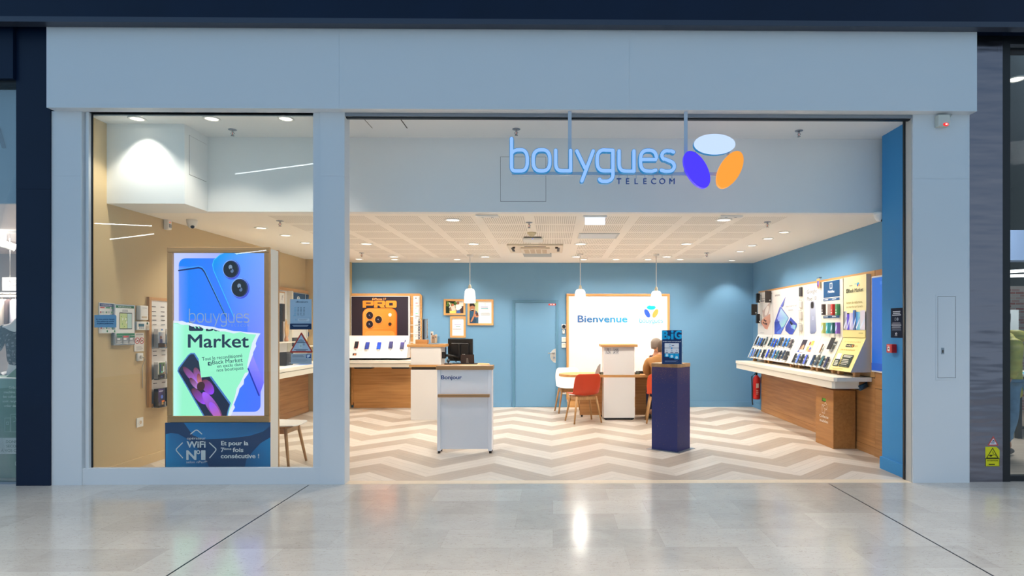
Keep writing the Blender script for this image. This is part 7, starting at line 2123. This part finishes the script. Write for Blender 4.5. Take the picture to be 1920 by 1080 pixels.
g.line([(40, 510), (80, 510), (80, 616), (40, 616), (40, 510)], 2, WG).line([(86, 480), (150, 480)], 2, WG).line([(86, 480), (86, 616), (160, 616)], 2, WG).line([(52, 540), (70, 540), (70, 560), (52, 560), (52, 540)], 2, WG).ell(140, 560, 14, 20, WG).ell(140, 560, 11, 17, (96, 138, 118)).line([(100, 500), (120, 500), (130, 530), (104, 540)], 2, WG)
g.rect(-40, 662, 170, 786, (206, 214, 214))
for i, (s_, x) in enumerate((('DONNEZ UNE', 50), ('SECONDE VIE', 54), ('À VOS COLLANTS', 14))): g.text(s_, x, 702 + i * 34, 21, (96, 128, 118), .012)
g.ell(136, 860, 14, 20, WG).ell(136, 860, 11, 16, (96, 138, 118))
g.build('lettering', t)
# mannequin
mx, my = -6.245, 7.35
t = thing('mannequin', 'mannequin in a black floral top in the neighbouring shop at the left edge', 'mannequin', (mx, my, 0))
MW = mat('mannequin_white', (232, 228, 224), .4)
mch = [[(V((mx, my, .95)), (.14, .1)), (V((mx, my, 1.1)), (.115, .085)), (V((mx, my, 1.3)), (.14, .1)), (V((mx, my, 1.42)), (.09, .07)), (V((mx, my, 1.48)), .045)]]
for s_ in (-1, 1):
    mch.append([(V((mx, my, 1.3)), (.14, .1)), (V((mx + s_ * .17, my, 1.36)), .05), (V((mx + s_ * .24, my - .03, 1.12)), .038), (V((mx + s_ * .25, my - .16, .99)), .026)])
    mch.append([(V((mx, my, .95)), (.14, .1)), (V((mx + s_ * .08, my, .85)), .085), (V((mx + s_ * .09, my, .48)), .055), (V((mx + s_ * .09, my, .08)), .04), (V((mx + s_ * .09, my - .12, .03)), .03)])
    fingers(mch, V((mx + s_ * .25, my - .16, .99)), (0, -.7, -.6), (0, .5, .6))
limbs('body', mch, MW, t)
def floral():
    m = bpy.data.materials.new('black_floral_cloth')
    nt, b = nodes_of(m); h = NT(nt)
    tc = h.n('ShaderNodeTexCoord'); no = h.n('ShaderNodeTexNoise'); no.inputs['Scale'].default_value = 14; no.inputs['Detail'].default_value = 3; no.inputs['Distortion'].default_value = 2
    h.link(tc.outputs['Object'], no.inputs['Vector'])
    h.link(h.mix(h.m('GREATER_THAN', no.outputs['Fac'], .58), lin((22, 20, 24)), lin((130, 126, 132))), b.inputs['Base Color'])
    b.inputs['Roughness'].default_value = .8
    return m
tch = [[(V((mx, my, .86)), (.17, .13)), (V((mx, my, 1.1)), (.135, .105)), (V((mx, my, 1.3)), (.16, .12)), (V((mx, my, 1.43)), (.10, .085))]]
for s_ in (-1, 1): tch.append([(V((mx, my, 1.3)), (.16, .12)), (V((mx + s_ * .17, my, 1.365)), .068), (V((mx + s_ * .24, my - .03, 1.12)), .058), (V((mx + s_ * .25, my - .13, 1.02)), .045)])
limbs('top', tch, floral(), t)
tch = [[(V((mx, my, .9)), (.16, .12)), (V((mx + s_ * .08, my, .8)), .105), (V((mx + s_ * .09, my, .48)), .08), (V((mx + s_ * .09, my, .1)), .07)] for s_ in (-1, 1)]
limbs('trousers', tch, M_black, t)
MB().cyl((mx, my, -.17), (mx, my, -.002), .3, M_lam, seg=32).build('pedestal', t)
t.location.z += .17
# hanging garments, rail and offer sign
M_rail = mat('chrome_rail', (200, 196, 190), .3, metal=.8)
o = MB().cyl((-8.6, 8.9, 2.0), (-6.6, 8.9, 2.0), .012, M_rail, seg=10).cyl((-8.5, 8.9, 2.0), (-8.5, 8.9, 2.8195), .01, M_rail, seg=8).cyl((-6.75, 8.9, 2.0), (-6.75, 8.9, 2.8195), .01, M_rail, seg=8).build('clothes_rail')
tag(o, 'metal clothes rail in the neighbouring shop at the left edge', 'rail')
for k, (px, c, tx) in enumerate(((4, (236, 218, 204), 'cream garment hanging leftmost on the clothes rail'), (19, (104, 84, 80), 'brown garment hanging between the two pale ones on the clothes rail'), (29, (226, 220, 230), 'white garment hanging rightmost on the clothes rail'))):
    x = X_(px, 8.9)
    t = thing('hanging_garment', tx, 'garment', (x, 8.9, 1.5), group='garments on the clothes rail')
    m_ = mat('garment_%d' % k, c, .85)
    b = MB()
    rings = []
    for z, w_ in ((1.93, .02), (1.9, .028), (1.75, .032), (1.5, .036)):
        rings.append([b.bm.verts.new((x + w_ * (2.2, 1.0, 1.15)[k] * cos(a) * (1 + .12 * sin(3 * a + z * 6)), 8.9 + .09 * sin(a) * (.5 if z > 1.92 else 1), z)) for a in [2 * pi * i / 16 for i in range(16)]])
    b.loft(rings, m_); b.build('cloth', t)
    MB().tube([(x, 8.9, 1.93), (x, 8.9, 1.985), (x, 8.89, 2.013), (x, 8.91, 2.015), (x, 8.912, 1.99)], .004, M_rail, 6).build('hanger', t)
p0, p1 = at(4, 545, 8.6), at(46, 520, 8.6)
t = thing('offer_sign', 'white hanging offer sign above the clothes rail at the left edge', 'sign', (p0.x + .15, 8.6, p0.z))
bx('board', (p0.x, 8.6, p0.z), (p1.x, 8.612, p1.z), mat('lit_white_board', (250, 246, 240), .5), t)
MB().cyl((p0.x + .1, 8.606, p1.z), (p0.x + .1, 8.606, 2.8195), .003, M_rail, seg=6).build('wire', t)
g = gfront(4, 545, 8.5996, 4, 0, 430)
g.text('3e -50%', 62, 400, 20, (110, 104, 104), .01, width=80).text('5 OFFERTS', 62, 430, 16, (130, 124, 124), .01, width=110)
g.build('lettering', t)
p = at(20, 556, 9.6)
t = thing('shelf_lamp', 'bright strip lamp above the hanging garments at the left edge', 'lamp', (p.x, 9.6, p.z))
MB().box((p.x - .8, 9.55, p.z), (p.x + .5, 9.65, p.z + .06), mat('strip_glow', (255, 244, 236), .5, emit=4)).build('tube', t)
bx('bracket', (p.x - .82, 9.651, p.z - .01), (p.x + .52, 10.999, p.z + .07), M_greyw, t)
p = at(10, 484, 8.4)
t = thing('track_spot', 'white track spotlight on the ceiling of the left neighbouring shop', 'spotlight', (p.x, 8.4, 2.8))
MB().box((p.x - 1, 8.38, 2.79), (p.x + .8, 8.42, 2.8195), M_ring).build('track', t)
MB().cyl((p.x, 8.4, 2.789), (p.x, 8.4, 2.70), .012, M_ring, seg=8).cyl((p.x - .06, 8.36, 2.66), (p.x + .08, 8.46, 2.60), .05, M_ring, seg=14).build('head', t)

# ------------------------------------------------------------------ neighbouring shop on the right
sxr = X_(1886, 6.14)
w = thing('window_3', 'black-framed glass front of the shop at the right edge', 'window', (sxr + 1, 6.14, 0), kind='structure')
zr0, zr1 = Z_(891, 6.14, 1900), Z_(86, 6.14, 1900)
b = MB().box((stx1 + .001, 6.08, 0), (sxr, 6.2, 4.35), M_dark).box((sxr, 6.1, 0), (8.9, 6.18, zr0), M_dark).box((sxr, 6.1, zr1), (8.9, 6.18, 4.35), M_dark)
b.build('window_frame', w)
bx('pane', (sxr, 6.136, zr0), (8.9, 6.144, zr1), M_glass, w)
struct(bx('floor', (XR + .2, 6.1, -.1), (9.2, 12.6, -.0003), wood('pale_wood_floor', (214, 196, 178), (196, 176, 156), axis='x', rough=.35)), 'pale wooden floor of the shop at the right edge', 'floor')
M_char = mat('charcoal_wall', (44, 46, 52), .7)
struct(bx('wall_back', (XR + .2, 12.4, 0), (9.2, 12.5, 4.5), M_char), 'charcoal back wall of the shop at the right edge', 'wall')
struct(bx('wall_left', (XR + .2, 6.55, 0), (XR + .26, 12.4, 4.5), M_char), 'charcoal side wall of the shop at the right edge', 'wall')
struct(bx('wall_right', (9.1, 6.1, 0), (9.2, 12.4, 4.5), M_char), 'far side wall of the shop at the right edge', 'wall')
struct(bx('ceiling', (XR + .2, 6.2, 4.32), (9.2, 12.5, 4.4), M_char), 'dark ceiling of the shop at the right edge', 'ceiling')
struct(bx('wall_back', (6.3, 11.4, 0), (9.0, 11.6, 2.3), M_brick), 'red and white brick wall inside the shop at the right edge', 'wall')
struct(bx('trim_9', (XR + .3, 9.6, 2.58), (9.0, 9.9, 3.05), mat('pale_blue_bulkhead', (128, 150, 186), .6)), 'pale bulkhead hanging inside the shop at the right edge', 'bulkhead')
t = thing('ring_lamp', 'glowing white ring lamp hanging in the shop at the right edge', 'ceiling lamp', (7.05, 9.2, 2.34))
b = MB()
pts = [(7.05 + .5 * cos(a), 9.2 + .5 * sin(a), 2.34) for a in [2 * pi * i / 40 for i in range(41)]]
b.tube(pts, .022, mat('ring_glow', (240, 248, 255), .5, emit=3), 8)
b.build('ring', t)
b = MB()
for a in (0, 2.1, 4.2): b.cyl((7.05 + .5 * cos(a), 9.2 + .5 * sin(a), 2.36), (7.05 + .2 * cos(a), 9.2 + .2 * sin(a), 4.319), .004, M_alu, seg=6)
b.build('wire', t)
for px, py, z, tx in ((1905, 148, 4.32, 'bright downlight added high in the dark ceiling at the right edge, in place of a mirrored lamp'),):
    downlight(px, py, tx, z, .08, None, 0)  # added glowing disc, stands in for a lamp mirrored in the glass
t = thing('display_table', 'white-topped table with a dark edge in the shop at the right edge', 'table', (6.9, 8.75, 0))
MB().box((6.35, 8.4, .86), (8.2, 9.2, .89), M_lam).build('tabletop', t)
MB().box((6.36, 8.41, .80), (8.19, 9.19, .859), M_dark).build('apron', t)
for x in (6.42, 8.1):
    for y in (8.5, 9.1): bx('leg', (x - .03, y - .03, 0), (x + .03, y + .03, .799), M_dark, t)
o = bx('leaflet', (6.5, 8.5, .8905), (6.75, 8.75, .893), mat('turquoise_card', (60, 180, 200), .5))
tag(o, 'turquoise leaflet on the white-topped table at the right edge', 'leaflet')
t = thing('room_divider', 'pale upright panel behind the walking person at the right edge', 'panel', (6.7, 9.3, 0))
px_a, px_b = X_(1893, 9.4), X_(1910, 9.4)
MB().box((px_a, 9.4, .02), (px_b, 9.46, 1.80), mat('pale_grey_panel', (208, 212, 212), .6)).build('panel', t)
bx('foot', (px_a - .1, 9.3, 0), (px_b + .1, 9.56, .019), M_dark, t)
# person walking past the table
wxp, wyp = X_(1885, 7.3), 7.3
t = thing('person', 'person in a mustard padded jacket and jeans walking inside the shop at the right edge', 'person', (wxp, wyp, 0))
hd = V((wxp - .06, wyp, 1.60))
pc = [[(V((wxp, wyp, .95)), (.14, .11)), (V((wxp, wyp, 1.15)), (.13, .1)), (V((wxp - .01, wyp, 1.32)), (.16, .1)), (V((wxp - .02, wyp, 1.42)), (.08, .07)), (V((wxp - .04, wyp, 1.50)), .05), (hd + V((0, 0, -.05)), .055)]]
for s_ in (-1, 1):
    pc.append([(V((wxp - .01, wyp, 1.32)), (.16, .1)), (V((wxp, wyp + s_ * .18, 1.36)), .055), (V((wxp + s_ * .06, wyp + s_ * .22, 1.10)), .043), (V((wxp - .06 + s_ * .06, wyp + s_ * .2, .88)), .027)])
    kx_ = wxp + s_ * -.02
    pc.append([(V((wxp, wyp, .95)), (.14, .11)), (V((wxp, wyp + s_ * .09, .86)), .085), (V((kx_ - .02, wyp + s_ * .09, .48)), .058), (V((wxp + s_ * .10, wyp + s_ * .08, .10)), .04), (V((wxp + s_ * .10 - .1, wyp + s_ * .08, .045)), .034)])
    fingers(pc, V((wxp - .06 + s_ * .06, wyp + s_ * .2, .88)), (-.2, 0, -1), (1, 0, 0))
limbs('body', pc, SKIN, t)
b = MB(); f0, r0_ = head_ring(b, hd, (-1, 0, -.15), SKIN); face_bits(hd, f0, r0_, b.build('head', t))
hair_cap('hair', hd, f0, r0_, mat('dark_hair', (40, 34, 32), .8), t)
MUS = mat('mustard_padded_cloth', (196, 184, 66), .6)
nt_, b_ = nodes_of(MUS)
h_ = NT(nt_)
tc_, wv_, bp_ = h_.n('ShaderNodeTexCoord'), h_.n('ShaderNodeTexWave'), h_.n('ShaderNodeBump')
wv_.bands_direction = 'Z'; wv_.inputs['Scale'].default_value = 2.6; wv_.inputs['Distortion'].default_value = 1.0; wv_.inputs['Detail Scale'].default_value = 2
bp_.inputs['Strength'].default_value = .8; bp_.inputs['Distance'].default_value = .03
h_.link(tc_.outputs['Object'], wv_.inputs[0]); h_.link(wv_.outputs['Fac'], bp_.inputs['Height']); h_.link(bp_.outputs[0], b_.inputs['Normal'])
jc = [[(V((wxp, wyp, .66)), (.19, .165)), (V((wxp, wyp, .78)), (.195, .17)), (V((wxp, wyp, .83)), (.18, .155)), (V((wxp, wyp, .93)), (.20, .17)), (V((wxp, wyp, .99)), (.18, .155)), (V((wxp, wyp, 1.09)), (.20, .165)), (V((wxp, wyp, 1.15)), (.18, .15)), (V((wxp, wyp, 1.28)), (.21, .15)), (V((wxp - .01, wyp, 1.40)), (.14, .12)), (V((wxp - .02, wyp, 1.47)), (.085, .085))]]
for s_ in (-1, 1): jc.append([(V((wxp, wyp, 1.28)), (.21, .15)), (V((wxp, wyp + s_ * .18, 1.35)), .09), (V((wxp + s_ * .06, wyp + s_ * .22, 1.10)), .08), (V((wxp - .04 + s_ * .06, wyp + s_ * .2, .93)), .065)])
limbs('jacket', jc, MUS, t)
MB().ball((wxp + .12, wyp, 1.42), .13, MUS, 16, (.9, 1.1, .62)).build('hood', t)
limbs('jeans', [[(V((wxp, wyp, .90)), (.15, .12)), (V((wxp, wyp + s_ * .09, .84)), .10), (V((wxp - .02 - s_ * .02, wyp + s_ * .09, .48)), .085), (V((wxp + s_ * .10, wyp + s_ * .08, .16)), .08)] for s_ in (-1, 1)], mat('blue_denim', (110, 144, 176), .8, var=.15, bscale=12), t)
for s_ in (-1, 1): MB().ball((wxp + s_ * .10 - .06, wyp + s_ * .08, .048), .048, mat('grey_shoe', (90, 84, 84), .6), 14, (2.7, .95, .98)).build('shoe', t)
# stickers on the steel column
def colst(name, label, pts, c, draw, kx=2.843, ox=1620, oy=540):
    g = gfront(1850, 850, 6.0796, kx, ox, oy, step=.0002)
    g.poly(pts, c)
    draw(g)
    tag(g.build(name), label, 'sticker')
def d(g):
    g.poly([(690, 800), (709, 834), (668, 834)], (226, 226, 232)).bars(676, 822, 26, 10, 2, (90, 90, 110), .5).poly([(680, 818), (690, 808), (700, 818)], (90, 90, 110))
colst('warning_sticker', 'small red triangular warning sticker low on the steel column', [(690, 788), (718, 840), (658, 840)], (206, 84, 76), d)
def d(g):
    g.line([(686, 854), (716, 906), (654, 906), (686, 854)], 4, (50, 52, 20)).ell(676, 894, 8, 5, (50, 52, 20)).line([(668, 894), (700, 888), (706, 898)], 3, (50, 52, 20)).line([(686, 872), (690, 884)], 3, (50, 52, 20))
    g.rect(646, 908, 724, 912, (50, 52, 20)).text('ATTENTION', 685, 924, 8, (50, 52, 20), .01, 'c', width=56).bars(664, 938, 40, 8, 1, (60, 60, 20), .7).line([(648, 912), (648, 950), (722, 950), (722, 912)], 2, (90, 92, 20))
colst('warning_sticker', 'yellow hand-crush warning sticker low on the steel column', [(646, 846), (706, 846), (724, 864), (724, 952), (648, 952)], (222, 216, 30), d)

# ------------------------------------------------------------------ slim lamps of the mall ceiling (seen mirrored in the window)
M_led = mat('mall_led', (240, 248, 255), .5, emit=22)
for k, (a, c, tx) in enumerate((((-9.2, -5.9, 6.0), (-6.5, -4.75, 6.0), 'slim mall ceiling lamp mirrored at the top right of the window'), ((-19.75, -14.4, 6.0), (-17.5, -15.1, 6.0), 'slim mall ceiling lamp mirrored highest at the left of the window'), ((-22.2, -19.2, 6.0), (-18.9, -17.4, 6.0), 'slim mall ceiling lamp mirrored lower at the left of the window'), ((-19.0, -25.2, 6.0), (-16.4, -23.5, 6.0), 'slim mall ceiling lamp mirrored at the top of the lit poster'))):
    t = thing('linear_lamp', tx, 'ceiling lamp', a, group='slim mall ceiling lamps')
    a, c = V(a), V(c)
    MB().cyl(a, c, .015 + .005 * k, M_led, seg=8).build('tube', t)
    MB().cyl(a.lerp(c, .3), a.lerp(c, .3) + V((0, 0, 1.5)), .008, M_alu, seg=6).cyl(a.lerp(c, .7), a.lerp(c, .7) + V((0, 0, 1.5)), .008, M_alu, seg=6).build('wire', t)
